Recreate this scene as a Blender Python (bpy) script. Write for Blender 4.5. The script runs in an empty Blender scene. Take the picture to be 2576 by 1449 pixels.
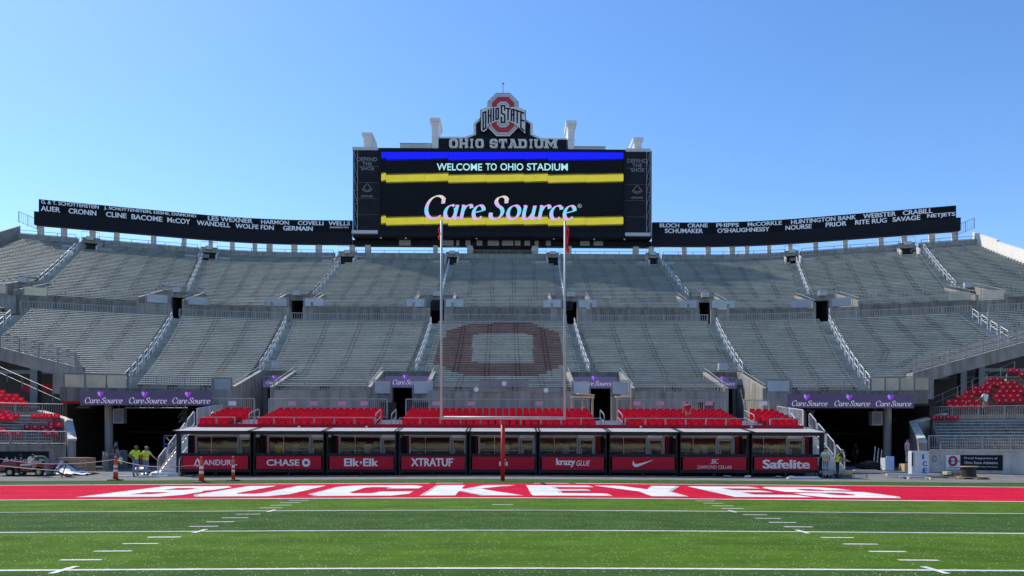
import bpy, bmesh, math, random
from mathutils import Vector, Matrix
random.seed(7)
rad = math.radians
SC = bpy.context.scene
COL = SC.collection

# ------------------------------------------------------------------ camera
# pixel measures below are taken on the photograph at 2576 px width
F, TH, HC, YH, ROLL = 1852.0, math.atan(23 / 1852.0), 1.726, 1119.0, 0.0023
cam = bpy.data.cameras.new('camera')
cam.sensor_width = 36.0
cam.lens = 36.0 * F / 2576.0
cam.shift_y = (YH - 724.5) / 2576.0
cam.clip_end = 3000
co = bpy.data.objects.new('camera', cam)
COL.objects.link(co)
co.location = (0, 0, HC)
co.rotation_mode = 'QUATERNION'
fw = Vector((math.sin(TH), math.cos(TH), 0))
rt = Vector((math.cos(TH), -math.sin(TH), ROLL)).normalized()
up = rt.cross(fw).normalized()
co.rotation_quaternion = Matrix((rt, up, -fw)).transposed().to_quaternion()
SC.camera = co

# ------------------------------------------------------------------ light
SUN_AZ, SUN_EL = rad(-47), rad(48)          # azimuth measured from +Y towards +X
to_sun = Vector((math.sin(SUN_AZ) * math.cos(SUN_EL), math.cos(SUN_AZ) * math.cos(SUN_EL), math.sin(SUN_EL)))
W = bpy.data.worlds.new('World')
SC.world = W
W.use_nodes = True
nt = W.node_tree
nt.nodes.clear()
sky = nt.nodes.new('ShaderNodeTexSky')
sky.sky_type = 'NISHITA'
sky.sun_disc = False
sky.sun_elevation = SUN_EL
sky.sun_rotation = SUN_AZ
sky.altitude = 200
sky.air_density = 1.0
sky.dust_density = 0.25
sky.ozone_density = 3.5
bg = nt.nodes.new('ShaderNodeBackground')
bg.inputs['Strength'].default_value = 0.15
wo = nt.nodes.new('ShaderNodeOutputWorld')
hs = nt.nodes.new('ShaderNodeHueSaturation')
hs.inputs['Saturation'].default_value = 1.18
hs.inputs['Hue'].default_value = 0.504
nt.links.new(sky.outputs[0], hs.inputs['Color'])
nt.links.new(hs.outputs[0], bg.inputs[0])
nt.links.new(bg.outputs[0], wo.inputs[0])
sl = bpy.data.lights.new('sun', 'SUN')
sl.energy = 3.7
sl.angle = rad(0.53)
sl.color = (1.0, 0.94, 0.85)
so = bpy.data.objects.new('sun', sl)
COL.objects.link(so)
so.location = (-60, 60, 90)
so.rotation_mode = 'QUATERNION'
so.rotation_quaternion = to_sun.to_track_quat('Z', 'Y')
vs = SC.view_settings
vs.view_transform = 'Standard'
vs.look = 'None'
vs.exposure = 0.48
vs.gamma = 1.0
vs.use_curve_mapping = False

# ------------------------------------------------------------------ helpers
def kx(X):
    return math.tan(math.atan((X - 1288.0) / F) + TH)

def pt(X, Y, d):
    """world point seen at photograph pixel (X, Y) when it stands d metres away"""
    x = kx(X) * d
    dep = x * math.sin(TH) + d * math.cos(TH)
    return Vector((x, d, HC - (Y - ROLL * (X - 1288) - YH) * dep / F))

def proj(x, y, z):
    dep = x * math.sin(TH) + y * math.cos(TH)
    u = (x * math.cos(TH) - y * math.sin(TH)) / dep * F + 1288
    v = YH - (z - HC) / dep * F + ROLL * (u - 1288)
    return u, v

def gz(x, y=0):
    """ground level: crowned field, aprons that ramp gently up into the tunnels"""
    a = min(abs(x), 24.0)
    z = -0.007 * (math.sqrt(a * a + 9) - 3)
    f = max(0.0, min(1.0, (abs(x) - 19.5) / 2.5)); f = f * f * (3 - 2 * f)
    return z + f * 0.35 * max(0.0, min(1.0, (y - 42.5) / 7.5))

class MB:
    def __init__(s):
        s.v = []; s.f = []; s.m = []
    def add(s, vs_, fs, m=0):
        o = len(s.v)
        s.v += [tuple(p) for p in vs_]
        for f in fs:
            s.f.append([i + o for i in f]); s.m.append(m)
    def quad(s, a, b, c, d, m=0):
        s.add([a, b, c, d], [(0, 1, 2, 3)], m)
    def hexa(s, p, m=0):
        s.add(p, [(0, 3, 2, 1), (4, 5, 6, 7), (0, 1, 5, 4), (1, 2, 6, 5), (2, 3, 7, 6), (3, 0, 4, 7)], m)
    def box(s, c, d, rz=0.0, m=0):
        x, y, z = d[0] / 2, d[1] / 2, d[2] / 2
        cs, sn = math.cos(rz), math.sin(rz)
        s.hexa([(c[0] + a * cs - b * sn, c[1] + a * sn + b * cs, c[2] + e) for a, b, e in
                [(-x, -y, -z), (x, -y, -z), (x, y, -z), (-x, y, -z), (-x, -y, z), (x, -y, z), (x, y, z), (-x, y, z)]], m)
    def b2(s, x0, x1, y0, y1, z0, z1, m=0):
        s.box(((x0 + x1) / 2, (y0 + y1) / 2, (z0 + z1) / 2), (abs(x1 - x0), abs(y1 - y0), abs(z1 - z0)), 0, m)
    def tube(s, pts, r, n=6, m=0, cap=True):
        pts = [Vector(p) for p in pts]
        if not hasattr(r, '__len__'): r = [r] * len(pts)
        rings = []
        for i, p in enumerate(pts):
            a = pts[max(i - 1, 0)]; b = pts[min(i + 1, len(pts) - 1)]
            t = (b - a).normalized()
            u = t.cross(Vector((0, 0, 1)))
            if u.length < 1e-3: u = Vector((1, 0, 0))
            u.normalize(); w = u.cross(t)
            rings.append([p + (u * math.cos(2 * math.pi * j / n) + w * math.sin(2 * math.pi * j / n)) * r[i] for j in range(n)])
        vs_ = [q for rg in rings for q in rg]
        fs = []
        for i in range(len(pts) - 1):
            for j in range(n):
                k = (j + 1) % n
                fs.append((i * n + j, i * n + k, (i + 1) * n + k, (i + 1) * n + j))
        if cap:
            fs.append(tuple(range(n))[::-1]); fs.append(tuple((len(pts) - 1) * n + j for j in range(n)))
        s.add(vs_, fs, m)
    def lathe(s, c, prof, n=16, m=0):
        vs_ = []; fs = []
        for r, z in prof:
            vs_ += [(c[0] + r * math.cos(2 * math.pi * j / n), c[1] + r * math.sin(2 * math.pi * j / n), c[2] + z) for j in range(n)]
        for i in range(len(prof) - 1):
            for j in range(n):
                k = (j + 1) % n
                fs.append((i * n + j, i * n + k, (i + 1) * n + k, (i + 1) * n + j))
        fs.append(tuple(range(n))[::-1]); fs.append(tuple((len(prof) - 1) * n + j for j in range(n)))
        s.add(vs_, fs, m)
    def ball(s, c, r, n=10, m=0):
        rx, ry, rz = r if hasattr(r, '__len__') else (r, r, r)
        h = n // 2
        vs_ = [(c[0], c[1], c[2] - rz)]; fs = []
        for i in range(1, h):
            a = math.pi * i / h - math.pi / 2
            vs_ += [(c[0] + rx * math.cos(a) * math.cos(2 * math.pi * j / n), c[1] + ry * math.cos(a) * math.sin(2 * math.pi * j / n), c[2] + rz * math.sin(a)) for j in range(n)]
        vs_.append((c[0], c[1], c[2] + rz))
        for j in range(n):
            k = (j + 1) % n
            fs.append((0, 1 + k, 1 + j))
            for i in range(h - 2):
                fs.append((1 + i * n + j, 1 + i * n + k, 1 + (i + 1) * n + k, 1 + (i + 1) * n + j))
            fs.append((1 + (h - 2) * n + j, 1 + (h - 2) * n + k, len(vs_) - 1))
        s.add(vs_, fs, m)
    def prism(s, poly, fn, d0, d1, m=0):
        """2-D outline mapped by fn(u, v, depth), with thickness"""
        n = len(poly)
        vs_ = [fn(u, v, d0) for u, v in poly] + [fn(u, v, d1) for u, v in poly]
        fs = [tuple(range(n)), tuple(range(2 * n - 1, n - 1, -1))]
        fs += [(i, i + n, (i + 1) % n + n, (i + 1) % n) for i in range(n)]
        s.add(vs_, fs, m)
    def build(s, name, mats, parent=None, smooth=False):
        me = bpy.data.meshes.new(name)
        me.from_pydata(s.v, [], s.f)
        if not isinstance(mats, (list, tuple)): mats = [mats]
        for a in mats: me.materials.append(a)
        if len(mats) > 1: me.polygons.foreach_set('material_index', s.m)
        if smooth: me.polygons.foreach_set('use_smooth', [True] * len(me.polygons))
        me.validate(); me.update()
        bm = bmesh.new(); bm.from_mesh(me)
        bmesh.ops.recalc_face_normals(bm, faces=bm.faces)
        bm.to_mesh(me); bm.free()
        o = bpy.data.objects.new(name, me)
        COL.objects.link(o)
        if parent is not None:
            o.parent = parent
            o.location = -wloc(parent)
        return o

def wloc(o):
    l = Vector((0, 0, 0))
    while o is not None:
        l = l + o.location; o = o.parent
    return l

def tag(o, label, cat, group=None, kind=None):
    o['label'] = label; o['category'] = cat
    if group: o['group'] = group
    if kind: o['kind'] = kind
    return o

def struct(o):
    o['kind'] = 'structure'
    return o

def thing(name, label, cat, loc=(0, 0, 0), group=None):
    o = bpy.data.objects.new(name, None)
    o.empty_display_size = 0.2
    COL.objects.link(o)
    o.location = loc
    return tag(o, label, cat, group)

def dup(root, loc, rz=0.0, label=None):
    r = root.copy(); COL.objects.link(r); r.location = loc; r.rotation_euler = (0, 0, rz)
    if label: r['label'] = label
    for ch in root.children:
        c = ch.copy(); COL.objects.link(c); c.parent = r
        for g in ch.children:
            e = g.copy(); COL.objects.link(e); e.parent = c
    return r

NUM = ['first', 'second', 'third', 'fourth', 'fifth', 'sixth', 'seventh', 'eighth', 'ninth', 'tenth', 'eleventh', 'twelfth',
       'thirteenth', 'fourteenth', 'fifteenth', 'sixteenth', 'seventeenth', 'eighteenth', 'nineteenth', 'twentieth'] + \
      ['twenty-' + a for a in ('first', 'second', 'third', 'fourth', 'fifth', 'sixth', 'seventh', 'eighth', 'ninth')]

# ------------------------------------------------------------------ materials
def mat(name, col, rough=0.6, var=0.12, scale=3.0, metal=0.0, bump=0.0, bscale=40.0, emit=None, estr=1.0, dirt=0.0, spec=0.5, coat=0.0):
    m = bpy.data.materials.new(name); m.use_nodes = True
    t = m.node_tree; N = t.nodes; L = t.links
    b = N['Principled BSDF']
    b.inputs['Roughness'].default_value = rough
    b.inputs['Metallic'].default_value = metal
    b.inputs['Specular IOR Level'].default_value = spec
    b.inputs['Coat Weight'].default_value = coat
    tc = N.new('ShaderNodeTexCoord')
    def noise(sc, det=5):
        n = N.new('ShaderNodeTexNoise'); n.inputs['Scale'].default_value = sc; n.inputs['Detail'].default_value = det
        L.new(tc.outputs['Object'], n.inputs['Vector']); return n
    if var > 0:
        n = noise(scale)
        r = N.new('ShaderNodeValToRGB')
        r.color_ramp.elements[0].position = 0.3; r.color_ramp.elements[1].position = 0.7
        r.color_ramp.elements[0].color = tuple(c * (1 - var) for c in col) + (1,)
        r.color_ramp.elements[1].color = tuple(min(c * (1 + var), 1) for c in col) + (1,)
        L.new(n.outputs['Fac'], r.inputs['Fac'])
        out = r.outputs['Color']
        if dirt > 0:                                   # run-off streaks and blotches
            mp = N.new('ShaderNodeMapping'); mp.inputs['Scale'].default_value = (2.2, 2.2, 0.25)
            L.new(tc.outputs['Object'], mp.inputs['Vector'])
            n2 = N.new('ShaderNodeTexNoise'); n2.inputs['Scale'].default_value = 1.3; n2.inputs['Detail'].default_value = 8
            L.new(mp.outputs[0], n2.inputs['Vector'])
            r2 = N.new('ShaderNodeValToRGB'); r2.color_ramp.elements[0].position = 0.42; r2.color_ramp.elements[1].position = 0.66
            r2.color_ramp.elements[0].color = (1, 1, 1, 1); r2.color_ramp.elements[1].color = (1 - dirt, 1 - dirt * 1.05, 1 - dirt * 1.15, 1)
            L.new(n2.outputs['Fac'], r2.inputs['Fac'])
            mx = N.new('ShaderNodeMix'); mx.data_type = 'RGBA'; mx.blend_type = 'MULTIPLY'; mx.inputs['Factor'].default_value = 1.0
            L.new(out, mx.inputs['A']); L.new(r2.outputs['Color'], mx.inputs['B'])
            out = mx.outputs['Result']
        L.new(out, b.inputs['Base Color'])
    else:
        b.inputs['Base Color'].default_value = tuple(col) + (1,)
    if bump > 0:
        n3 = noise(bscale, 6)
        bp = N.new('ShaderNodeBump'); bp.inputs['Strength'].default_value = bump; bp.inputs['Distance'].default_value = 0.02
        L.new(n3.outputs['Fac'], bp.inputs['Height']); L.new(bp.outputs[0], b.inputs['Normal'])
    if emit:
        b.inputs['Emission Color'].default_value = tuple(emit) + (1,); b.inputs['Emission Strength'].default_value = estr
    return m

def turf_mat(name, c1, c2, specks=True, speck_col=(0.75, 0.72, 0.55)):
    m = mat(name, c1, 1.0, 0.0, spec=0.06)
    t = m.node_tree; N = t.nodes; L = t.links; b = N['Principled BSDF']
    tc = N.new('ShaderNodeTexCoord')
    def nz(sc, det=4, ro=0.6):
        n = N.new('ShaderNodeTexNoise'); n.inputs['Scale'].default_value = sc; n.inputs['Detail'].default_value = det; n.inputs['Roughness'].default_value = ro
        L.new(tc.outputs['Object'], n.inputs['Vector']); return n
    a, f = nz(0.9, 6), nz(34, 4, 0.7)
    mth = N.new('ShaderNodeMath'); mth.operation = 'MULTIPLY_ADD'; mth.inputs[1].default_value = 0.45
    L.new(a.outputs['Fac'], mth.inputs[0])
    m2 = N.new('ShaderNodeMath'); m2.operation = 'MULTIPLY'; m2.inputs[1].default_value = 0.55
    L.new(f.outputs['Fac'], m2.inputs[0]); L.new(m2.outputs[0], mth.inputs[2])
    r = N.new('ShaderNodeValToRGB'); r.color_ramp.elements[0].position = 0.33; r.color_ramp.elements[1].position = 0.67
    r.color_ramp.elements[0].color = tuple(c1) + (1,); r.color_ramp.elements[1].color = tuple(c2) + (1,)
    L.new(mth.outputs[0], r.inputs['Fac'])
    out = r.outputs['Color']
    if specks:
        v = N.new('ShaderNodeTexVoronoi'); v.inputs['Scale'].default_value = 17.0
        L.new(tc.outputs['Object'], v.inputs['Vector'])
        lt = N.new('ShaderNodeMath'); lt.operation = 'LESS_THAN'; lt.inputs[1].default_value = 0.15
        L.new(v.outputs['Distance'], lt.inputs[0])
        pn = nz(2.2, 5)
        g = N.new('ShaderNodeMath'); g.operation = 'GREATER_THAN'; g.inputs[1].default_value = 0.47
        L.new(pn.outputs['Fac'], g.inputs[0])
        mm = N.new('ShaderNodeMath'); mm.operation = 'MULTIPLY'
        L.new(lt.outputs[0], mm.inputs[0]); L.new(g.outputs[0], mm.inputs[1])
        mx = N.new('ShaderNodeMix'); mx.data_type = 'RGBA'
        L.new(mm.outputs[0], mx.inputs['Factor']); L.new(out, mx.inputs['A']); mx.inputs['B'].default_value = tuple(speck_col) + (1,)
        out = mx.outputs['Result']
    mp = N.new('ShaderNodeMapping'); mp.inputs['Scale'].default_value = (0.16, 1.1, 1.0)
    L.new(tc.outputs['Object'], mp.inputs['Vector'])
    wn = N.new('ShaderNodeTexNoise'); wn.inputs['Scale'].default_value = 1.2; wn.inputs['Detail'].default_value = 9; wn.inputs['Roughness'].default_value = 0.68
    L.new(mp.outputs[0], wn.inputs['Vector'])
    wr = N.new('ShaderNodeValToRGB'); wr.color_ramp.elements[0].position = 0.36; wr.color_ramp.elements[1].position = 0.66
    wr.color_ramp.elements[0].color = (0.80, 0.80, 0.82, 1); wr.color_ramp.elements[1].color = (1.14, 1.12, 1.05, 1)
    L.new(wn.outputs['Fac'], wr.inputs['Fac'])
    wm = N.new('ShaderNodeMix'); wm.data_type = 'RGBA'; wm.blend_type = 'MULTIPLY'; wm.inputs['Factor'].default_value = 1.0
    L.new(out, wm.inputs['A']); L.new(wr.outputs['Color'], wm.inputs['B'])
    L.new(wm.outputs['Result'], b.inputs['Base Color'])
    bp = N.new('ShaderNodeBump'); bp.inputs['Strength'].default_value = 0.7; bp.inputs['Distance'].default_value = 0.03
    L.new(f.outputs['Fac'], bp.inputs['Height']); L.new(bp.outputs[0], b.inputs['Normal'])
    return m

M = dict(
    turf_light=turf_mat('turf_light', (0.041, 0.095, 0.008), (0.106, 0.198, 0.022)),
    turf_dark=turf_mat('turf_dark', (0.025, 0.064, 0.013), (0.066, 0.134, 0.031)),
    turf_red=turf_mat('turf_red', (0.42, 0.005, 0.028), (0.68, 0.012, 0.054), True, (0.75, 0.25, 0.28)),
    turf_white=turf_mat('turf_white', (0.56, 0.56, 0.55), (0.82, 0.82, 0.81), False),
    turf_grey=turf_mat('turf_grey', (0.42, 0.42, 0.42), (0.52, 0.52, 0.52), False),
    asphalt=mat('asphalt', (0.195, 0.19, 0.18), 0.95, 0.18, 0.7, bump=0.3, bscale=30, dirt=0.2, spec=0.1),
    ground=mat('ground', (0.2, 0.2, 0.19), 0.9, 0.15, 0.4),
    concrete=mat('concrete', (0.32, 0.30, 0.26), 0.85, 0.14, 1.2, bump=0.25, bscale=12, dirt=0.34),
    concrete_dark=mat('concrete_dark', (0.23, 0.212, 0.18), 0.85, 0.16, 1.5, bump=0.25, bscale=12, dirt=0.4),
    concrete_pale=mat('concrete_pale', (0.60, 0.56, 0.49), 0.85, 0.10, 1.2, bump=0.2, bscale=12, dirt=0.2),
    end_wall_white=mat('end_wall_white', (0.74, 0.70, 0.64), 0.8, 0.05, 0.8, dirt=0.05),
    terrace=mat('terrace', (0.315, 0.33, 0.305), 0.85, 0.24, 0.35, bump=0.2, bscale=10, dirt=0.3),
    bench=mat('bench', (0.42, 0.44, 0.405), 0.5, 0.12, 0.35, dirt=0.18),
    bench_red=mat('bench_red', (0.205, 0.085, 0.082), 0.6, 0.25, 0.8, dirt=0.15),
    bracket=mat('bracket', (0.02, 0.022, 0.026), 0.8, 0.0),
    steel=mat('steel', (0.31, 0.305, 0.295), 0.45, 0.06, 4, metal=0.2),
    steel_white=mat('steel_white', (0.60, 0.59, 0.58), 0.45, 0.06, 4),
    steel_dark=mat('steel_dark', (0.20, 0.205, 0.215), 0.5, 0.08, 3, metal=0.2),
    glass_panel=mat('glass_panel', (0.42, 0.46, 0.48), 0.35, 0.12, 1.0),
    glass_warm=mat('glass_warm', (0.60, 0.56, 0.42), 0.35, 0.16, 1.2),
    board_black=mat('board_black', (0.007, 0.008, 0.011), 0.6, 0.12, 0.5, spec=0.12),
    board_navy=mat('board_navy', (0.010, 0.012, 0.018), 0.6, 0.15, 0.4, spec=0.15),
    name_grey=mat('name_grey', (0.82, 0.84, 0.87), 0.6, 0.05, 2),
    dim_grey=mat('dim_grey', (0.27, 0.285, 0.31), 0.6, 0.1, 2),
    mesh_dark=mat('mesh_dark', (0.016, 0.018, 0.023), 0.7, 0.25, 0.6, spec=0.15),
    cap_white=mat('cap_white', (0.70, 0.70, 0.69), 0.6, 0.06, 0.8, dirt=0.08),
    cap_grey=mat('cap_grey', (0.50, 0.52, 0.55), 0.6, 0.05, 0.8),
    letter_stone=mat('letter_stone', (0.60, 0.60, 0.58), 0.6, 0.05, 0.8),
    letter_edge=mat('letter_edge', (0.22, 0.20, 0.17), 0.6, 0.05, 0.8),
    logo_red=mat('logo_red', (0.42, 0.022, 0.040), 0.5, 0.05, 0.8),
    logo_white=mat('logo_white', (0.62, 0.62, 0.62), 0.5, 0.03, 0.8),
    logo_grey=mat('logo_grey', (0.36, 0.38, 0.41), 0.5, 0.03, 0.8),
    navy_steel=mat('navy_steel', (0.017, 0.021, 0.028), 0.5, 0.15, 2, spec=0.25),
    sign_red=mat('sign_red', (0.60, 0.014, 0.034), 0.6, 0.06, 1.0, spec=0.2),
    fascia_red=mat('fascia_red', (0.46, 0.010, 0.03), 0.6, 0.08, 1.0, spec=0.2),
    sign_text=mat('sign_text', (0.92, 0.88, 0.84), 0.5, 0.03, 1.0),
    canopy=mat('canopy', (0.86, 0.86, 0.85), 0.6, 0.03, 0.6),
    seat_red=mat('seat_red', (0.58, 0.012, 0.045), 0.4, 0.10, 0.9),
    seat_red_dark=mat('seat_red_dark', (0.30, 0.008, 0.02), 0.5, 0.08, 2.0),
    black=mat('black', (0.012, 0.012, 0.013), 0.6, 0.0),
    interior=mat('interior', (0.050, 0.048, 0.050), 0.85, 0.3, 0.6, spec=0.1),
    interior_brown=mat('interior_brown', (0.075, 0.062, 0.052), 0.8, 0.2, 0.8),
    curtain=mat('curtain', (0.24, 0.012, 0.022), 0.7, 0.2, 3.0),
    post_white=mat('post_white', (0.50, 0.48, 0.465), 0.5, 0.06, 2, dirt=0.1),
    post_red=mat('post_red', (0.52, 0.012, 0.026), 0.55, 0.08, 2, bump=0.1, bscale=8),
    ribbon_red=mat('ribbon_red', (0.75, 0.012, 0.03), 0.6, 0.1, 2),
    cone=mat('cone', (0.80, 0.085, 0.012), 0.5, 0.05, 3),
    cone_white=mat('cone_white', (0.80, 0.80, 0.80), 0.4, 0.03, 3),
    rubber=mat('rubber', (0.016, 0.016, 0.017), 0.8, 0.1, 5),
    cart_red=mat('cart_red', (0.20, 0.006, 0.018), 0.25, 0.06, 2, coat=0.6),
    cream=mat('cream', (0.72, 0.69, 0.60), 0.55, 0.05, 2),
    rim=mat('rim', (0.5, 0.42, 0.3), 0.35, 0.05, 3, metal=0.6),
    cardboard=mat('cardboard', (0.40, 0.25, 0.135), 0.85, 0.08, 2),
    tarp=mat('tarp', (0.52, 0.53, 0.58), 0.5, 0.1, 2),
    wood=mat('wood', (0.52, 0.36, 0.19), 0.75, 0.2, 3),
    wood_pale=mat('wood_pale', (0.68, 0.55, 0.33), 0.75, 0.15, 3),
    ice_white=mat('ice_white', (0.62, 0.63, 0.66), 0.35, 0.05, 2),
    ice_blue=mat('ice_blue', (0.008, 0.10, 0.45), 0.4, 0.0),
    fridge=mat('fridge', (0.38, 0.55, 0.82), 0.35, 0.04, 2),
    pink=mat('pink', (0.66, 0.33, 0.42), 0.7, 0.06, 2),
    lift_blue=mat('lift_blue', (0.012, 0.10, 0.36), 0.45, 0.05, 2),
    lilac_cloth=mat('lilac_cloth', (0.27, 0.245, 0.245), 0.8, 0.15, 1.5),
    box_grey=mat('box_grey', (0.50, 0.50, 0.50), 0.5, 0.06, 2, dirt=0.1),
    yellow=mat('yellow', (0.72, 0.45, 0.03), 0.5, 0.05, 2),
    plastic_white=mat('plastic_white', (0.8, 0.8, 0.8), 0.4, 0.05, 2),
    skin=mat('skin', (0.50, 0.29, 0.20), 0.55, 0.05, 8),
    skin_dark=mat('skin_dark', (0.22, 0.115, 0.075), 0.55, 0.05, 8),
    hair=mat('hair', (0.025, 0.018, 0.014), 0.7, 0.2, 20),
    eye=mat('eye', (0.02, 0.018, 0.016), 0.2, 0.0),
    hivis=mat('hivis', (0.62, 0.86, 0.03), 0.7, 0.08, 6),
    hivis_orange=mat('hivis_orange', (0.85, 0.22, 0.08), 0.7, 0.05, 6),
    jeans=mat('jeans', (0.16, 0.22, 0.32), 0.85, 0.15, 9),
    cloth_black=mat('cloth_black', (0.02, 0.021, 0.025), 0.85, 0.2, 6),
    cloth_navy=mat('cloth_navy', (0.025, 0.032, 0.055), 0.85, 0.2, 6),
    cloth_green=mat('cloth_green', (0.012, 0.10, 0.055), 0.85, 0.12, 6),
    cloth_khaki=mat('cloth_khaki', (0.30, 0.25, 0.17), 0.85, 0.12, 6),
    cloth_white=mat('cloth_white', (0.80, 0.80, 0.82), 0.85, 0.04, 6),
    cloth_grey=mat('cloth_grey', (0.20, 0.20, 0.19), 0.85, 0.12, 6),
    cloth_blue=mat('cloth_blue', (0.015, 0.07, 0.42), 0.85, 0.12, 6),
    cloth_red=mat('cloth_red', (0.60, 0.012, 0.02), 0.85, 0.12, 6),
    cloth_yellow=mat('cloth_yellow', (0.80, 0.50, 0.02), 0.85, 0.1, 6),
    cap_brown=mat('cap_brown', (0.10, 0.05, 0.04), 0.8, 0.1, 6),
    purple_board=mat('purple_board', (0.045, 0.035, 0.085), 0.5, 0.03, 1.0, emit=(0.060, 0.048, 0.120), estr=0.3),
    purple_screen=mat('purple_screen', (0.04, 0.03, 0.08), 0.4, 0.0, emit=(0.085, 0.075, 0.19), estr=0.55),
    led_white=mat('led_white', (0.5, 0.48, 0.55), 0.5, 0.0, emit=(0.55, 0.48, 0.68), estr=0.4),
    led_lilac=mat('led_lilac', (0.3, 0.15, 0.5), 0.5, 0.0, emit=(0.44, 0.20, 0.78), estr=0.45),
    led_violet=mat('led_violet', (0.15, 0.02, 0.3), 0.5, 0.0, emit=(0.22, 0.03, 0.52), estr=0.5),
    led_off=mat('led_off', (0.007, 0.0075, 0.009), 0.6, 0.15, 0.3, spec=0.15),
    led_blue=mat('led_blue', (0.0, 0.0, 0.02), 0.5, 0.0, emit=(0.0, 0.002, 1.0), estr=0.72),
    led_cyan=mat('led_cyan', (0.02, 0.02, 0.02), 0.5, 0.0, emit=(0.42, 0.82, 0.92), estr=0.70),
    light_lens=mat('light_lens', (0.8, 0.8, 0.8), 0.3, 0.0),
)

def led_yellow():
    m = mat('led_yellow', (0.02, 0.02, 0.005), 0.5, 0.0)
    t = m.node_tree; N = t.nodes; L = t.links; b = N['Principled BSDF']
    tc = N.new('ShaderNodeTexCoord')
    v = N.new('ShaderNodeTexNoise'); v.inputs['Scale'].default_value = 0.8
    L.new(tc.outputs['Object'], v.inputs['Vector'])
    r = N.new('ShaderNodeValToRGB')
    r.color_ramp.elements[0].color = (0.46, 0.43, 0.015, 1); r.color_ramp.elements[1].color = (0.66, 0.60, 0.03, 1)
    L.new(v.outputs['Fac'], r.inputs['Fac']); L.new(r.outputs['Color'], b.inputs['Emission Color'])
    b.inputs['Emission Strength'].default_value = 0.66
    return m
M['led_yellow'] = led_yellow()

def led_irid():
    """screen letters: pale pink, cyan and lilac bands as shown on the LED wall"""
    m = mat('led_iridescent', (0.02, 0.02, 0.02), 0.5, 0.0)
    t = m.node_tree; N = t.nodes; L = t.links; b = N['Principled BSDF']
    tc = N.new('ShaderNodeTexCoord')
    sp = N.new('ShaderNodeSeparateXYZ'); L.new(tc.outputs['Generated'], sp.inputs[0])
    r = N.new('ShaderNodeValToRGB')
    el = r.color_ramp.elements
    el[0].position = 0.0; el[0].color = (0.62, 0.42, 0.92, 1)
    el[1].position = 1.0; el[1].color = (0.72, 0.62, 0.80, 1)
    for p_, c in ((0.18, (0.60, 0.42, 0.90, 1)), (0.36, (0.10, 0.72, 0.86, 1)), (0.46, (0.22, 0.66, 0.86, 1)), (0.56, (0.62, 0.40, 0.86, 1)), (0.8, (0.72, 0.56, 0.74, 1)), (0.9, (0.68, 0.70, 0.40, 1))):
        e = el.new(p_); e.color = c
    L.new(sp.outputs['Z'], r.inputs['Fac']); L.new(r.outputs['Color'], b.inputs['Emission Color'])
    b.inputs['Emission Strength'].default_value = 0.74
    return m
M['led_irid'] = led_irid()

def pane_mat():
    m = bpy.data.materials.new('window_glass'); m.use_nodes = True
    t = m.node_tree; N = t.nodes; L = t.links; N.clear()
    o = N.new('ShaderNodeOutputMaterial'); mx = N.new('ShaderNodeMixShader'); tr = N.new('ShaderNodeBsdfTransparent'); gl = N.new('ShaderNodeBsdfGlossy')
    tr.inputs[0].default_value = (0.62, 0.62, 0.58, 1); gl.inputs['Roughness'].default_value = 0.03; gl.inputs['Color'].default_value = (0.72, 0.74, 0.76, 1)
    tc = N.new('ShaderNodeTexCoord'); nz = N.new('ShaderNodeTexNoise'); nz.inputs['Scale'].default_value = 1.3
    L.new(tc.outputs['Object'], nz.inputs['Vector'])
    bp = N.new('ShaderNodeBump'); bp.inputs['Strength'].default_value = 0.05; bp.inputs['Distance'].default_value = 0.03
    L.new(nz.outputs['Fac'], bp.inputs['Height']); L.new(bp.outputs[0], gl.inputs['Normal'])
    mx.inputs[0].default_value = 0.042
    L.new(tr.outputs[0], mx.inputs[1]); L.new(gl.outputs[0], mx.inputs[2]); L.new(mx.outputs[0], o.inputs[0])
    return m
M['pane'] = pane_mat()

def weathered(m, amt):
    # every seat or plank has faded a little differently
    t = m.node_tree; N = t.nodes; L = t.links; b = N['Principled BSDF']
    oi = N.new('ShaderNodeObjectInfo'); mr = N.new('ShaderNodeMapRange')
    mr.inputs['To Min'].default_value = 1 - amt; mr.inputs['To Max'].default_value = 1 + amt
    L.new(oi.outputs['Random'], mr.inputs['Value'])
    vm = N.new('ShaderNodeVectorMath'); vm.operation = 'SCALE'
    src = b.inputs['Base Color'].links[0].from_socket
    L.new(src, vm.inputs[0]); L.new(mr.outputs['Result'], vm.inputs['Scale']); L.new(vm.outputs[0], b.inputs['Base Color'])
for k_, w_ in (('bench', .10), ('terrace', .06), ('seat_red', .3), ('seat_red_dark', .25), ('bench_red', .12), ('sign_red', .08), ('glass_panel', .15), ('glass_warm', .2)): weathered(M[k_], w_)
def translucent(m, col, fac):
    # thin moulded plastic lets some of the sun through from behind
    t = m.node_tree; N = t.nodes; L = t.links
    tr = N.new('ShaderNodeBsdfTranslucent'); tr.inputs[0].default_value = tuple(col) + (1,)
    mx = N.new('ShaderNodeMixShader'); mx.inputs[0].default_value = fac
    L.new(N['Principled BSDF'].outputs[0], mx.inputs[1]); L.new(tr.outputs[0], mx.inputs[2]); L.new(mx.outputs[0], N['Material Output'].inputs[0])
translucent(M['seat_red'], (1.0, 0.03, 0.12), 0.55)
translucent(M['glass_warm'], (0.85, 0.78, 0.52), 0.18)
translucent(M['glass_panel'], (0.8, 0.86, 0.9), 0.12)
translucent(M['ribbon_red'], (0.95, 0.02, 0.04), 0.4)
translucent(M['canopy'], (0.98, 0.96, 0.93), 0.7)

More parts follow.
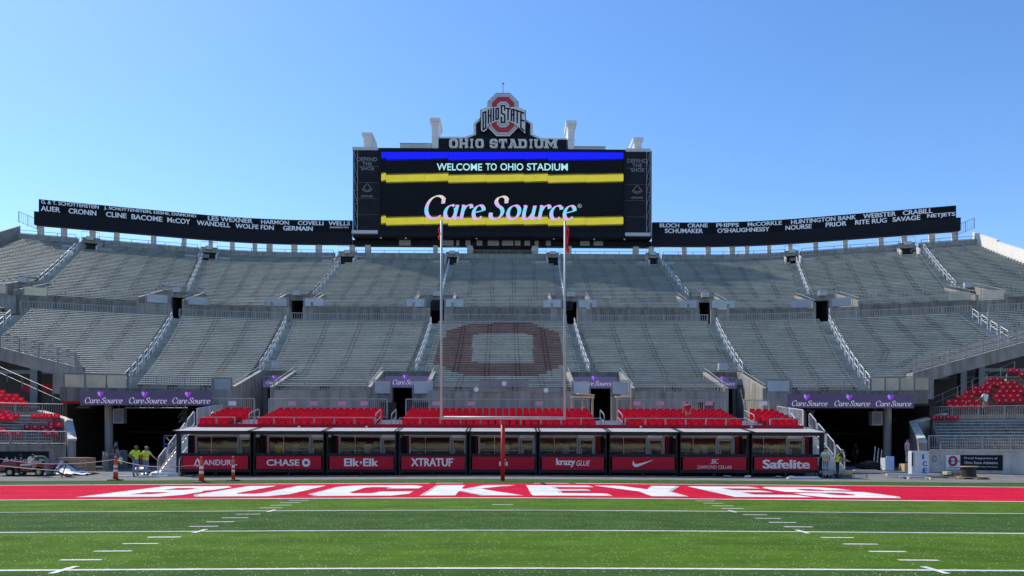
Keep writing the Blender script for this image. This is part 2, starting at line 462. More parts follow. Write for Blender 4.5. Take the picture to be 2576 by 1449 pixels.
# ------------------------------------------------------------------ lettering
TMP = bpy.data.scenes.new('tmp')
_tc = {}
def tmp_depsgraph():
    with bpy.context.temp_override(scene=TMP, view_layer=TMP.view_layers[0]):
        dg = bpy.context.evaluated_depsgraph_get(); dg.update(); return dg
def text_poly(body, bold=0.0, shear=0.0, spacing=1.0):
    key = (body, bold, shear, spacing)
    if key in _tc: return _tc[key]
    cu = bpy.data.curves.new('t', 'FONT'); cu.body = body; cu.offset = bold; cu.shear = shear; cu.space_character = spacing; cu.resolution_u = 4
    ob = bpy.data.objects.new('t', cu); TMP.collection.objects.link(ob)
    dg = tmp_depsgraph()
    me = bpy.data.meshes.new_from_object(ob.evaluated_get(dg))
    v = [(p.co.x, p.co.y) for p in me.vertices]; f = [tuple(p.vertices) for p in me.polygons]
    bpy.data.objects.remove(ob); bpy.data.curves.remove(cu); bpy.data.meshes.remove(me)
    x0 = min(p[0] for p in v); x1 = max(p[0] for p in v); y0 = min(p[1] for p in v); y1 = max(p[1] for p in v)
    v = [((p[0] - x0) / (x1 - x0), (p[1] - y0) / (y1 - y0)) for p in v]
    _tc[key] = (v, f, (x1 - x0) / (y1 - y0))
    return _tc[key]

def put_text(mb, body, o, ux, uz, w, h, m=0, bold=0.02, shear=0.0, spacing=1.0):
    """letters filling the w x h rectangle whose lower-left corner is o"""
    base = min(bold, 0.016)
    v, f, asp = text_poly(body, base, shear, spacing)
    o = Vector(o); ux = Vector(ux); uz = Vector(uz); nn = ux.cross(uz).normalized()
    ex = max(0.0, bold - base) * 1.5 / max(asp, .3)          # heavier strokes: shifted copies, each a hair in front
    n = 3 if ex > 0 else 1
    for k in range(n):
        dx = (k / (n - 1) - .5) * ex if n > 1 else 0.0
        mb.add([o + ux * ((a * (1 - ex) + ex / 2 + dx) * w) + uz * (b * h) + nn * (.0015 * k) for a, b in v], f, m)

def catmull(p, n=6):
    out = []
    for i in range(len(p) - 1):
        a, b, c, d = p[max(i - 1, 0)], p[i], p[i + 1], p[min(i + 2, len(p) - 1)]
        for j in range(n):
            t = j / n
            out.append(tuple(0.5 * (2 * b[q] + (c[q] - a[q]) * t + (2 * a[q] - 5 * b[q] + 4 * c[q] - d[q]) * t * t + (3 * b[q] - a[q] - 3 * c[q] + d[q]) * t ** 3) for q in (0, 1)))
    out.append(p[-1])
    return out

def arc(cx, cy, rx, ry, a0, a1, n=18):
    return [(cx + rx * math.cos(rad(a0 + (a1 - a0) * i / n)), cy + ry * math.sin(rad(a0 + (a1 - a0) * i / n))) for i in range(n + 1)]

GL = {  # italic serif glyphs as pen strokes, height of C and S = 0.72
    'C': (0.66, [arc(.36, .36, .29, .36, 52, 315), [(.55, .66), (.56, .48)], [(.50, .58), (.58, .60)]]),
    'a': (0.50, [arc(.21, .215, .165, .215, 60, 400), catmull([(.385, .44), (.375, .25), (.375, .07), (.43, .01), (.50, .06)])]),
    'r': (0.40, [[(.10, .43), (.10, 0)], [(.03, .42), (.11, .43)], catmull([(.10, .24), (.17, .38), (.27, .44), (.36, .40)]), [(.33, .42), (.36, .34)]]),
    'e': (0.45, [[(.06, .19), (.36, .27)], arc(.215, .215, .155, .215, 12, 322)]),
    'S': (0.54, [catmull([(.45, .56), (.42, .66), (.31, .71), (.18, .67), (.13, .55), (.21, .43), (.34, .34), (.40, .21), (.34, .06), (.2, .005), (.08, .05), (.04, .16)]), [(.45, .66), (.455, .5)], [(.035, .2), (.04, .06)]]),
    'o': (0.48, [arc(.225, .215, .175, .215, 90, 450, 24)]),
    'u': (0.52, [catmull([(.10, .43), (.09, .2), (.12, .04), (.2, .005), (.30, .07), (.385, .22)]), [(.03, .42), (.11, .43)], catmull([(.385, .43), (.38, .2), (.385, .05), (.44, .01), (.50, .06)])]),
    'c': (0.42, [arc(.22, .215, .17, .215, 55, 318), [(.33, .40), (.345, .31)]]),
}
def care_source(mb, o, ux, un, w, m=0, pen=0.10, thin=0.03, shear=0.22, gap=0.13):
    """the two-word italic serif name, total width w; un = towards the viewer"""
    o = Vector(o); ux = Vector(ux); uz = Vector((0, 0, 1)); un = Vector(un)
    xs = 0; items = []
    for ch in 'Care Source':
        if ch == ' ': xs += gap; continue
        adv, st = GL[ch]; items.append((xs, st)); xs += adv * 0.98
    s = w / (xs + 0.08); n_ = 0
    for x0, st in items:
        for line in st:
            n_ += 1
            L_ = []; R_ = []
            for i, p in enumerate(line):
                a = line[max(i - 1, 0)]; b = line[min(i + 1, len(line) - 1)]
                dx, dy = b[0] - a[0], b[1] - a[1]; l = math.hypot(dx, dy) or 1; dx /= l; dy /= l
                wd = math.sqrt((pen / 2 * (dx * math.sin(0.35) - dy * math.cos(0.35))) ** 2 + (thin / 2) ** 2)
                for lst, sg in ((L_, 1), (R_, -1)):
                    q = (x0 + p[0] - dy * wd * sg, p[1] + dx * wd * sg)
                    lst.append(o + ux * ((q[0] + q[1] * shear) * s) + uz * (q[1] * s) + un * (0.0009 * n_))
            k = len(line)
            mb.add(L_ + R_, [(i, i + 1, k + i + 1, k + i) for i in range(k - 1)], m)
    return s

def heart(o, ux, un, s, parent):
    """two leaf shapes that make a heart"""
    o = Vector(o); ux = Vector(ux); un = Vector(un); uz = Vector((0, 0, 1))
    for sg, name, mm in ((-1, 'heart_half', 'led_lilac'), (1, 'heart_half', 'led_violet')):
        pts = catmull([(0.06 * sg * -1, -.5), (.34 * sg, -.12), (.52 * sg, .2), (.42 * sg, .46), (.2 * sg, .48), (.02 * sg, .28), (-.1 * sg, .02), (-.06 * sg, -.5)], 4)
        mb = MB(); mb.prism(pts, lambda u, v, d: o + ux * (u * s) + uz * (v * s) + un * d, 0.004 + 0.006 * (sg + 1), 0.010 + 0.006 * (sg + 1))
        mb.build(name, M[mm], parent)

# block capitals made of convex pieces in a unit box
def block(ch, sx=0.30, sy=0.21, c=0.16, serif=0.0):
    R = lambda x0, x1, y0, y1: [(x0, y0), (x1, y0), (x1, y1), (x0, y1)]
    O = [(c, 0), (1 - c, 0), (1, c), (1, 1 - c), (1 - c, 1), (c, 1), (0, 1 - c), (0, c)]
    ci = c * 0.45
    I = [(sx + ci, sy), (1 - sx - ci, sy), (1 - sx, sy + ci), (1 - sx, 1 - sy - ci), (1 - sx - ci, 1 - sy), (sx + ci, 1 - sy), (sx, 1 - sy - ci), (sx, sy + ci)]
    ring = [[O[i], O[(i + 1) % 8], I[(i + 1) % 8], I[i]] for i in range(8)]
    mid = 0.5; hb = sy / 2; s = serif
    if ch == 'O': return ring
    if ch == 'C': return [ring[i] for i in (0, 1, 3, 4, 5, 6, 7)] + [[O[2], (1, .36), (1 - sx, .36), I[2]], [(1, .64), O[3], I[3], (1 - sx, .64)]]
    if ch == 'U': return [ring[0], ring[1], ring[7], [O[2], (1, 1), (1 - sx, 1), I[2]], [O[7], I[7], (sx, 1), (0, 1)]]
    if ch == 'S': return [ring[0], ring[1], ring[3], ring[4], ring[5], ring[7],
                          [O[6], I[6], (sx, mid + hb), (0, mid - hb * .2)], [O[2], I[2], (1 - sx, mid - hb), (1, mid + hb * .2)],
                          [(0, mid - hb * .2), (sx, mid + hb), (1, mid + hb * .2), (1 - sx, mid - hb)],
                          [O[7], (0, .36), (sx, .36), I[7]], [O[3], (1, .66), (1 - sx, .66), I[3]]]
    if ch == 'D': return [R(0, sx, 0, 1), [(sx, 0), (1 - c, 0), I[1], (sx, sy)], ring[1], ring[2], ring[3], [(sx, 1), (sx, 1 - sy), I[4], (1 - c, 1)]]
    if ch == 'B': return [R(0, sx, 0, 1), [(sx, 0), (1 - c, 0), (1 - sx - ci, sy), (sx, sy)], R(sx, 1 - sx - ci, mid - hb, mid + hb), [(sx, 1), (sx, 1 - sy), (1 - sx - ci, 1 - sy), (1 - c, 1)],
                          [(1 - c, 0), (1, c), (1 - sx, sy + ci), (1 - sx - ci, sy)], [(1, c), (1, mid - .08), (1 - sx, mid - hb - .02), (1 - sx, sy + ci)],
                          [(1, mid - .08), (.92, mid), (1, mid + .08), (1 - sx, mid + hb + .02), (1 - sx - ci, mid + hb), (1 - sx - ci, mid - hb), (1 - sx, mid - hb - .02)],
                          [(1, mid + .08), (1, 1 - c), (1 - sx, 1 - sy - ci), (1 - sx, mid + hb + .02)], [(1, 1 - c), (1 - c, 1), (1 - sx - ci, 1 - sy), (1 - sx, 1 - sy - ci)]]
    if ch == 'E': return [R(0, sx + .05, 0, 1), R(sx + .05, 1, 0, sy), R(sx + .05, .84, mid - hb * .8, mid + hb * .8), R(sx + .05, 1, 1 - sy, 1)]
    if ch == 'K': return [R(0, sx, 0, 1), [(sx, .34), (.46, .5), (sx, .62)], [(.36, .42), (.66, 0), (1.04, 0), (.58, .6)], [(.40, .56), (.58, .605), (1.0, 1), (.64, 1)]]
    if ch == 'Y': return [R(.5 - sx / 2, .5 + sx / 2, 0, .42), [(.5 - sx / 2, .42), (.5 + sx / 2, .42), (.5, .60)], [(-.04, 1), (.5 - sx / 2, .42), (.5, .60), (.28, 1)], [(.5, .60), (.5 + sx / 2, .42), (1.04, 1), (.72, 1)]]
    if ch == 'H': return [R(0, sx, 0, 1), R(1 - sx, 1, 0, 1), R(sx, 1 - sx, mid - hb, mid + hb)]
    if ch == 'I': return [R(.5 - sx / 2, .5 + sx / 2, s, 1 - s), R(.2, .8, 0, s), R(.2, .8, 1 - s, 1)] if s else [R(.5 - sx / 2, .5 + sx / 2, 0, 1)]
    if ch == 'T': return [R(.5 - sx / 2, .5 + sx / 2, s, 1 - sy), R(0, 1, 1 - sy, 1), R(.5 - sx / 2 - .1, .5 + sx / 2 + .1, 0, s or .01), R(0, .16, 1 - sy - .16, 1 - sy), R(.84, 1, 1 - sy - .16, 1 - sy)]
    if ch == 'A': return [[(0, 0), (sx + .04, 0), (.56, 1), (.36, 1)], [(1 - sx - .04, 0), (1, 0), (.64, 1), (.56, 1), (.5, .78)], R(.33, .68, .24, .40)]
    if ch == 'M': return [R(0, sx * .8, 0, 1), R(1 - sx * .8, 1, 0, 1), [(sx * .8, 1), (sx * .8, .62), (.5, .16), (.5, .54)], [(1 - sx * .8, 1), (.5, .54), (.5, .16), (1 - sx * .8, .62)]]
    return [R(0, 1, 0, 1)]
def slabs(ch):
    """slab serifs that sit on the ends of the stems"""
    R = lambda x0, x1, y0, y1: [(x0, y0), (x1, y0), (x1, y1), (x0, y1)]
    t = .17
    if ch == 'H': return [R(-.07, .37, 0, t), R(.63, 1.07, 0, t), R(-.07, .37, 1 - t, 1), R(.63, 1.07, 1 - t, 1)]
    if ch == 'A': return [R(-.1, .40, 0, t), R(.60, 1.1, 0, t), R(.16, .62, 1 - t * .8, 1)]
    if ch == 'M': return [R(-.1, .34, 0, t), R(.66, 1.1, 0, t), R(-.1, .26, 1 - t, 1), R(.74, 1.1, 1 - t, 1)]
    if ch == 'U': return [R(-.08, .38, 1 - t, 1), R(.62, 1.08, 1 - t, 1)]
    if ch == 'D': return [R(-.1, .2, 0, t), R(-.1, .2, 1 - t, 1)]
    return []
# ------------------------------------------------------------------ ground and field
GOAL = 24.0
YD5 = 4.572
def xs_range(x0, x1, step):
    n = max(1, int(math.ceil((x1 - x0) / step)))
    return [x0 + (x1 - x0) * i / n for i in range(n + 1)]

def sheet(name, x0, x1, y0, y1, dz, m, step=2.0):
    mb = MB(); xs = xs_range(x0, x1, step)
    for a, b in zip(xs, xs[1:]):
        mb.quad((a, y0, gz(a) + dz), (b, y0, gz(b) + dz), (b, y1, gz(b) + dz), (a, y1, gz(a) + dz))
    return struct(mb.build(name, m))

g = MB(); g.quad((-900, -400, -0.6), (900, -400, -0.6), (900, 1500, -0.6), (-900, 1500, -0.6)); struct(g.build('ground', M['ground']))
TURF_END = 37.3
tr = MB(); xs = xs_range(-70, 70, 1.0); ys = [TURF_END, 40, 42.5, 44, 46, 48, 50, 54, 78]
for a, b in zip(xs, xs[1:]):
    for c, d in zip(ys, ys[1:]): tr.quad((a, c, gz(a, c)), (b, c, gz(b, c)), (b, d, gz(b, d)), (a, d, gz(a, d)))
struct(tr.build('asphalt_track', M['asphalt']))
for k, (a, b, nm) in enumerate([(-30, GOAL - 3 * YD5, 'turf_dark'), (GOAL - 3 * YD5, GOAL - 2 * YD5, 'turf_light'), (GOAL - 2 * YD5, GOAL - YD5, 'turf_dark'),
                                (GOAL - YD5, GOAL, 'turf_light'), (GOAL + 2 * YD5, TURF_END, 'turf_dark')]):
    sheet('turf', -70, 70, a, b, 0.0, M[nm])
sheet('end_zone', -70, 70, GOAL, GOAL + 2 * YD5, 0.0, M['turf_red'])

def ragged_line(mb, x0, x1, y, w, step, dz=0.004, j=0.008):
    xs = xs_range(x0, x1, step)
    e = [(random.uniform(-j, j), random.uniform(-j, j)) for _ in xs]
    for i in range(len(xs) - 1):
        a, b = xs[i], xs[i + 1]
        mb.quad((a, y - w / 2 + e[i][0], gz(a) + dz), (b, y - w / 2 + e[i + 1][0], gz(b) + dz), (b, y + w / 2 + e[i + 1][1], gz(b) + dz), (a, y + w / 2 + e[i][1], gz(a) + dz))
def ragged_col(mb, x, y0, y1, w, step, dz=0.008, j=0.006):
    ys = xs_range(y0, y1, step)
    e = [(random.uniform(-j, j), random.uniform(-j, j)) for _ in ys]
    for i in range(len(ys) - 1):
        a, b = ys[i], ys[i + 1]
        mb.quad((x - w / 2 + e[i][0], a, gz(x) + dz), (x + w / 2 + e[i][1], a, gz(x) + dz), (x + w / 2 + e[i + 1][1], b, gz(x) + dz), (x - w / 2 + e[i + 1][0], b, gz(x) + dz))
ln = MB()
for k in (1, 2, 3): ragged_line(ln, -28, 28, GOAL - YD5 * k, 0.105, 0.06)
ragged_line(ln, -28, 28, GOAL - 0.05, 0.2, 0.1)
ragged_line(ln, -28, -3.3, GOAL + 2 * YD5 + 0.02, 0.26, 0.1)
ragged_line(ln, 3.3, 28, GOAL + 2 * YD5 + 0.02, 0.26, 0.1)
ragged_line(ln, -3.0, -1.8, GOAL + 2 * YD5 + 0.02, 0.26, 0.1); ragged_line(ln, 1.4, 3.0, GOAL + 2 * YD5 + 0.02, 0.26, 0.1)
for q in range(1, 16):
    y = GOAL - q * 0.9144
    for s in (-1, 1):
        if q % 5:
            a, b = sorted((s * 6.06, s * 6.68)); ragged_line(ln, a, b, y, 0.10, 0.05)
        else:
            ragged_col(ln, s * 6.08, y - 0.3, y + 0.3, 0.10, 0.05)
ragged_line(ln, -0.3, 0.3, GOAL - 3 * 0.9144, 0.10, 0.05)
struct(ln.build('yard_lines', M['turf_white']))

def ground_word(name, dz, grow, m):
    bm = bmesh.new()
    word = [('B', -14.3, -11.2), ('U', -10.7, -7.5), ('C', -6.7, -3.3), ('K', -2.68, .45), ('E', 1.0, 3.6), ('Y', 4.0, 7.3), ('E', 7.9, 10.5), ('S', 10.8, 13.9)]
    y0, y1 = 25.0, 31.4
    for ch, a, b in word:
        w, h = b - a, y1 - y0
        for poly in block(ch, sx=0.34, sy=0.2, c=0.14):
            cxm = sum(p[0] for p in poly) / len(poly); cym = sum(p[1] for p in poly) / len(poly)
            vs_ = []
            for u, v in poly:
                x, y = a + u * w, y0 + v * h
                if grow:                                 # grey border painted round the letters
                    x += grow * (1 if u > cxm else -1); y += grow * .8 * (1 if v > cym else -1)
                vs_.append(bm.verts.new((x, y, 0)))
            try: bm.faces.new(vs_)
            except ValueError: pass
    for k in range(-36, 37):
        bmesh.ops.bisect_plane(bm, geom=bm.verts[:] + bm.edges[:] + bm.faces[:], plane_co=(k * .4, 0, 0), plane_no=(1, 0, 0))
    for k in range(26):
        bmesh.ops.bisect_plane(bm, geom=bm.verts[:] + bm.edges[:] + bm.faces[:], plane_co=(0, 25.1 + k * .25, 0), plane_no=(0, 1, 0))
    bmesh.ops.remove_doubles(bm, verts=bm.verts[:], dist=0.002)
    for v in bm.verts: v.co.x += random.uniform(-.022, .022); v.co.y += random.uniform(-.03, .03)
    for v in bm.verts: v.co.z = gz(v.co.x) + dz
    bmesh.ops.recalc_face_normals(bm, faces=bm.faces)
    me = bpy.data.meshes.new(name); bm.to_mesh(me); bm.free(); me.materials.append(m)
    o = bpy.data.objects.new(name, me); COL.objects.link(o); return struct(o)
ground_word('end_zone_lettering', 0.010, 0, M['turf_white'])
# grey painted border: the same letters nudged sideways beneath the white ones
def ground_edge():
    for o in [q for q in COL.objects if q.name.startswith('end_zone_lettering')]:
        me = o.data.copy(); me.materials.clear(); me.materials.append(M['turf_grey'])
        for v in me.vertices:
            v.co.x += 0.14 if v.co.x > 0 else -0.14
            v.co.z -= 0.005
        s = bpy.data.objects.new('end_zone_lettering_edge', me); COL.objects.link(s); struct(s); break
ground_edge()

# ------------------------------------------------------------------ bowl geometry
PHI = rad(18)
NROW, RUN = 39, 0.756
T = NROW * RUN
class Deck:
    def __init__(s, Xa, R, D, z0, s0, s1): s.Xa, s.R, s.D, s.z0, s.s0, s.s1 = Xa, R, D, z0, s0, s1
    def y(s, x, t):
        ax = abs(x) - s.Xa
        if ax <= 0: return s.D + t
        r = s.R + t
        if ax < r * math.sin(PHI): return s.D - s.R + math.sqrt(r * r - ax * ax)
        return s.D - s.R + r * math.cos(PHI) - (ax - r * math.sin(PHI)) * math.tan(PHI)
    def ang(s, x, t):
        ax = abs(x) - s.Xa
        if ax <= 0: return 0.0
        r = s.R + t
        a = math.asin(min(ax / r, math.sin(PHI)))
        return a if x < 0 else -a
    def z(s, t): return s.z0 + s.s0 * t + 0.5 * (s.s1 - s.s0) / T * t * t
    def xat(s, X, t):
        d = s.D + t
        for _ in range(12): d = s.y(kx(X) * d, t)
        return kx(X) * d
LO = Deck(13, 67, 52.0, 5.49, 0.265, 0.393)
UP = Deck(29, 27, 84.2, 17.3, 0.41, 0.48)

def line(deck, Xb, tb, Xt, tt):
    xb, xt = deck.xat(Xb, tb), deck.xat(Xt, tt)
    return lambda t: xb + (xt - xb) * (t - tb) / (tt - tb)
def bow(deck, x0, x1, step=2.2):
    n = max(2, int(abs(x1 - x0) / step) + 1)
    return [x0 + (x1 - x0) * i / n for i in range(n + 1)]

LA = [line(LO, *a) for a in ((-70, 12, 38, 27), (320, 1.5, 430, 27), (640, 3, 717, 27), (1035, 3, 1083, 27), (1490, 3, 1445, 27), (1882, 3, 1803, 27), (2182, 1.5, 2087, 27), (2560, 15, 2452, 27))]
UA = [line(UP, *a) for a in ((75, 2, 195, 27), (462, 2, 510, 27), (771, 2, 859, 27), (1105, 2, 1130, 27), (1420, 2, 1403, 27), (1745, 2, 1665, 27), (2042, 2, 2000, 27), (2420, 2, 2325, 27))]
NA = ['far left', 'left outer', 'left middle', 'left inner', 'right inner', 'right middle', 'right outer', 'far right']

# openings cut in the seating: (deck, X left, X right, t from, t to)
LCUT = [(651, 746, 0, 5.4), (957, 1096, 0, 5.4), (1424, 1564, 0, 5.4), (1768, 1862, 0, 5.4), (-20, 40, 27.4, 30)]
UCUT = [(46, 124, 0, 5.2), (405, 514, 0, 5.2), (716, 816, 0, 5.2), (1051, 1148, 0, 5.2), (1377, 1475, 0, 5.2), (1700, 1799, 0, 5.2), (1997, 2104, 0, 5.2), (2374, 2446, 0, 5.2)]
TCUT = [(190, 244, T - 3.4, T + 1), (496, 545, T - 3.4, T + 1), (838, 890, T - 3.4, T + 1), (1116, 1152, T - 3.4, T + 1), (1374, 1410, T - 3.4, T + 1), (1630, 1668, T - 3.4, T + 1), (1974, 2016, T - 3.4, T + 1), (2264, 2316, T - 3.4, T + 1)]
def cuts(deck, lst, t):
    return [(deck.xat(a, t1 if t0 == 0 else t0), deck.xat(b, t1 if t0 == 0 else t0)) for a, b, t0, t1 in lst if t0 - 0.01 <= t + RUN * .5 <= t1]
def minus(a, b, cs):
    iv = [(a, b)]
    for c, d in cs:
        nv = []
        for p, q in iv:
            if d <= p or c >= q: nv.append((p, q))
            else:
                if c - p > 0.6: nv.append((p, c))
                if q - d > 0.6: nv.append((d, q))
        iv = nv
    return iv

def inpoly(p, poly):
    r = False; n = len(poly)
    for i in range(n):
        (x1, y1), (x2, y2) = poly[i], poly[(i + 1) % n]
        if (y1 > p[1]) != (y2 > p[1]) and p[0] < (x2 - x1) * (p[1] - y1) / (y2 - y1) + x1: r = not r
    return r
O_OUT = [(1190, 812), (1333, 812), (1402, 834), (1424, 915), (1350, 945), (1179, 945), (1092, 916), (1118, 833)]
O_IN = [(1215, 836), (1314, 836), (1333, 842), (1340, 908), (1328, 914), (1228, 914), (1183, 907), (1192, 844)]

def raker_y(X):
    return 892 + .208 * X if X < 1288 else 944 - .277 * (X - 2296)
def trim(t):
    # the lower deck stops where the side stands' sloping end walls begin
    out = []
    for X0, st, lim in ((205, -4, -420), (2292, 4, 3000)):
        X = X0
        while X != lim:
            n = X + st; x = LO.xat(n, t); u, v = proj(x, LO.y(x, t), LO.z(t) + .2)
            if v > raker_y(n) - 3: break
            X = n
            if abs(X - X0) > 620: break
        out.append(LO.xat(X, t))
    return out

def section(deck, xl, xr, name, label, cutlist, group, letter=False, gap=0.65, end_l=False, end_r=False):
    xm = (xl(8) + xr(8)) / 2
    root = thing(name, label, 'grandstand', (xm, deck.y(xm, 0), deck.z(0)), group)
    tr = MB()
    for i in range(NROW):
        t0 = i * RUN; t1 = t0 + RUN; z = deck.z(t0); zb = deck.z(t0 - RUN) if i else z - 0.25
        cs = cuts(deck, cutlist, t0)
        a = xl(t0) + (0 if end_l else gap); b = xr(t0) - (0 if end_r else gap)
        if deck is LO:
            l0, l1 = trim(t0); a = max(a, l0); b = min(b, l1)
            if b - a < .8: continue
        bn = MB()
        for p, q in minus(a, b, cs):
            xs = bow(deck, p, q)
            for u, v in zip(xs, xs[1:]):
                tr.quad((u, deck.y(u, t0), zb), (v, deck.y(v, t0), zb), (v, deck.y(v, t0), z), (u, deck.y(u, t0), z))
                tr.quad((u, deck.y(u, t0), z), (v, deck.y(v, t0), z), (v, deck.y(v, t1), z), (u, deck.y(u, t1), z))
            # bench plank: front lip, sloping nose, top, back
            f0, f1, zt = t0 + 0.34, t0 + 0.66, z + 0.43
            prof = [(f0 + 0.02, zt - 0.085), (f0, zt - 0.02), (f0 + 0.025, zt), (f1, zt), (f1, zt - 0.05)]
            xs = bow(deck, p + 0.05, q - 0.05, 0.55 if letter else 2.2)
            fl = []
            for u, v in zip(xs, xs[1:]):
                mi = 0
                if letter:
                    xm_ = (u + v) / 2; pp = proj(xm_, deck.y(xm_, f0), zt)
                    if inpoly(pp, O_OUT) and not inpoly(pp, O_IN): mi = 2
                A = [(u, deck.y(u, tt), zz) for tt, zz in prof]; B = [(v, deck.y(v, tt), zz) for tt, zz in prof]
                bn.add(A + B, [(k, (k + 1) % 5, 5 + (k + 1) % 5, 5 + k) for k in range(5)], mi)
            for e in (p + 0.05, q - 0.05):
                bn.add([(e, deck.y(e, tt), zz) for tt, zz in prof], [(0, 1, 2, 3, 4)], 0)
            # pairs of dark support brackets under the plank
            sp = 2.75
            ja = (i * 0.13) % 0.3
            nb = max(1, int((xr(14) - xl(14)) / sp)) if q - p > .6 * (xr(14) - xl(14)) else max(1, int((q - p) / sp)); w_ = (q - p) / nb
            for k in range(nb + 1):
                for off in (-0.17, 0.17):
                    xb = p + k * w_ + off
                    if xb < p + .04 or xb > q - .04: continue
                    yb = deck.y(xb, t0 + 0.40)
                    bn.b2(xb - 0.05, xb + 0.05, yb - 0.02, yb + 0.1, z, zt - 0.09, 1)
        if bn.v: bn.build('bench', [M['bench'], M['bracket'], M['bench_red']], root)
    tr.build('terrace', M['terrace'], root)
    return root

def aisle(deck, ln_, cutlist, label, group):
    xm = ln_(8)
    mb = MB()
    for i in range(NROW * 2):
        t0 = i * RUN / 2; t1 = t0 + RUN / 2
        z = deck.z(t0) + 0.02; zb = deck.z(t0 - RUN / 2)
        if any(c[0] < ln_(t0) < c[1] for c in cuts(deck, cutlist, (i // 2) * RUN)): continue
        if deck is LO:
            l0, l1 = trim(t0)
            if not l0 < ln_(t0) < l1: continue
        c0, c1 = ln_(t0), ln_(t1)
        A = [(c0 - .65, deck.y(c0 - .65, t0)), (c0 + .65, deck.y(c0 + .65, t0)), (c1 + .65, deck.y(c1 + .65, t1)), (c1 - .65, deck.y(c1 - .65, t1))]
        mb.hexa([(x, y, zb - .2) for x, y in A] + [(x, y, z) for x, y in A])
    o = mb.build('aisle_stairs', M['terrace'])
    return tag(o, label, 'stairs', group)

def railproto(name, s, length=1.95, h=1.0, r=0.036):
    """loop of bent tube standing along local +Y on a slope s"""
    mb = MB()
    mb.tube([(0, 0, 0), (0, 0.02, h * .9), (0, 0.12, h + .12 * s), (0, length - .12, h + s * (length - .12)), (0, length - .02, h * .9 + s * length), (0, length, s * length)], r, 6)
    mb.tube([(0, 0.02, h * .52), (0, length - .02, h * .52 + s * length)], r * .8, 6)
    return mb
def handrails(deck, ln_, cutlist, where, deckname, n=10, copies=None):
    k = 0
    tl = [0.6 + j * (T - 1.4) / n for j in range(n)]
    pos = []
    for t in tl:
        if any(c[0] - .3 < ln_(t) < c[1] + .3 for c in cuts(deck, cutlist, t)) or any(c[0] - .3 < ln_(t + 1.5) < c[1] + .3 for c in cuts(deck, cutlist, t + 1.5)): continue
        pos.append(t)
    if deck is LO: pos = [t for t in pos if trim(t)[0] < ln_(t) < trim(t)[1]]
    for k, t in enumerate(pos):
        s = (deck.z(t + 2) - deck.z(t)) / 2
        x, x2 = ln_(t), ln_(t + 1.95); y, y2 = deck.y(x, t), deck.y(x2, t + 1.95)
        key = ('rail', deckname, round(s, 2))
        if key not in _tc:
            o = railproto('handrail', round(s, 2)).build('handrail', M['steel_white']); _tc[key] = o
        else:
            o = _tc[key].copy(); COL.objects.link(o)
        o.location = (x, y, deck.z(t))
        o.rotation_euler = (0, 0, -math.atan2(x2 - x, y2 - y))
        tag(o, 'bent tube handrail, %s from the bottom, on the %s aisle of the %s deck' % (NUM[k], where, deckname), 'handrail', 'handrails on the seating aisles')

SN_L = ['lower bleacher section at the far left edge, beyond the sloping concrete wall', 'lower bleacher section behind the left tunnel and its fenced concrete wall', 'lower bleacher section between the left tunnel and the leftmost narrow doorway', 'lower bleacher section just left of the red letter O section',
        'lower bleacher section with a dark red letter O on its benches', 'lower bleacher section just right of the red letter O section', 'lower bleacher section between the right tunnel and the rightmost narrow doorway', 'lower bleacher section behind the right tunnel and its fenced concrete wall', 'lower bleacher section at the far right edge, beyond the sloping concrete wall']
SN_U = ['upper bleacher section below the names AUER and CRONIN, at the left end', 'upper bleacher section below the names CLINE, BACOME and McCOY', 'upper bleacher section below the names HARMON and GERMAIN', 'upper bleacher section under the left part of the scoreboard', 'upper bleacher section under the middle of the scoreboard, between the goal posts',
        'upper bleacher section under the right part of the scoreboard', "upper bleacher section below the names SCHUMAKER and O'SHAUGHNESSY", 'upper bleacher section below the names NOURSE and PRIOR', 'upper bleacher section below SAVAGE and NETJETS, against the pale end wall']
LEND = (lambda t: -56.0, lambda t: 56.0)
UEL, UER = UP.xat(40, T), UP.xat(2455, T)
UEND = (lambda t: UEL + (T - t) * 0.17, lambda t: UER - (T - t) * 0.17)
lb = [LEND[0]] + LA + [LEND[1]]
ub = [UEND[0]] + UA + [UEND[1]]
for i in range(9):
    section(LO, lb[i], lb[i + 1], 'lower_bleachers', SN_L[i], LCUT, 'lower deck bleacher sections', letter=(i == 4), end_l=(i == 0), end_r=(i == 8))
    section(UP, ub[i], ub[i + 1], 'upper_bleachers', SN_U[i], UCUT + TCUT, 'upper deck bleacher sections', end_l=(i == 0), end_r=(i == 8))
for i in range(8):
    aisle(LO, LA[i], LCUT, 'concrete stepped %s aisle of the lower deck' % NA[i], 'aisle stairs')
    aisle(UP, UA[i], UCUT + TCUT, 'concrete stepped %s aisle of the upper deck' % NA[i], 'aisle stairs')
    handrails(LO, LA[i], LCUT, NA[i], 'lower')
    handrails(UP, UA[i], UCUT + TCUT, NA[i], 'upper', 11)

# ------------------------------------------------------------------ walls that follow the bowl
def bowl_wall(name, label, deck, t, X0, X1, z0, z1, m, th=0.3, cutsX=(), cat='wall', group=None):
    mb = MB()
    iv = minus(deck.xat(X0, t), deck.xat(X1, t), [(deck.xat(a, t), deck.xat(b, t)) for a, b in cutsX])
    for p, q in iv:
        xs = bow(deck, p, q)
        n = len(xs)
        vs_ = []
        for x in xs: vs_ += [(x, deck.y(x, t), z0), (x, deck.y(x, t), z1), (x, deck.y(x, t + th), z1), (x, deck.y(x, t + th), z0)]
        fs = [(0, 1, 2, 3), tuple(4 * (n - 1) + k for k in (3, 2, 1, 0))]
        for i in range(n - 1):
            for k in range(4):
                fs.append((4 * i + k, 4 * i + (k + 1) % 4, 4 * i + 4 + (k + 1) % 4, 4 * i + 4 + k))
        mb.add(vs_, fs)
    o = mb.build(name, m)
    return tag(o, label, cat, group)

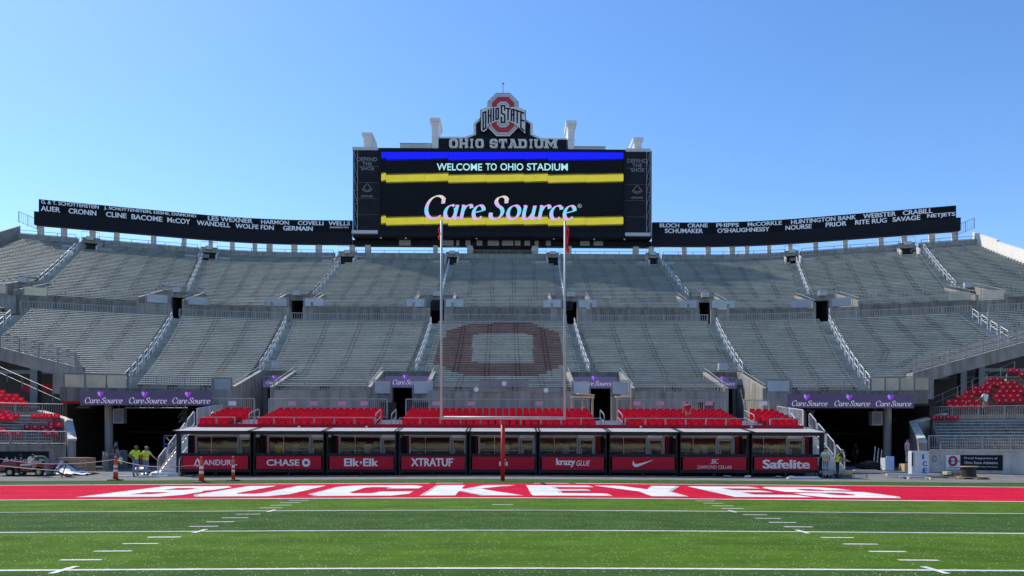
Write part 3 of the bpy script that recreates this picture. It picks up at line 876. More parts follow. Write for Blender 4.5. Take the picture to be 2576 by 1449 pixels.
def fence(name, label, pts, h, post=2.4, bal=0.22, m='steel', panel=None, group=None, r=0.035, br=0.016, mid=False, cat='railing', posts_up=0.0):
    pts = [Vector(p) for p in pts]
    root = thing(name, label, cat, pts[0], group)
    rail = MB()
    for hh in ([0.10, h] + ([h * .6] if mid else [])):
        rail.tube([p + Vector((0, 0, hh)) for p in pts], r if hh == h else r * .8, 5)
    rail.build('rail', M[m], root)
    lens = [(b - a).length for a, b in zip(pts, pts[1:])]; L_ = sum(lens)
    def at(s):
        for a, b, l in zip(pts, pts[1:], lens):
            if s <= l + 1e-6: return a + (b - a) * (s / l), (b - a).normalized()
            s -= l
        return pts[-1], (pts[-1] - pts[-2]).normalized()
    n = max(1, round(L_ / post))
    for i in range(n + 1):
        p, d = at(L_ * i / n)
        q = MB(); q.box((p.x, p.y, p.z + (h + posts_up) / 2), (0.07, 0.07, h + posts_up), math.atan2(d.y, d.x)); q.build('post', M[m], root)
    if bal:
        b_ = MB(); k = int(L_ / bal)
        for i in range(k):
            p, d = at(L_ * (i + .5) / k); u = d * br; v = Vector((-d.y, d.x, 0)) * br
            z0, z1 = Vector((0, 0, .1)), Vector((0, 0, h))
            b_.hexa([p - u - v + z0, p + u - v + z0, p + u + v + z0, p - u + v + z0, p - u - v + z1, p + u - v + z1, p + u + v + z1, p - u + v + z1])
        b_.build('balusters', M[m], root)
    if panel:
        for i in range(n):
            a, d = at(L_ * (i + .06) / n); b, _ = at(L_ * (i + .94) / n)
            v = Vector((-d.y, d.x, 0)) * 0.012
            pm = MB(); z0, z1 = Vector((0, 0, .12)), Vector((0, 0, h - .07))
            pm.hexa([a - v + z0, b - v + z0, b + v + z0, a + v + z0, a - v + z1, b - v + z1, b + v + z1, a + v + z1])
            pm.build('panel', M[panel], root)
    return root
def bowl_pts(deck, t, X0, X1, z, step=3.0):
    return [(x, deck.y(x, t), z) for x in bow(deck, deck.xat(X0, t), deck.xat(X1, t), step)]

def front_col(deck, X, tn):
    x = deck.xat(X, tn); return proj(x, deck.y(x, -.3), 5)[0]
fL = [(front_col(LO, a, 5.4), front_col(LO, b, 5.4)) for a, b, _, _ in LCUT[:4]]
fU = [(front_col(UP, a, 5.2), front_col(UP, b, 5.2)) for a, b, _, _ in UCUT]

# lower deck front parapet, in pieces between the openings
LF = [(534, fL[0][0], 'left of the leftmost doorway'), (fL[0][1], fL[1][0], 'between the two left doorways'), (fL[1][1], fL[2][0], 'in the middle below the red letter O'), (fL[2][1], fL[3][0], 'between the two right doorways'), (fL[3][1], 1990, 'right of the rightmost doorway')]
for a, b, w in LF:
    bowl_wall('parapet_wall', 'grey concrete front wall of the lower deck, %s' % w, LO, -0.35, a, b, 2.6, 5.52, M['concrete'], group='front walls of the lower deck')
    fence('railing', 'metal railing on the lower front wall, %s' % w, bowl_pts(LO, -0.15, a, b, 5.52), 0.62, 2.4, 0.2, group='railings on the lower front wall')
for a, b, w in ((150, 534, 'left'), (1990, 2335, 'right')):
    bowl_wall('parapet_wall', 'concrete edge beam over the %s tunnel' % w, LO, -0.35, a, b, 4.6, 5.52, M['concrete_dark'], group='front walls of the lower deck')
fence('railing', 'metal railing above the left purple banner', bowl_pts(LO, -0.15, 322, 534, 5.52), 0.85, 2.0, 0.17, group='railings over the tunnels')
fence('railing', 'metal railing above the right purple banner', bowl_pts(LO, -0.15, 1990, 2188, 5.52), 0.85, 2.0, 0.17, group='railings over the tunnels')
fence('glass_railing', 'yellowish glazed railing above the left purple banner', bowl_pts(LO, -0.2, 160, 320, 5.3), 1.15, 1.15, 0, 'steel_dark', 'glass_warm', group='glazed railings over the tunnels')
fence('glass_railing', 'yellowish glazed railing above the right purple banner', bowl_pts(LO, -0.2, 2190, 2337, 5.3), 1.15, 1.05, 0, 'steel_dark', 'glass_warm', group='glazed railings over the tunnels')
fence('glass_railing', 'pale glazed railing between left banner and leftmost doorway', bowl_pts(LO, -0.3, 536, fL[0][0], 5.3), 1.05, 1.7, 0, 'steel_dark', 'glass_panel', group='glazed railings by the doorways')
fence('glass_railing', 'pale glazed railing between rightmost doorway and right banner', bowl_pts(LO, -0.3, fL[3][1], 1988, 5.3), 1.05, 1.7, 0, 'steel_dark', 'glass_panel', group='glazed railings by the doorways')

# cross walkway between the decks: wall, railing, upper deck front
WZ = LO.z(T - RUN)
gap_mid = [(26, 50), (432, 450), (704, 732), (1080, 1117), (1424, 1452), (1780, 1808), (2047, 2086), (2444, 2486)]
edges = [-60] + [v for a, b in gap_mid for v in (a, b)] + [2640]
for i in range(0, len(edges), 2):
    a, b = edges[i], edges[i + 1]
    if b - a < 5: continue
    w = ['left of the far left portal', 'right of the far left portal', 'between the second and third portals', 'between the third and fourth portals', 'between the two middle portals', 'between the fifth and sixth portals', 'between the sixth and seventh portals', 'left of the far right portal', 'right of the far right portal'][i // 2]
    bowl_wall('walkway_wall', 'stained concrete walkway wall above the lower deck, %s' % w, LO, T + 0.02, a, b, WZ - .25, WZ + 0.55, M['concrete'], group='walkway walls')
    fence('railing', 'grey baluster railing on the cross walkway, %s' % w, bowl_pts(LO, T + 0.15, a, b, WZ + .55), 0.72, 2.6, 0.24, m='steel', group='walkway railings', br=0.022)
ue = [v for p in fU for v in p][1:-1]
for i in range(0, len(ue), 2):
    a, b = ue[i], ue[i + 1]
    w = ['below CLINE and BACOME', 'below HARMON and GERMAIN', 'under the left of the scoreboard', 'between the goal posts', 'under the right of the scoreboard', 'below SCHUMAKER', 'below NOURSE and PRIOR'][i // 2]
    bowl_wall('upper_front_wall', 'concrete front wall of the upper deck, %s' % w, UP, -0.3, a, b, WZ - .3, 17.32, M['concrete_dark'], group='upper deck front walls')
    fence('railing', 'low railing along the upper deck front, %s' % w, bowl_pts(UP, -0.15, a, b, 17.32), 0.7, 2.4, 0.2, group='upper deck front railings')
bowl_wall('upper_front_wall', 'concrete front wall of the upper deck, right of the far right portal', UP, -0.3, fU[7][1], 2640, WZ - .3, 17.32, M['concrete_dark'], group='upper deck front walls')
wk = MB()
xs = bow(LO, -62, 62, 2.5)
for u, v in zip(xs, xs[1:]):
    wk.quad((u, LO.y(u, T + .3), WZ - .02), (v, LO.y(v, T + .3), WZ - .02), (v, UP.y(v, 6), WZ - .02), (u, UP.y(u, 6), WZ - .02))
tag(wk.build('walkway', M['concrete_dark']), 'concrete cross walkway between the lower and upper decks', 'walkway')
bowl_wall('sun_block_wall', 'unseen concrete outer wall added behind the stand to block sun, below the pillars', UP, T + 1.4, 25, 2470, -0.5, 30.2, M['concrete_dark'], 0.5)  # unseen wall, added to keep sun from leaking in under the decks
bowl_wall('back_wall', 'concrete wall along the top of the upper deck, under the pillars', UP, T + .05, 30, 2462, UP.z(T) - 1.2, UP.z(T) + .78, M['concrete'], 0.4, cutsX=[(a + 3, b - 3) for a, b, _, _ in TCUT])
top = MB(); xs = bow(UP, UEL, UER, 2.5)
for u, v in zip(xs, xs[1:]):
    top.quad((u, UP.y(u, T - 3.6), UP.z(T - 3.5) - 1.9), (v, UP.y(v, T - 3.6), UP.z(T - 3.5) - 1.9), (v, UP.y(v, T + 6.4), UP.z(T - 3.5) - 1.9), (u, UP.y(u, T + 6.4), UP.z(T - 3.5) - 1.9))
tag(top.build('concourse_floor', M['concrete_dark']), 'concrete floor of the open concourse behind the upper deck', 'floor')

# sloping end walls of the upper deck
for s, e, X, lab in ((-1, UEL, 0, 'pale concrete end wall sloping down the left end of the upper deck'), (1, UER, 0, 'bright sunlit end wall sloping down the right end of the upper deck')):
    mb = MB(); P_ = []
    for t in (0, 8, 16, 24, T + 1.5):
        x = e - s * (T - t) * 0.17 + s * 0.12
        P_.append((x, UP.y(x, t), UP.z(t)))
    for a, b in zip(P_, P_[1:]):
        mb.hexa([(a[0], a[1], a[2] - 2), (a[0] + s * .35, a[1], a[2] - 2), (b[0] + s * .35, b[1], b[2] - 2), (b[0], b[1], b[2] - 2),
                 (a[0], a[1], a[2] + 1.75), (a[0] + s * .35, a[1], a[2] + 1.75), (b[0] + s * .35, b[1], b[2] + 1.5), (b[0], b[1], b[2] + 1.5)])
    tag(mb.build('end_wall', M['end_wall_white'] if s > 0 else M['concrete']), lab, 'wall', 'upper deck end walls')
    x = P_[-1][0]; y = P_[-1][1]
    fence('railing', 'tall metal screen at the %s top corner of the upper deck' % ('left' if s < 0 else 'right'), [(x, y - .4, P_[-1][2] + 1.9), (x - s * 2.2, y + .2, P_[-1][2] + 1.0)], 1.5 , 1.0, 0.25, 'steel_dark', group='corner screens')

# ------------------------------------------------------------------ pillars, rails and the name board
PZ0, PZ1 = UP.z(T) + .78, 32.84
PIL = [(94, 109), (153, 167), (225, 239), (286, 299), (379, 392), (456, 468), (524, 534), (578, 589), (635, 645), (670, 684), (733, 746), (794, 808), (879, 891), (918, 932), (1089, 1100), (1174, 1188),
       (1337, 1353), (1423, 1436), (1591, 1605), (1631, 1643), (1713, 1725), (1773, 1786), (1833, 1847), (1872, 1883), (1928, 1938), (1981, 1992), (2044, 2057), (2119, 2131), (2208, 2221), (2266, 2280), (2335, 2350), (2392, 2408)]
TP = T + 1.75
for i, (a, b) in enumerate(PIL):
    xa, xb = UP.xat(a, TP), UP.xat(b, TP); xm = (xa + xb) / 2; y = UP.y(xm, TP)
    mb = MB(); mb.box((xm, y, (PZ0 - 1 + PZ1) / 2), (xb - xa, 0.75, PZ1 - PZ0 + 1), UP.ang(xm, TP))
    o = mb.build('pillar', M['concrete_pale'])
    tag(o, 'short square concrete pillar under the black name board, %s from the %s end' % (NUM[i] if i < 16 else NUM[31 - i], 'left' if i < 16 else 'right'), 'pillar', 'pillars under the name board')
fence('railing', 'tall grey safety railing behind the pillars along the top of the stand, left half', bowl_pts(UP, T + 3.2, 46, 1180, PZ0 - .1, 4), 0.95, 2.2, 0.3, 'steel_dark', group='top railings', br=0.022)
fence('railing', 'tall grey safety railing behind the pillars along the top of the stand, right half', bowl_pts(UP, T + 3.2, 1350, 2452, PZ0 - .1, 4), 0.95, 2.2, 0.3, 'steel_dark', group='top railings', br=0.022)
seg = [46] + [v for a, b, _, _ in TCUT for v in (a, b)] + [2452]
for i in range(0, len(seg), 2):
    if i == 8: 
        pass
    fence('railing', 'low railing on the top wall of the upper deck, %s stretch from the left' % NUM[i // 2], bowl_pts(UP, T + .2, seg[i], seg[i + 1], PZ0, 4), 0.5, 2.4, 0, 'steel_dark', group='top wall railings')

# name board (two stretches either side of the scoreboard) with its lower beam
TB = T + 1.2
Z_B0, Z_B1, Z_B2 = 32.85, 34.75, 36.6
def board(X0, X1, label, words):
    x0 = UP.xat(X0, TB); root = thing('name_board', label, 'sign', (x0, UP.y(x0, TB), Z_B1), 'black name boards')
    def ribbon(Xa, Xb, z0, z1, t0, t1, nm, m):
        mb = MB(); xs = bow(UP, UP.xat(Xa, TB), UP.xat(Xb, TB), 2.0); n = len(xs); vs_ = []
        for x in xs: vs_ += [(x, UP.y(x, t0), z0), (x, UP.y(x, t0), z1), (x, UP.y(x, t1), z1), (x, UP.y(x, t1), z0)]
        fs = [(0, 1, 2, 3), tuple(4 * (n - 1) + k for k in (3, 2, 1, 0))]
        for i in range(n - 1):
            for k in range(4): fs.append((4 * i + k, 4 * i + (k + 1) % 4, 4 * i + 4 + (k + 1) % 4, 4 * i + 4 + k))
        mb.add(vs_, fs); return mb.build(nm, M[m], root)
    ribbon(X0, X1, Z_B1 + .02, Z_B2, TB, TB + .5, 'name_panel', 'board_black')
    ribbon(X0 - (9 if X0 < 300 else 0), X1 + (9 if X1 > 2000 else 0), Z_B0, Z_B1, TB - .25, TB + .6, 'lower_beam', 'board_navy')
    for body, a, b, v0, v1 in words:
        xa, xb = UP.xat(a, TB), UP.xat(b, TB)
        p = Vector((xa, UP.y(xa, TB - .08), Z_B1 + (Z_B2 - Z_B1) * v0)); q = Vector((xb, UP.y(xb, TB - .08), p.z))
        mb = MB(); put_text(mb, body, p, (q - p).normalized(), (0, 0, 1), (q - p).length, (Z_B2 - Z_B1) * (v1 - v0), 0, 0.045)
        mb.build('lettering', M['name_grey'], root)
R1, R2 = (.56, .90), (.08, .46)
board(96, 884, 'long black board with rows of grey names such as AUER, CRONIN and WANDELL', [
    ('G. & T. SCHOTTENSTEIN', 103, 248, .66, .96), ('J. SCHOTTENSTEIN, DESHE, DIAMOND', 261, 493, .62, .93), ('LES WEXNER', 522, 635, .55, .93), ('HARMON', 656, 726, *R1), ('COVELLI', 748, 813, *R1), ('WELLS', 825, 880, *R1), ('DAVIDSON FDN', 829, 876, .33, .46),
    ('AUER', 102, 151, .1, .5), ('CRONIN', 172, 242, .1, .5), ('CLINE', 266, 318, .1, .5), ('BACOME', 330, 408, .09, .5), ('McCOY', 420, 478, .09, .5), ('WANDELL', 494, 579, .09, .48), ('WOLFE FDN', 591, 688, *R2), ('GERMAIN', 711, 786, *R2)])
board(1640, 2404, 'long black board with rows of grey names such as BLOCH, PHIPPS and WEBSTER', [
    ('BLOCH', 1658, 1707, *R1), ('CRANE', 1728, 1779, *R1), ('PHIPPS', 1800, 1857, *R1), ('McCORKLE', 1879, 1965, *R1), ('HUNTINGTON BANK', 1988, 2152, .54, .90), ('WEBSTER', 2169, 2252, .54, .92), ('CRABILL', 2269, 2344, .54, .92),
    ('SCHUMAKER', 1671, 1767, *R2), ("O'SHAUGHNESSY", 1803, 1934, *R2), ('NOURSE', 1974, 2040, *R2), ('PRIOR', 2075, 2128, *R2), ('RITE RUG', 2149, 2229, .08, .46), ('SAVAGE', 2243, 2313, .08, .46), ('NETJETS', 2330, 2401, .1, .48)])
# ------------------------------------------------------------------ scoreboard
DS = 113.2
def S(X, Y, dep=0.0):
    p = pt(X, Y, DS); p.y += dep; return p
sb = thing('scoreboard', 'huge black scoreboard with a lit screen and a red O crest on top', 'scoreboard', S(1262, 596))
mb = MB()
a, b = S(885, 371), S(1639, 594)
mb.b2(S(885, 378).x, S(1639, 378).x, DS + .35, DS + 4.8, S(1262, 596).z, S(1262, 375).z); mb.build('body', M['board_navy'], sb)
# side columns: dark mesh panels on a light frame
for X0, X1, Yt, Yb, lean in ((886, 951, 378, 580, 1), (1573, 1637, 382, 586, -1)):
    q = MB(); q.b2(S(X0, 500).x, S(X1, 500).x, DS + .05, DS + .35, S(X0, Yb).z, S(X0, Yt).z)
    col = q.build('side_panel', M['mesh_dark'], sb)
    t = MB(); ex = X0 + 3 if lean > 0 else X1 - 3; ix = ex + 9 * lean
    for X in (ex, ix): t.tube([S(X, Yt, -.02), S(X, Yb, -.02)], .05, 4)
    n = 6
    for i in range(n):
        y0 = Yt + (Yb - Yt) * i / n; y1 = Yt + (Yb - Yt) * (i + 1) / n
        t.tube([S(ex, y0, -.02), S(ix, y1, -.02)], .035, 4); t.tube([S(ex, y1, -.02), S(ix, y1, -.02)], .035, 4)
    t.build('ladder_truss', M['dim_grey'], sb)
    sm = MB()
    for k in range(1, 5): yy = Yt + (Yb - Yt) * k / 5; sm.b2(S(X0, 0).x, S(X1, 0).x, DS + .03, DS + .049, S(cX_ := (X0 + X1) / 2, yy + .35).z, S(cX_, yy).z)
    sm.build('panel_seam', M['steel_dark'], col)
    w = MB(); cX = (X0 + X1) / 2 + 3.5 * lean
    for k, (s, wd) in enumerate((('DEFEND', 49), ('THE', 24), ("'SHOE", 35))):
        yb = Yt + 27 + k * 11.6
        put_text(w, s, S(cX - wd / 2, yb, -.0), (1, 0, 0), (0, 0, 1), wd * DS / F, 9.2 * DS / F, 0, 0.0)
    put_text(w, 'ANDURIL', S(cX - 15, Yt + 118, -.0), (1, 0, 0), (0, 0, 1), 30 * DS / F, 5.5 * DS / F, 0, 0.0)
    w.build('lettering', M['dim_grey'], col)
    lg = MB(); cy = Yt + 98
    for k, (r0, r1, a0, a1) in enumerate(((13.5, 12, 200, 340), (9, 7.6, 205, 335))):
        o = [(cX + r0 * math.cos(rad(a)), cy - 4 - r0 * math.sin(rad(a)) * .8) for a in range(a0, a1 + 1, 10)]
        i_ = [(cX + r1 * math.cos(rad(a)), cy - 4 - r1 * math.sin(rad(a)) * .8) for a in range(a0, a1 + 1, 10)]
        for p1, p2, p3, p4 in zip(o, o[1:], i_[1:], i_): lg.quad(S(*p1), S(*p2), S(*p3), S(*p4))
    for x1, x2 in ((-12, -2), (12, 2)):
        lg.quad(S(cX + x1, cy, 0), S(cX + x1 * .85, cy, 0), S(cX + x2 * .3, cy - 14, 0), S(cX + x2, cy - 14, 0))
    lg.build('emblem', M['dim_grey'], col)
    q = MB(); q.b2(S(X0 - 1, 0).x, S(X1 - 2, 0).x, DS - .1, DS + 4.9, S(cX, Yt).z + .003, S(cX, Yt - 8).z); q.build('top_cap', M['cap_grey'], sb)
    q = MB(); q.b2(S(X0 - 2, 0).x, S(X1 - 2, 0).x, DS - .2, DS + 4.9, S(cX, Yb + 8).z, S(cX, Yb).z - .003); q.build('base_cap', M['cap_grey'], sb)
# screen
SX0, SX1, SY0, SY1 = 957, 1567, 381, 583
q = MB(); q.b2(S(SX0, 0).x, S(SX1, 0).x, DS + .1, DS + .35, S(1262, SY1).z, S(1262, SY0).z); scr = q.build('screen', M['led_off'], sb)
q = MB()
for X0, X1, Y0, Y1 in ((951, SX0 - .3, 376, 588), (SX1 + .3, 1573, 376, 588)): q.b2(S(X0, 0).x, S(X1, 0).x, DS, DS + .35, S(1262, Y1).z, S(1262, Y0).z)
q.b2(S(951, 0).x, S(1573, 0).x, DS - .003, DS + .35, S(1262, SY0 - .3).z, S(1262, 374).z); q.b2(S(951, 0).x, S(1573, 0).x, DS - .003, DS + .35, S(1262, 595).z, S(1262, SY1 + .3).z)
q.build('screen_frame', M['board_navy'], sb)
steps = [957, 969, 1066, 1126, 1221, 1316, 1377, 1472, 1567]
def band(mm, yt, yb, jag):
    q = MB(); k = 0
    for i, (a, b) in enumerate(zip(steps, steps[1:])):
        dy = (0, 3.2, 1.5, 4.2, 3, 2.5, 4.5, 3)[i]
        y0 = yt + (dy if jag else 0); y1 = yb + dy
        q.quad(S(a + .3, y1, .085), S(b, y1 - 2.2, .085), S(b, y0 - (2.2 if jag else 0), .085), S(a + .3, y0, .085))
        # dithered LED dots at the edges of the band
        for row in range(2):
            x = a + 1.5
            while x < b - 1:
                f = (x - a) / (b - a)
                for yy, on in ((y1 - 2.2 * f + 1.0 + row * 1.5, True), (y0 - 2.2 * f - 1.9 - row * 1.5, jag)):
                    if on: q.quad(S(x, yy + .9, .085), S(x + 1.2, yy + .9, .085), S(x + 1.2, yy, .085), S(x, yy, .085))
                x += 2.6 * (1 + row)
    q.build('light_band', M[mm], scr)
band('led_blue', SY0 + .6, 397.5, False); band('led_yellow', 437, 454, True); band('led_yellow', 545, 562, True)
q = MB()
for wd, a, b in (('WELCOME', 1097, 1211), ('TO', 1220, 1248), ('OHIO', 1257, 1315), ('STADIUM', 1324, 1427)):
    put_text(q, wd, S(a, 428, .08), (1, 0, 0), (0, 0, 1), (b - a) * DS / F, 18 * DS / F, 0, 0.015)
q.build('lettering', M['led_cyan'], scr)
q = MB(); care_source(q, S(1060, 549.5, .06), (1, 0, 0), (0, -1, 0), 392 * DS / F, 0, 0.115, 0.035); q.build('lettering', M['led_irid'], scr)
q = MB(); put_text(q, 'R', S(1455, 520.5, .075), (1, 0, 0), (0, 0, 1), 4 * DS / F, 5.5 * DS / F)
c_ = S(1457, 517.5, .08)
for k in range(16):
    a0, a1 = 2 * math.pi * k / 16, 2 * math.pi * (k + 1) / 16
    q.quad(*[c_ + Vector((r * math.cos(a) * DS / F, 0, r * math.sin(a) * DS / F)) for r, a in ((5.2, a0), (5.2, a1), (4.5, a1), (4.5, a0))])
q.build('lettering', M['led_white'], scr)
# towers, boxes, mast
def tower(X0, X1, Ytop, Ybase, capw, caph):
    q = MB(); y0, y1 = DS + .5, DS + 4.2
    x0, x1 = S(X0, 0).x, S(X1, 0).x; zb, zt = S(1262, Ybase).z, S(1262, Ytop).z
    cw, ch = capw * DS / F, caph * DS / F
    q.b2(x0, x1, y0, y1, zb, zt - ch * 2.2)
    q.hexa([(x0, y0, zt - ch * 2.2), (x1, y0, zt - ch * 2.2), (x1, y1, zt - ch * 2.2), (x0, y1, zt - ch * 2.2), (x0 - cw, y0 - cw, zt - ch), (x1 + cw, y0 - cw, zt - ch), (x1 + cw, y1 + cw, zt - ch), (x0 - cw, y1 + cw, zt - ch)])
    q.b2(x0 - cw * 1.5, x1 + cw * 1.5, y0 - cw * 1.5, y1 + cw * 1.5, zt - ch, zt)
    zm = zb + (zt - zb) * .38
    q.b2(x0 - .06, x1 + .06, y0 - .06, y1 + .06, zm, zm + .16)
    q.build('tower', M['cap_white'], sb)
tower(912, 930, 334, 372, 3, 8); tower(1084, 1100, 296, 372, 3.5, 9); tower(1428, 1444, 300, 377, 3.5, 9); tower(1596, 1613, 341, 379, 3, 8)
for X0, X1, Yt, Yb in ((1002, 1082, 355, 374), (1446, 1524, 360, 378)):
    q = MB(); q.b2(S(X0, 0).x, S(X1, 0).x, DS + 1.2, DS + 4, S(1262, Yb).z, S(1262, Yt).z); q.b2(S(X0 - 1, 0).x, S(X1 + 1, 0).x, DS + 1.1, DS + 4.1, S(1262, Yt).z + .003, S(1262, Yt - 1.5).z)
    q.build('roof_box', M['cap_grey'], sb)
q = MB(); q.tube([S(1264, 236, 2.5), S(1263.5, 215, 2.5), S(1263.5, 192, 2.5)], [.09, .06, .045], 6); q.ball(S(1263.5, 190, 2.5), .19, 10); q.build('mast', M['steel'], sb)
# gable with stadium name
CS = lambda u, v: (872 + u * .3073, 174.4 + v * .3073)
outer = [(740, 652), (740, 533), (960, 533), (1030, 508), (1030, 425), (1087, 372), (1462, 388), (1520, 425), (1520, 512), (1590, 543), (1805, 545), (1805, 655)]
inner = [(745, 652), (745, 551), (975, 551), (1052, 522), (1052, 432), (1095, 395), (1455, 405), (1498, 433), (1498, 522), (1575, 559), (1800, 561), (1800, 655)]
fS = lambda u, v, d: S(*CS(u, v), d)
q = MB(); q.prism(outer, fS, .8, 3.4); q.build('gable_border', M['cap_white'], sb)
q = MB(); q.prism(inner, fS, .62, .8); gab = q.build('gable_panel', M['board_navy'], sb)
wx = [('O', 832, 905), ('H', 918, 984), ('I', 994, 1040), ('O', 1048, 1116), ('S', 1165, 1230), ('T', 1240, 1306), ('A', 1322, 1392), ('D', 1404, 1470), ('I', 1482, 1526), ('U', 1534, 1604), ('M', 1620, 1714)]
for ch, u0, u1 in wx:
    for nm, off, d0, d1, mm in (('letter_edge', 5, .44, .60, 'letter_edge'), ('letter', 0, .30, .44, 'letter_stone')):
        q = MB(); v1 = 638 + off; v0 = 560 + (u0 - 832) * .006 + off
        for poly in block(ch, .30, .21, .2, .17 if ch in 'IT' else 0):
            q.prism([(u0 + a * (u1 - u0) + off * .6, v1 + (v0 - v1) * b) for a, b in poly], fS, d0, d1)
        for poly in slabs(ch):
            q.prism([(u0 + a * (u1 - u0) + off * .6, v1 + (v0 - v1) * b) for a, b in poly], fS, d0 - .012, d1 - .012)
        q.build(nm, M[mm], gab)
# crest
CC = lambda u, v: (1173.9 + u * .1111, 221.4 + v * .1111)
fC = lambda u, v, d: S(*CC(u, v), d)
bk = [(655, 92), (960, 92), (1158, 292), (1158, 412), (1327, 487), (1327, 1062), (1135, 905), (965, 1082), (660, 1082), (470, 890), (440, 955), (365, 1000), (292, 960), (292, 472), (456, 405), (456, 288)]
q = MB(); q.prism(bk, fC, .28, .6); crest = q.build('crest', M['board_navy'], sb)
def sc(poly, cx, cy, fx, fy): return [(cx + (u - cx) * fx, cy + (v - cy) * fy) for u, v in poly]
oct_ = lambda x0, x1, y0, y1, c: [(x0 + c, y0), (x1 - c, y0), (x1, y0 + c), (x1, y1 - c), (x1 - c, y1), (x0 + c, y1), (x0, y1 - c), (x0, y0 + c)]
def plate(nm, poly, d, mm, th=.03):
    q = MB(); q.prism(poly, fC, d, d + th); q.build(nm, M[mm], crest)
wing = [(310, 485), (478, 420), (1140, 420), (1310, 500), (1310, 1035), (1135, 880), (440, 880), (435, 950), (365, 995), (310, 955)]
plate('crest_plate', oct_(472, 1142, 108, 1075, 188), .245, 'logo_white')
plate('crest_plate', oct_(498, 1118, 132, 1050, 178), .21, 'logo_grey')
plate('crest_plate', oct_(530, 1086, 162, 1020, 164), .175, 'logo_white')
plate('crest_red', oct_(553, 1064, 185, 997, 138), .14, 'logo_red')
plate('crest_plate', oct_(670, 948, 302, 882, 72), .105, 'logo_white')
plate('crest_plate', oct_(690, 928, 325, 860, 64), .07, 'logo_grey')
plate('crest_plate', oct_(715, 903, 358, 828, 50), .035, 'logo_white')
plate('crest_banner', [(310, 485), (470, 425), (640, 432), (820, 380), (960, 432), (1140, 425), (1310, 500), (1310, 1035), (1100, 830), (960, 760), (880, 740), (880, 800), (740, 800), (740, 740), (660, 750), (480, 830), (435, 950), (365, 995), (310, 955)], 0.0, 'logo_white')
def stroke(mb, pts, w, d, closed=False):
    if closed: pts = pts + [pts[0]]
    for i, (p, r) in enumerate(zip(pts, pts[1:])):
        dx, dy = r[0] - p[0], r[1] - p[1]; l = math.hypot(dx, dy); dx, dy = dx / l, dy / l; e = w * .45
        p2 = (p[0] - dx * e, p[1] - dy * e); r2 = (r[0] + dx * e, r[1] + dy * e); nx, ny = -dy * w / 2, dx * w / 2
        dd = d - i * .004
        mb.quad(fC(p2[0] + nx, p2[1] + ny, dd), fC(r2[0] + nx, r2[1] + ny, dd), fC(r2[0] - nx, r2[1] - ny, dd), fC(p2[0] - nx, p2[1] - ny, dd))
q = MB(); k = -.01
for pts, cl in (([(355, 565), (415, 540), (415, 905), (360, 940)], 1), ([(477, 500), (477, 795)], 0), ([(533, 480), (533, 765)], 0), ([(477, 640), (533, 612)], 0), ([(590, 465), (590, 740)], 0), ([(648, 475), (700, 460), (700, 695), (648, 710)], 1),
                ([(845, 500), (845, 402), (770, 402), (770, 565), (845, 612), (845, 780), (770, 780), (770, 665)], 0), ([(885, 458), (962, 470)], 0), ([(922, 465), (920, 715)], 0), ([(995, 735), (997, 495), (1050, 485), (1050, 750)], 0), ([(995, 605), (1050, 605)], 0),
                ([(1085, 503), (1172, 530)], 0), ([(1128, 515), (1128, 785)], 0), ([(1212, 535), (1212, 905)], 0), ([(1212, 545), (1278, 572)], 0), ([(1212, 720), (1278, 748)], 0), ([(1212, 905), (1278, 965)], 0)):
    stroke(q, pts, 34, k, cl); k -= .002
q.build('lettering', M['board_navy'], crest)
# support beam under the board with small posters, and the dark recess below
q = MB(); q.b2(UP.xat(885, TB), UP.xat(1639, TB), DS + 2.0, DS + 2.9, Z_B0 - .08, S(1262, 596).z - .02); q.build('support_beam', M['board_navy'], sb)
for X0, X1 in ((1003, 1032), (1056, 1110), (1113, 1140), (1147, 1154), (1170, 1182), (1198, 1212), (1226, 1254), (1262, 1290), (1294, 1308), (1318, 1332), (1344, 1354), (1372, 1384), (1414, 1450), (1458, 1482), (1492, 1516)):
    q = MB(); a, b = pt(X0, 618, DS + 1.98), pt(X1, 603, DS + 1.98); q.b2(a.x, b.x, a.y - .03, a.y + .015, a.z, b.z)
    q.build('poster', M['mesh_dark' if X1 - X0 > 30 else 'dim_grey'], sb)
q = MB()
for X in (955, 1018, 1197, 1393, 1495, 1572): 
    p = pt(X, 598.5, DS - .1); q.b2(p.x - .12, p.x + .12, DS + .6, DS + .9, S(1262, 596).z - .14, S(1262, 596).z)
q.build('soffit_lamp', M['light_lens'], sb)
rc = thing('press_room', 'dark open room below the middle of the scoreboard, behind a railing', 'room', pt(1265, 645, DS + 4))
q = MB(); xa, xb = kx(1189) * 116, kx(1336) * 116
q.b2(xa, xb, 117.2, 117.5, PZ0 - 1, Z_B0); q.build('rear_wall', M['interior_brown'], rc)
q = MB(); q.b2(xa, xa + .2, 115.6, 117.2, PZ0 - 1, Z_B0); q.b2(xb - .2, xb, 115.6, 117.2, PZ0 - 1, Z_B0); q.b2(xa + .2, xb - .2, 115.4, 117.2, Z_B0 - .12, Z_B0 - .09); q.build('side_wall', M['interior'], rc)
fence('railing', 'light railing in front of the dark press room under the scoreboard', [(xa, 114.6, PZ0), (xb, 114.6, PZ0)], .85, 1.8, .2, 'steel')

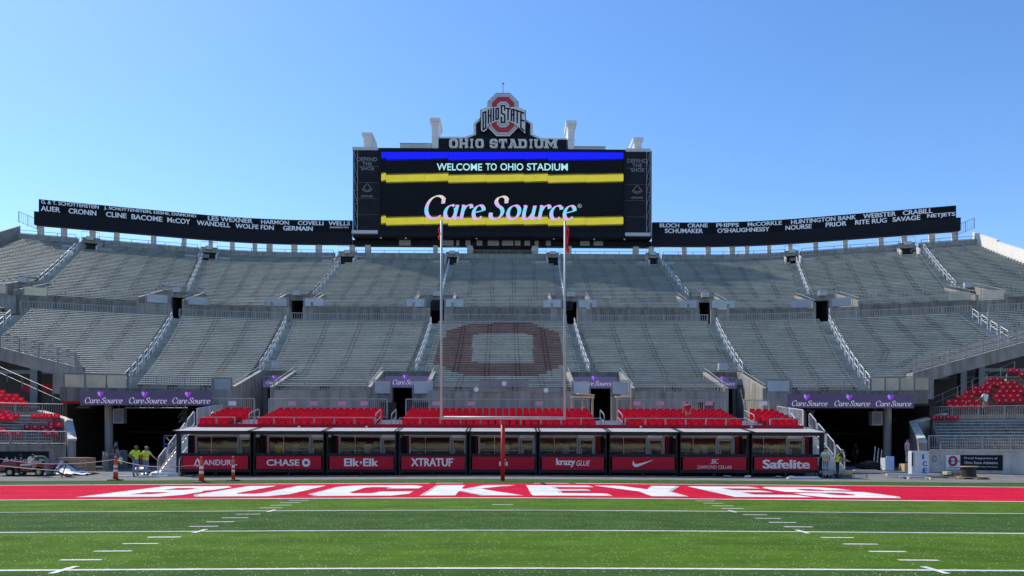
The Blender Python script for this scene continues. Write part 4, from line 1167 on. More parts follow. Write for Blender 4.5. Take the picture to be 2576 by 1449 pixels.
# ------------------------------------------------------------------ portals of the upper deck (mid level)
def portal_mid(Xl, Xr, Xa, Xb, name, lab, warm=False, tn=5.2):
    d = UP
    X0, X1 = d.xat(Xl, tn), d.xat(Xr, tn); x0, x1 = X0, X1
    xa, xb = d.xat(Xa, tn), d.xat(Xb, tn); za, zt = WZ, d.z(tn) + .42
    r = thing('portal', lab, 'portal', (xa, d.y(xa, 0), WZ), 'portals in the upper deck')
    for e0, e1, s in ((x0, X0, 1), (x1, X1, -1)):
        q = MB(); w = .26 * s
        y0, y1 = d.y(e0, -.3), d.y(e1, tn)
        q.hexa([(e0, y0, za), (e0 + w, y0, za), (e1 + w, y1, za), (e1, y1, za), (e0, y0, 17.9), (e0 + w, y0, 17.9), (e1 + w, y1, zt), (e1, y1, zt)])
        q.build('side_wall', M['concrete'], r)
        q = MB(); q.tube([(e0 + w / 2, y0, 18.25), (e1 + w / 2, y1, zt + .4)], .035, 5); q.build('hand_rail', M['steel'], r)
    ya = lambda x: d.y(x, tn)
    zl = zt - .75
    for u, v, z0 in ((X0 + .26, xa, za), (xb, X1 - .26, za), (xa, xb, zl)):
        if v - u < .1: continue
        q = MB(); q.hexa([(u, ya(u), z0), (v, ya(v), z0), (v, ya(v) + .3, z0), (u, ya(u) + .3, z0), (u, ya(u), zt), (v, ya(v), zt), (v, ya(v) + .3, zt), (u, ya(u) + .3, zt)])
        q.build('back_wall', M['concrete'], r)
    q = MB(); m_ = (xa + xb) / 2; L_ = 5.0
    y = ya(m_) + .31
    q.b2(xa - .2, xa, y, y + L_, za, zl + .2); q.b2(xb, xb + .2, y, y + L_, za, zl + .2); q.b2(xa - .2, xb + .2, y, y + L_, zl + .2, zl + .4); q.b2(xa, xb, y + L_, y + L_ + .1, za, zl + .2)
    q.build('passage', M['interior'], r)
    if Xb - Xa > 24:
        q = MB(); q.b2(xb - .75, xb - .05, y + L_ - .05, y + L_ - .01, za + .25, za + 1.25); q.build('painted_daylight', M['concrete_pale'], r)  # pale panel, no hole: stands in for daylight at the passage end
    for u, v in ((x0 + .26, d.xat(Xa, 0)), (d.xat(Xb, 0), x1 - .26)):
        if v - u < .5: continue
        q = MB(); q.hexa([(u, d.y(u, -.3), za), (v, d.y(v, -.3), za), (v, d.y(v, 0), za), (u, d.y(u, 0), za), (u, d.y(u, -.3), 17.3), (v, d.y(v, -.3), 17.3), (v, d.y(v, 0), 17.3), (u, d.y(u, 0), 17.3)])
        q.build('front_wall', M['concrete'], r)
    q = MB(); p = [(X0, ya(X0), zt), (X1, ya(X1), zt)]
    for h in (.45, .85): q.tube([Vector(a) + Vector((0, 0, h)) for a in p], .035, 5)
    n = 6
    for i in range(n + 1):
        a = Vector(p[0]).lerp(Vector(p[1]), i / n); q.tube([a, a + Vector((0, 0, .85))], .03, 5)
    q.build('top_rail', M['steel'], r)
    q = MB(); q.b2(m_ - .45, m_ + .45, ya(m_) - .45, ya(m_) - .02, zt - .2, zt + .38); q.build('light_box', M['box_grey'], r)
    return r
PN = ['far left', 'second from left', 'third from left', 'left middle', 'right middle', 'third from right', 'second from right', 'far right']
mids = [(46, 124, 50, 74, 1), (405, 514, 430, 464, 0), (716, 816, 732, 762, 0), (1051, 1148, 1082, 1117, 0), (1377, 1475, 1422, 1450, 0), (1700, 1799, 1758, 1786, 0), (1997, 2104, 2047, 2084, 0), (2374, 2446, 2418, 2442, 1)]
GP = [((-30, 17), (57, 119)), ((365, 424), (469, 526)), ((666, 725), (763, 816)), ((1019, 1070), (1118, 1168)), ((1363, 1413), (1453, 1503)), ((1705, 1755), (1786, 1850)), ((1987, 2044), (2088, 2144)), ((2381, 2439), (2467, 2532))]
for (a, b, c, e, wrm), nm, gp_ in zip(mids, PN, GP):
    portal_mid(a, b, c, e, nm, 'concrete stair portal cut into the upper deck, %s of the eight' % nm)
    gm = 'glass_warm' if wrm else 'glass_panel'
    for (u, v), sd in zip(gp_, ('left', 'right')):
        fence('glass_railing', 'glazed guard railing on the %s side of the %s upper portal' % (sd, nm), bowl_pts(UP, -.25, u, v, 17.32, 6), 1.05, 2.2, 0, 'steel', gm, 'glazed guards of the upper portals')
for X0, X1, Y0, Y1, w in ((1085, 1116, 754, 780, 'left'), (1414, 1440, 757, 780, 'right')):
    p, r_ = pt(X0, Y1, 86.5), pt(X1, Y0, 86.5)
    t = thing('display_screen', 'dark wall monitor hanging in the upper portal behind the %s goal post upright' % w, 'monitor', p, 'monitors in the portals')
    q = MB(); q.b2(p.x, r_.x, 86.5, 86.7, p.z, r_.z); q.build('case', M['black'], t)
    q = MB(); q.b2(p.x + .14, r_.x - .14, 86.47, 86.497, p.z + .14, r_.z - .14); q.build('display', M['mesh_dark'], t)

# small portals at the top of the aisles
TN = T - 3.4
for i, (a, b, _, _) in enumerate(TCUT):
    xa, xb = UP.xat(a, TN), UP.xat(b, TN); zf = UP.z(TN) - .25; m_ = (xa + xb) / 2
    r = thing('top_portal', 'small concrete doorway at the top of the %s aisle of the upper deck' % NA[i], 'portal', (m_, UP.y(m_, TN), zf), 'doorways at the top of the aisles')
    ang = UP.ang(m_, TN)
    q = MB()
    for e, s in ((xa, 1), (xb, -1)):
        y0, y1 = UP.y(e, TN), UP.y(e, T + .5); dx = (y1 - y0) * math.tan(-ang) * -1 * (-1)
        e1 = e - (y1 - y0) * math.tan(ang)
        q.hexa([(e, y0, zf - .5), (e + .25 * s, y0, zf - .5), (e1 + .25 * s, y1, zf - .5), (e1, y1, zf - .5), (e, y0, zf + .9), (e + .25 * s, y0, zf + .9), (e1 + .25 * s, y1, PZ0 + .1), (e1, y1, PZ0 + .1)])
    q.build('side_wall', M['concrete_pale'], r)
    w = xb - xa; ym = UP.y(m_, T - .8); sh = -(ym - UP.y(m_, TN)) * math.tan(ang)
    q = MB(); q.box((m_ + sh, ym, PZ0 - .35), (w * .9, .3, .8), ang); q.build('lintel', M['concrete'], r)
    q = MB(); q.box((m_ + sh, ym + .5, (zf + PZ0) / 2 - .3), (w * .85, .1, PZ0 - zf - .3), ang); q.build('door_recess', M['interior'], r)
    q = MB(); q.box((m_ + sh, ym - .35, PZ0 - .1), (.95, .35, .5), ang); q.build('light_box', M['box_grey'], r)
    q = MB(); u = Vector((math.cos(ang), math.sin(ang), 0)); c = Vector((m_ + sh, ym - .2, PZ0))
    q.tube([c - u * w * .45, c - u * w * .45 + Vector((0, 0, .8)), c + u * w * .45 + Vector((0, 0, .8)), c + u * w * .45], .035, 5); q.build('top_rail', M['steel'], r)
    for e, s in ((xa, -1), (xb, 1)):
        t_ = TN + .2; x0, x1 = sorted((e + s * .15, e + s * 1.7)); z = UP.z(t_)
        q = MB(); A = Vector((x0, UP.y(x0, t_ - .1), z - .3)); B = Vector((x1, UP.y(x1, t_ - .1), z - .3)); h = Vector((0, 0, 1.25))
        q.tube([A, A + h, B + h, B], .042, 5); q.tube([A + h * .55, B + h * .55], .035, 5)
        pn = MB(); n_ = Vector((0, .012, 0)); pn.hexa([A - n_, B - n_, B + n_, A + n_, A - n_ + h * .55, B - n_ + h * .55, B + n_ + h * .55, A + n_ + h * .55])
        o = q.build('end_rail', M['steel'], r); pn.build('panel', M['glass_panel'], o)

# ------------------------------------------------------------------ doorways of the lower deck with purple screens
FZ = 3.0
def portal_low(Xl, Xr, Xa, Xb, sx, lab, wd, lw):
    d = LO; tn = 5.4
    X0, X1 = d.xat(Xl, tn), d.xat(Xr, tn); x0, x1 = X0, X1
    xa, xb = d.xat(Xa, tn), d.xat(Xb, tn); zt = d.z(tn) + .45
    r = thing('doorway', lab, 'doorway', (xa, d.y(xa, 0), FZ), 'doorways in the lower deck')
    for e0, e1, s in ((x0, X0, 1), (x1, X1, -1)):
        q = MB(); w = .26 * s; y0, y1 = d.y(e0, -.3), d.y(e1, tn)
        q.hexa([(e0, y0, FZ), (e0 + w, y0, FZ), (e1 + w, y1, FZ), (e1, y1, FZ), (e0, y0, 5.75), (e0 + w, y0, 5.75), (e1 + w, y1, zt), (e1, y1, zt)])
        q.build('side_wall', M['concrete'], r)
        q = MB(); q.tube([(e0 + w / 2, y0, 6.0), (e1 + w / 2, y1, zt + .3)], .03, 5); q.build('hand_rail', M['steel'], r)
    y = d.y((xa + xb) / 2, tn)
    p0, p1 = pt(sx[0], sx[3], y - .12), pt(sx[1], sx[2], y - .12)
    q = MB()
    q.b2(X0 + .26, xa, y, y + .3, FZ, zt); q.b2(xb, X1 - .26, y, y + .3, FZ, zt); q.b2(xa, xb, y, y + .3, p0.z - .05, zt)
    q.build('back_wall', M['concrete_dark'], r)
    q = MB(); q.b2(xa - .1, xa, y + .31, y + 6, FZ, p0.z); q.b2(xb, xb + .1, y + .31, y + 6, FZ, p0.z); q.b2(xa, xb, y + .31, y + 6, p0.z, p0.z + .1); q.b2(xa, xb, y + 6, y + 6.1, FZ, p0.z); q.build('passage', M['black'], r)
    q = MB(); q.b2(p0.x, p1.x, y - .12, y - .01, p0.z, p1.z); s = q.build('screen', M['purple_screen'], r)
    ww = wd * y / F
    q = MB(); care_source(q, (p0.x + (lw - sx[0]) * y / F, y - .135, p0.z + (sx[3] - sx[4]) * y / F), (1, 0, 0), (0, -1, 0), ww, 0, .11, .035); q.build('lettering', M['led_white'], s)
    heart((p0.x + (lw - sx[0] + wd * .42) * y / F, y - .13, p0.z + (sx[3] - sx[4] + 14 + wd * .05) * y / F), (1, 0, 0), (0, -1, 0), 12.5 * (wd / 76) ** .5 * y / F, s)
    for e0, e1 in ((X0 + .27, p0.x - .02), (p1.x + .02, X1 - .27)):
        if e1 - e0 < .15: continue
        q = MB(); q.b2(e0, e1, y - .1, y - .01, p0.z + .1, p1.z); s2 = q.build('red_panel', M['sign_red'], r)
        q = MB(); c = (e0 + e1) / 2; q.b2(c - .13, c + .13, y - .112, y - .104, p0.z + .42, p0.z + .72); q.b2(c - .05, c + .05, y - .112, y - .104, p0.z + .28, p0.z + .38); q.build('marking', M['logo_white'], s2)
    q = MB(); q.tube([(X0, y - .02, zt + .05), (X0, y - .02, zt + .75), (X1, y - .02, zt + .75), (X1, y - .02, zt + .05)], .035, 5)
    n = int((X1 - X0) / .2)
    for i in range(1, n): q.b2(X0 + (X1 - X0) * i / n - .012, X0 + (X1 - X0) * i / n + .012, y - .035, y - .01, zt, zt + .74)
    q.build('top_rail', M['steel'], r)
    if Xr - Xl < 110:
        q = MB(); mx = (X0 + X1) / 2; q.b2(mx - .35, mx + .35, y - .5, y - .05, zt + .1, zt + .65); q.build('light_box', M['box_grey'], r)
portal_low(651, 746, 672, 704, (661, 731, 945, 974, 966), 'narrow dark doorway with a purple screen, leftmost of the four in the lower deck', 50, 669)
portal_low(957, 1096, 988, 1036, (968, 1082, 946, 974, 967), 'wide dark doorway with a purple screen, just left of the red letter O section', 80, 986)
portal_low(1424, 1564, 1485, 1535, (1442, 1552, 948, 976, 970), 'wide dark doorway with a purple screen, just right of the red letter O section', 80, 1461)
portal_low(1768, 1862, 1812, 1844, (1786, 1853, 949, 977, 969), 'narrow dark doorway with a purple screen, rightmost of the four in the lower deck', 54, 1795)
for a, b, w in ((940, 984, 'left of the doorway that is left of the letter O section'), (1038, 1092, 'right of the doorway that is left of the letter O section'), (1440, 1484, 'left of the doorway that is right of the letter O section'), (1538, 1584, 'right of the doorway that is right of the letter O section')):
    fence('glass_railing', 'grey glazed railing %s' % w, bowl_pts(LO, -.3, a, b, 5.2, 6), 1.05, 1.5, 0, 'steel_dark', 'glass_panel', 'glazed railings by the doorways')
for i_, (a, b) in enumerate(((fL[1][0], 984), (1038, fL[1][1]), (fL[2][0], 1484), (1538, fL[2][1]))):
    if b - a < 6: continue
    bowl_wall('parapet_wall', 'short stained concrete wall on the %s doorway' % ('left side of the left wide', 'right side of the left wide', 'left side of the right wide', 'right side of the right wide')[i_], LO, -.35, a, b, FZ, 5.2, M['concrete_dark'], .3, group='front walls of the lower deck')
# lilac banners hung on the front railing in the middle
for X0, X1, Y0, Y1, w in ((1188, 1270, 974, 986, 'left'), (1279, 1296, 960, 986, 'x'), (1206, 1330, 956, 974, 'upper middle'), (1466, 1552, 0, 0, 'x'), (1336, 1410, 976, 988, 'right')):
    if w == 'x': continue
    p0, p1 = pt(X0, Y1, 51.55), pt(X1, Y0, 51.55)
    t = thing('banner', 'pale lilac banner on the front railing below the letter O, %s one' % w, 'banner', p0, 'banners on the front railing')
    q = MB(); q.b2(p0.x, p1.x, 51.5, 51.54, p0.z, p1.z); c = q.build('cloth', M['lilac_cloth'], t)
    cx_ = p0.x + (.28 if w == 'left' else (p1.x - p0.x) / 2); q = MB()
    q.prism(arc(cx_, (p0.z + p1.z) / 2, .17, .17, 0, 360, 14)[:-1], lambda u, v, d: Vector((u, 51.49 - d, v)), 0, .006); q.build('roundel', M['plastic_white'], c)
# ------------------------------------------------------------------ field suites
DY = 42.0
PS = [460, 645, 829, 1010, 1188, 1363, 1540, 1718, 1898]
PE = [624, 808, 990, 1168, 1343, 1519, 1697, 1877, 2057]
FX = lambda X: kx(X) * DY
SL = ['ANDURIL', 'CHASE', 'Elk+Elk', 'XTRATUF', 'a small white crest', 'krazy GLUE', 'a white swoosh', 'DIAMOND CELLAR', 'Safelite']
un = Vector((0, -1, 0))
def ztx(Y, d=DY): return HC - (Y - YH) * d / F
for i in range(9):
    x0, x1 = FX(PS[i]), FX(PE[i]); xl, xr = x0 - .16, x1 + .16; g0 = gz((x0 + x1) / 2)
    r = thing('field_suite', 'dark steel field suite with white canopy and red panel showing %s' % SL[i], 'suite', ((x0 + x1) / 2, DY, g0), 'field suites below the red seats')
    q = MB()
    for x in (xl - .11, xr + .11): q.b2(x - .1, x + .1, DY, DY + .2, g0, 2.43)
    q.b2(xl - .01, xr + .01, DY + .02, DY + .18, .14, .31)
    q.b2(xl - .01, xr + .01, DY + .01, DY + .19, 1.05, 1.22)
    q.b2(xl - .01, xr + .01, DY + .02, DY + .18, 2.28, 2.42)
    for k in (.5,): q.b2(xl + (xr - xl) * k - .07, xl + (xr - xl) * k + .07, DY + .03, DY + .17, g0, .14)
    for x in (xl - .11, xr + .11): q.b2(x - .08, x + .08, DY + .2, DY + 3.2, 2.30, 2.42)
    q.build('frame', M['navy_steel'], r)
    q = MB(); q.b2(xl, xr, DY + 2.2, DY + 2.3, g0, 2.66); q.b2(xl, xl + .05, DY + .2, DY + 2.2, g0, 1.05); q.b2(xl, xr, DY + .6, DY + 2.2, .16, .2); q.build('rear_wall', M['interior'], r)
    q = MB(); q.b2(x0, x1, DY - .02, DY + .02, .315, 1.043); sg = q.build('sign_panel', M['sign_red'], r)
    # canopy: thin white sheet sloping up to the seat fascia
    q = MB(); a, b = xl - .1, xr + .1
    q.hexa([(a, DY - .5, 2.44), (b, DY - .5, 2.44), (b, DY + 1.5, 2.685), (a, DY + 1.5, 2.685), (a, DY - .5, 2.475), (b, DY - .5, 2.475), (b, DY + 1.5, 2.72), (a, DY + 1.5, 2.72)]); q.build('canopy', M['canopy'], r)
    q = MB()
    for e in (a - .055, b + .055): q.hexa([(e - .05, DY - .52, 2.40), (e + .05, DY - .52, 2.40), (e + .05, DY + 1.5, 2.655), (e - .05, DY + 1.5, 2.655), (e - .05, DY - .52, 2.49), (e + .05, DY - .52, 2.49), (e + .05, DY + 1.5, 2.735), (e - .05, DY + 1.5, 2.735)])
    q.b2(a, b, DY - .53, DY - .503, 2.40, 2.48); q.build('canopy_frame', M['navy_steel'], r)
    # window wall, set back; door on the right, curtains on the left
    wy = DY + .9
    left = i < 5
    W_ = xr - xl
    c0, c1, d0, d1 = (xl + .15 * W_, xl + .73 * W_, xl + .76 * W_, xl + .97 * W_) if left else (xl + .03 * W_, xl + .58 * W_, xl + .61 * W_, xl + .84 * W_)
    q = MB()
    for x in (c0 - .05, c1 + .05, d1 + .03): q.b2(x - .05, x + .05, wy - .05, wy + .05, .2, 2.3)
    q.b2(c0, c1, wy - .05, wy + .05, 2.2, 2.3); q.b2(c0, c1, wy - .02, wy + .02, 1.37, 1.40); q.b2(c1 + .1, d1 - .02, wy - .05, wy + .05, 2.06, 2.13)
    wf = q.build('window_frame', M['steel_dark'], r)
    q = MB(); q.b2(c0, c1, wy - .012, wy + .012, .25, 2.2); q.build('pane', M['pane'], wf)
    q = MB(); q.b2(d0 + .02, d0 + .1, wy - .04, wy + .04, .2, 2.06); q.b2(d1 - .1, d1 - .02, wy - .04, wy + .04, .2, 2.06); q.b2(d0 + .1, d1 - .1, wy - .04, wy + .04, 1.98, 2.06)
    dr = q.build('door', M['steel_dark'], r)
    q = MB(); q.b2(d0 + .1, d1 - .1, wy - .012, wy + .012, .2, 1.98); q.build('pane', M['pane'], dr)
    q = MB(); q.b2(d0 + .14, d0 + .18, wy - .09, wy - .05, 1.1, 1.5); q.build('handle', M['steel'], dr)
    # folded curtain stack
    cu0, cu1 = (xl + .02, c0 - .1) if left else (d1 + .08, xr - .02)
    q = MB(); n = 8
    for k in range(n):
        a, b = cu0 + (cu1 - cu0) * k / n, cu0 + (cu1 - cu0) * (k + 1) / n
        q.quad((a, wy + .1 + (.1 if k % 2 else 0), .2), (b, wy + .1 + (0 if k % 2 else .1), .2), (b, wy + .1 + (0 if k % 2 else .1), 2.25), (a, wy + .1 + (.1 if k % 2 else 0), 2.25), 1 if (k >= n - 3) == left else 0)
    q.build('curtain', [M['mesh_dark'], M['curtain']], r)
    q = MB(); q.tube([(c0 + (c1 - c0) * .38, wy - .15, 1.22), (c0 + (c1 - c0) * .38, wy - .15, 2.25)], .014, 5); q.build('cord', M['wood'], r)
    q = MB(); q.b2(c0 + .15, c1 - .3, DY + 1.5, DY + 1.95, .2, .75 + .05 * (i % 3)); q.b2(c0 + .2, c1 - .5, DY + 1.9, DY + 2.0, .75, 1.1 + .1 * (i % 2)); q.build('lounge_seat', M['interior'], r)
    for k in range(2 + i % 3):
        bx_ = c0 + .25 + (c1 - c0 - .6) * ((i * .37 + k * .31) % 1.0); q = MB()
        q.b2(bx_ - .16, bx_ + .16, DY + 1.15 + .1 * k, DY + 1.4 + .1 * k, .2, 1.25 + .25 * ((i + k) % 3)); q.build('stored_item', M[('cap_grey', 'cardboard', 'seat_red_dark', 'dim_grey', 'plastic_white')[(i * 2 + k) % 5]], r)
    q = MB(); q.b2(xl + .3, xr - .3, DY + 1.0, DY + 1.06, 2.35, 2.40); q.build('ceiling_rail', M['dim_grey'], r)
    # lettering on the red panel
    y = DY - .026
    def TX(body, X0, X1, Y0, Y1, bold=.02, shear=0, sp=1.0):
        q = MB(); put_text(q, body, (FX(X0), y, ztx(Y1)), (1, 0, 0), (0, 0, 1), FX(X1) - FX(X0), (Y1 - Y0) * DY / F, 0, bold, shear, sp); q.build('lettering', M['sign_text'], sg)
    fP = lambda u, v, d: Vector((FX(u), y - d, ztx(v)))
    q = MB()
    if i == 0:
        TX('ANDURIL', 512, 597, 1158, 1172, .012)
        for pl in ([(487, 1174), (490.5, 1174), (498, 1158), (499, 1155), (496, 1155)], [(507, 1174), (503.5, 1174), (497.5, 1160), (499.5, 1155.5), (501, 1157)], [(489, 1171), (492, 1169.6), (497, 1171), (502, 1169.6), (505, 1171), (497, 1175.5)]): q.prism(pl, fP, 0, .004)
    elif i == 1:
        TX('CHASE', 671, 754, 1157, 1173, .03)
        for k in range(4):
            rt_ = lambda a, b: (a, b) if k == 0 else ((-b, a) if k == 1 else ((-a, -b) if k == 2 else (b, -a)))
            q.prism([(770.5 + rt_(a, b)[0] * 9.8, 1165 + rt_(a, b)[1] * 9.8) for a, b in ((-.42, -1), (.5, -1), (1, -.42), (-.42, -.42))], fP, 0, .004)
    elif i == 2:
        TX('Elk', 866, 904, 1154, 1173.5, .05); TX('Elk', 914, 952, 1154, 1173.5, .05)
        q.b2(FX(904.8), FX(912.2), y - .003, y, ztx(1165), ztx(1163)); q.b2(FX(907.5), FX(909.5), y - .006, y - .003, ztx(1168.5), ztx(1160))
    elif i == 3:
        TX('XTRATUF', 1034, 1139, 1153, 1173.5, .06)
        TX('o', 1141, 1143.5, 1154, 1156.5, 0)
    elif i == 4:
        for pl in ([(1256, 1172), (1256, 1162), (1259.5, 1161), (1259.5, 1172)], [(1273, 1172), (1273, 1161), (1277, 1162), (1277, 1172)], [(1260, 1158), (1263, 1154), (1270, 1154), (1273, 1158), (1270, 1158), (1268.5, 1156.5), (1264.5, 1156.5), (1263, 1158)], [(1262, 1171), (1262, 1162), (1264, 1162), (1264, 1171)], [(1268.5, 1171), (1268.5, 1162), (1271, 1162), (1271, 1171)], [(1265, 1166.5), (1265, 1164.5), (1268, 1164.5), (1268, 1166.5)]): q.prism(pl, fP, 0, .004)
    elif i == 5:
        TX('krazy', 1399, 1447, 1153, 1175, .05); TX('GLUE', 1450, 1484, 1158, 1171.5, .008, .25)
    elif i == 6:
        sw = catmull([(1593, 1157), (1591, 1166), (1594, 1172), (1603, 1174), (1620, 1167), (1645, 1155.5)], 5) + catmull([(1645, 1155.5), (1620, 1162.5), (1604, 1166), (1596, 1165), (1593, 1157)], 5)[1:-1]
        q.prism(sw, fP, 0, .004)
    elif i == 7:
        TX('DIAMOND CELLAR', 1755, 1841, 1170, 1178, -.004); TX('J', 1787, 1793, 1154, 1166, -.002); TX('B', 1792, 1799, 1154, 1165, -.002); TX('C', 1799, 1807, 1154, 1165, -.002)
    else: TX('Safelite', 1918, 2037, 1155, 1177.5, .055)
    if q.v: q.build('emblem', M['sign_text'], sg)
XL, XR = FX(447), FX(2070)
q = MB(); q.b2(kx(497) * 43.5, kx(2022) * 43.5, 43.52, 43.6, 2.70, 2.93); o = q.build('red_fascia', M['fascia_red']); tag(o, 'long red fascia board between the white canopies and the red seats', 'fascia')
for X in (752, 922, 1612, 1890):
    q = MB(); p = pt(X, 1073.5, 43.49); q.b2(p.x - .06, p.x + .06, 43.47, 43.515, p.z - .05, p.z + .05); q.build('number_plate', M['plastic_white'], o)

# ------------------------------------------------------------------ seating platform and red seats
R0, RD, ZF, ZR = 44.2, 0.8, 2.44, 0.166
xl, xr = kx(503) * R0, kx(2010) * R0
q = MB()
for i in range(6): q.b2(xl, xr, R0 - .55 + RD * i, R0 - .55 + RD * (i + 1) - .003, ZF + ZR * i - .3, ZF + ZR * i)
q.b2(xl, xr, R0 - .55 + RD * 6, 51.9, FZ - .2, FZ + .35)
tag(q.build('seating_platform', M['cap_grey']), 'stepped pale platform that carries the red seats above the suites', 'platform')
PIT = .434
def seat_proto(loc=(0, 0, 0)):
    b = MB(); w_ = .163
    prof = [(-.015, .44, .9), (-.02, .55, 1), (-.005, .70, 1.04), (.025, .80, .98), (.05, .87, .70)]
    for (ya, za, fa), (yb, zb, fb) in zip(prof, prof[1:]):
        w = w_ * fa; w2 = w_ * fb
        b.hexa([(-w, ya + .03, za), (w, ya + .03, za), (w, ya + .065, za), (-w, ya + .065, za), (-w2, yb + .03, zb), (w2, yb + .03, zb), (w2, yb + .065, zb), (-w2, yb + .065, zb)])
        # wrap-round side wings
        for s in (-1, 1): b.hexa([(s * w, ya - .03, za), (s * (w + .012), ya - .03, za), (s * (w + .012), ya + .06, za), (s * w, ya + .06, za), (s * w2, yb - .01, zb - .01), (s * (w2 + .012), yb - .01, zb - .01), (s * (w2 + .012), yb + .06, zb - .01), (s * w2, yb + .06, zb - .01)])
    p = MB(); p.hexa([(-.17, -.09, .16), (.17, -.09, .16), (.17, -.03, .16), (-.17, -.03, .16), (-.185, -.045, .50), (.185, -.045, .50), (.185, .01, .50), (-.185, .01, .50)])
    s_ = MB()
    for s in (-1, 1):
        s_.tube([(s * .2, .02, 0), (s * .195, -.02, .42)], .018, 4); s_.tube([(s * .2, -.12, 0), (s * .2, .0, .34)], .014, 4)
    return b, p, s_
sp = None
BLK = [('far left', 500, 4), ('wide left', 646, 16), ('middle', 1009, 27), ('wide right', 1579, 16), ('far right', 1940, 4)]
RW = ['front', 'second', 'third', 'fourth', 'fifth', 'back']
left_over = MB()
for bn, X, n in BLK:
    for i in range(6):
        for k in range(n):
            x = kx(X) * R0 + PIT * (k + .5) ; y = R0 + RD * i; z = ZF + ZR * i
            if i < 4 or (i == 4 and bn == 'middle'):
                if sp is None:
                    sp = thing('folding_chair', '', 'chair', (0, 0, 0), 'red folding chairs above the suites')
                    b, p, s_ = seat_proto(); b.build('backrest', M['seat_red'], sp); p.build('seat_pan', M['seat_red_dark'], sp); s_.build('seat_support', M['black'], sp)
                    o = sp
                else: o = dup(sp, (0, 0, 0))
                o.location = (x, y, z); o.rotation_euler = (0, 0, random.uniform(-.02, .02))
                o['label'] = 'red folding chair, %s row, %s from left in the %s block' % (RW[i], NUM[k], bn)
            else:
                b, p, s_ = seat_proto()
                for w_ in (b, p): left_over.add([(a[0] + x, a[1] + y, a[2] + z) for a in w_.v], w_.f)
tag(left_over.build('folding_chairs', M['seat_red']), 'rear rows of red folding chairs above the suites', 'chairs', None, 'stuff')

for X0, X1, lab in ((500, 592, 'far left'), (640, 943, 'wide left'), (1006, 1512, 'middle'), (1572, 1876, 'wide right'), (1936, 2008, 'far right')):
    fence('front_rail', 'pale tube rail in front of the %s block of red seats' % lab, [(kx(X0) * 43.85, 43.75, 2.72), (kx(X1) * 43.85, 43.75, 2.72)], .60, 1.15, 0, 'steel', None, 'front rails of the red seats', .028)
for X, lab in ((945, 'left aisle'), (985, 'left aisle, right side'), (1520, 'right aisle'), (1566, 'right aisle, right side'), (626, 'far left aisle'), (1898, 'far right aisle')):
    s = ZR / RD; p = pt(X, 1060, 44.2); o = railproto('handrail', s, 1.9, .95, .03).build('handrail', M['steel']); o.location = (p.x, 44.2, ZF + .15)
    tag(o, 'bent tube handrail among the red seats, on the %s' % lab, 'handrail', 'handrails among the red seats')
FR = [(527, 640, 'above the far left seats'), (676, 974, 'behind the wide left block'), (1021, 1478, 'behind the middle block'), (1552, 1825, 'behind the wide right block'), (1873, 1996, 'above the far right seats')]
for X0, X1, lab in FR:
    f = fence('railing', 'grey baluster railing %s of red seats' % lab if 'block' in lab else 'grey baluster railing %s' % lab, [(kx(X0) * 49.3, 49.3, 3.45), (kx(X1) * 49.3, 49.3, 3.45)], 1.32, 1.6, .13, 'steel', None, 'railings behind the red seats', .03, .012)
PLA = [(584, 'steel'), (735, ''), (789, ''), (860, ''), (916, ''), (1097, ''), (1185, ''), (1356, ''), (1602, ''), (1661, ''), (1727, ''), (1783, ''), (1921, 'white')]
for k, (X, c) in enumerate(PLA):
    p = pt(X, 1014.5, 49.2); q = MB(); q.b2(p.x - .25, p.x + .25, 49.2, 49.23, p.z - .14, p.z + .14)
    o = q.build('placard', M['pink'] if not c else M['plastic_white'])
    tag(o, '%s blank placard on the railing behind the red seats, %s from the left' % ('pink' if not c else 'whitish', NUM[k]), 'placard', 'placards on the railing behind the red seats')
for X0, X1, lab in ((938, 988, 'in front of the left wide doorway'), ):
    pass
for X, lab in ((975, 'behind the wide left block'), (1060, 'behind the middle block, left end'), (1195 + 0, ''), (1777, 'behind the wide right block')):
    if not lab: continue
    p = pt(X, 1027, 49.8); o = MB(); o.b2(p.x - .5, p.x + .5, 49.7, 50.2, FZ + .35, p.z + .35); o.b2(p.x - .55, p.x + .55, 49.65, 50.25, p.z + .35, p.z + .4)
    tag(o.build('equipment_case', M['black']), 'black equipment case standing %s of red seats' % lab, 'case', 'black cases behind the seats')
# bare timber frame beside the right wide doorway
t = thing('timber_frame', 'unfinished yellowish timber frame beside the right wide doorway', 'timber frame', pt(1475, 1030, 49.6))
q = MB()
for X in (1440, 1466, 1490): p = pt(X, 1030, 49.6); q.b2(p.x - .07, p.x + .07, 49.5, 49.64, 3.35, 5.1 if X > 1450 else 4.9)
q.build('post', M['wood'], t)
q = MB(); a, b = pt(1436, 997, 49.6), pt(1494, 990, 49.6); q.b2(a.x, b.x, 49.48, 49.66, 4.9, 5.02); a = pt(1452, 0, 49.6); q.hexa([(a.x, 49.3, 5.15), (b.x, 49.3, 5.05), (b.x, 49.9, 5.05), (a.x, 49.9, 5.15), (a.x, 49.3, 5.22), (b.x, 49.3, 5.12), (b.x, 49.9, 5.12), (a.x, 49.9, 5.22)]); q.build('beam', M['wood_pale'], t)
t = thing('timber_frame', 'small timber frame under the railing right of the right wide doorway', 'timber frame', pt(1570, 1030, 49.8))
q = MB()
for X in (1553, 1586): p = pt(X, 1030, 49.8); q.b2(p.x - .06, p.x + .06, 49.7, 49.82, 3.35, 4.95)
q.build('post', M['wood'], t); q = MB(); a, b = pt(1548, 0, 49.8), pt(1590, 0, 49.8); q.b2(a.x, b.x, 49.6, 49.95, 4.95, 5.05); q.build('beam', M['wood_pale'], t)

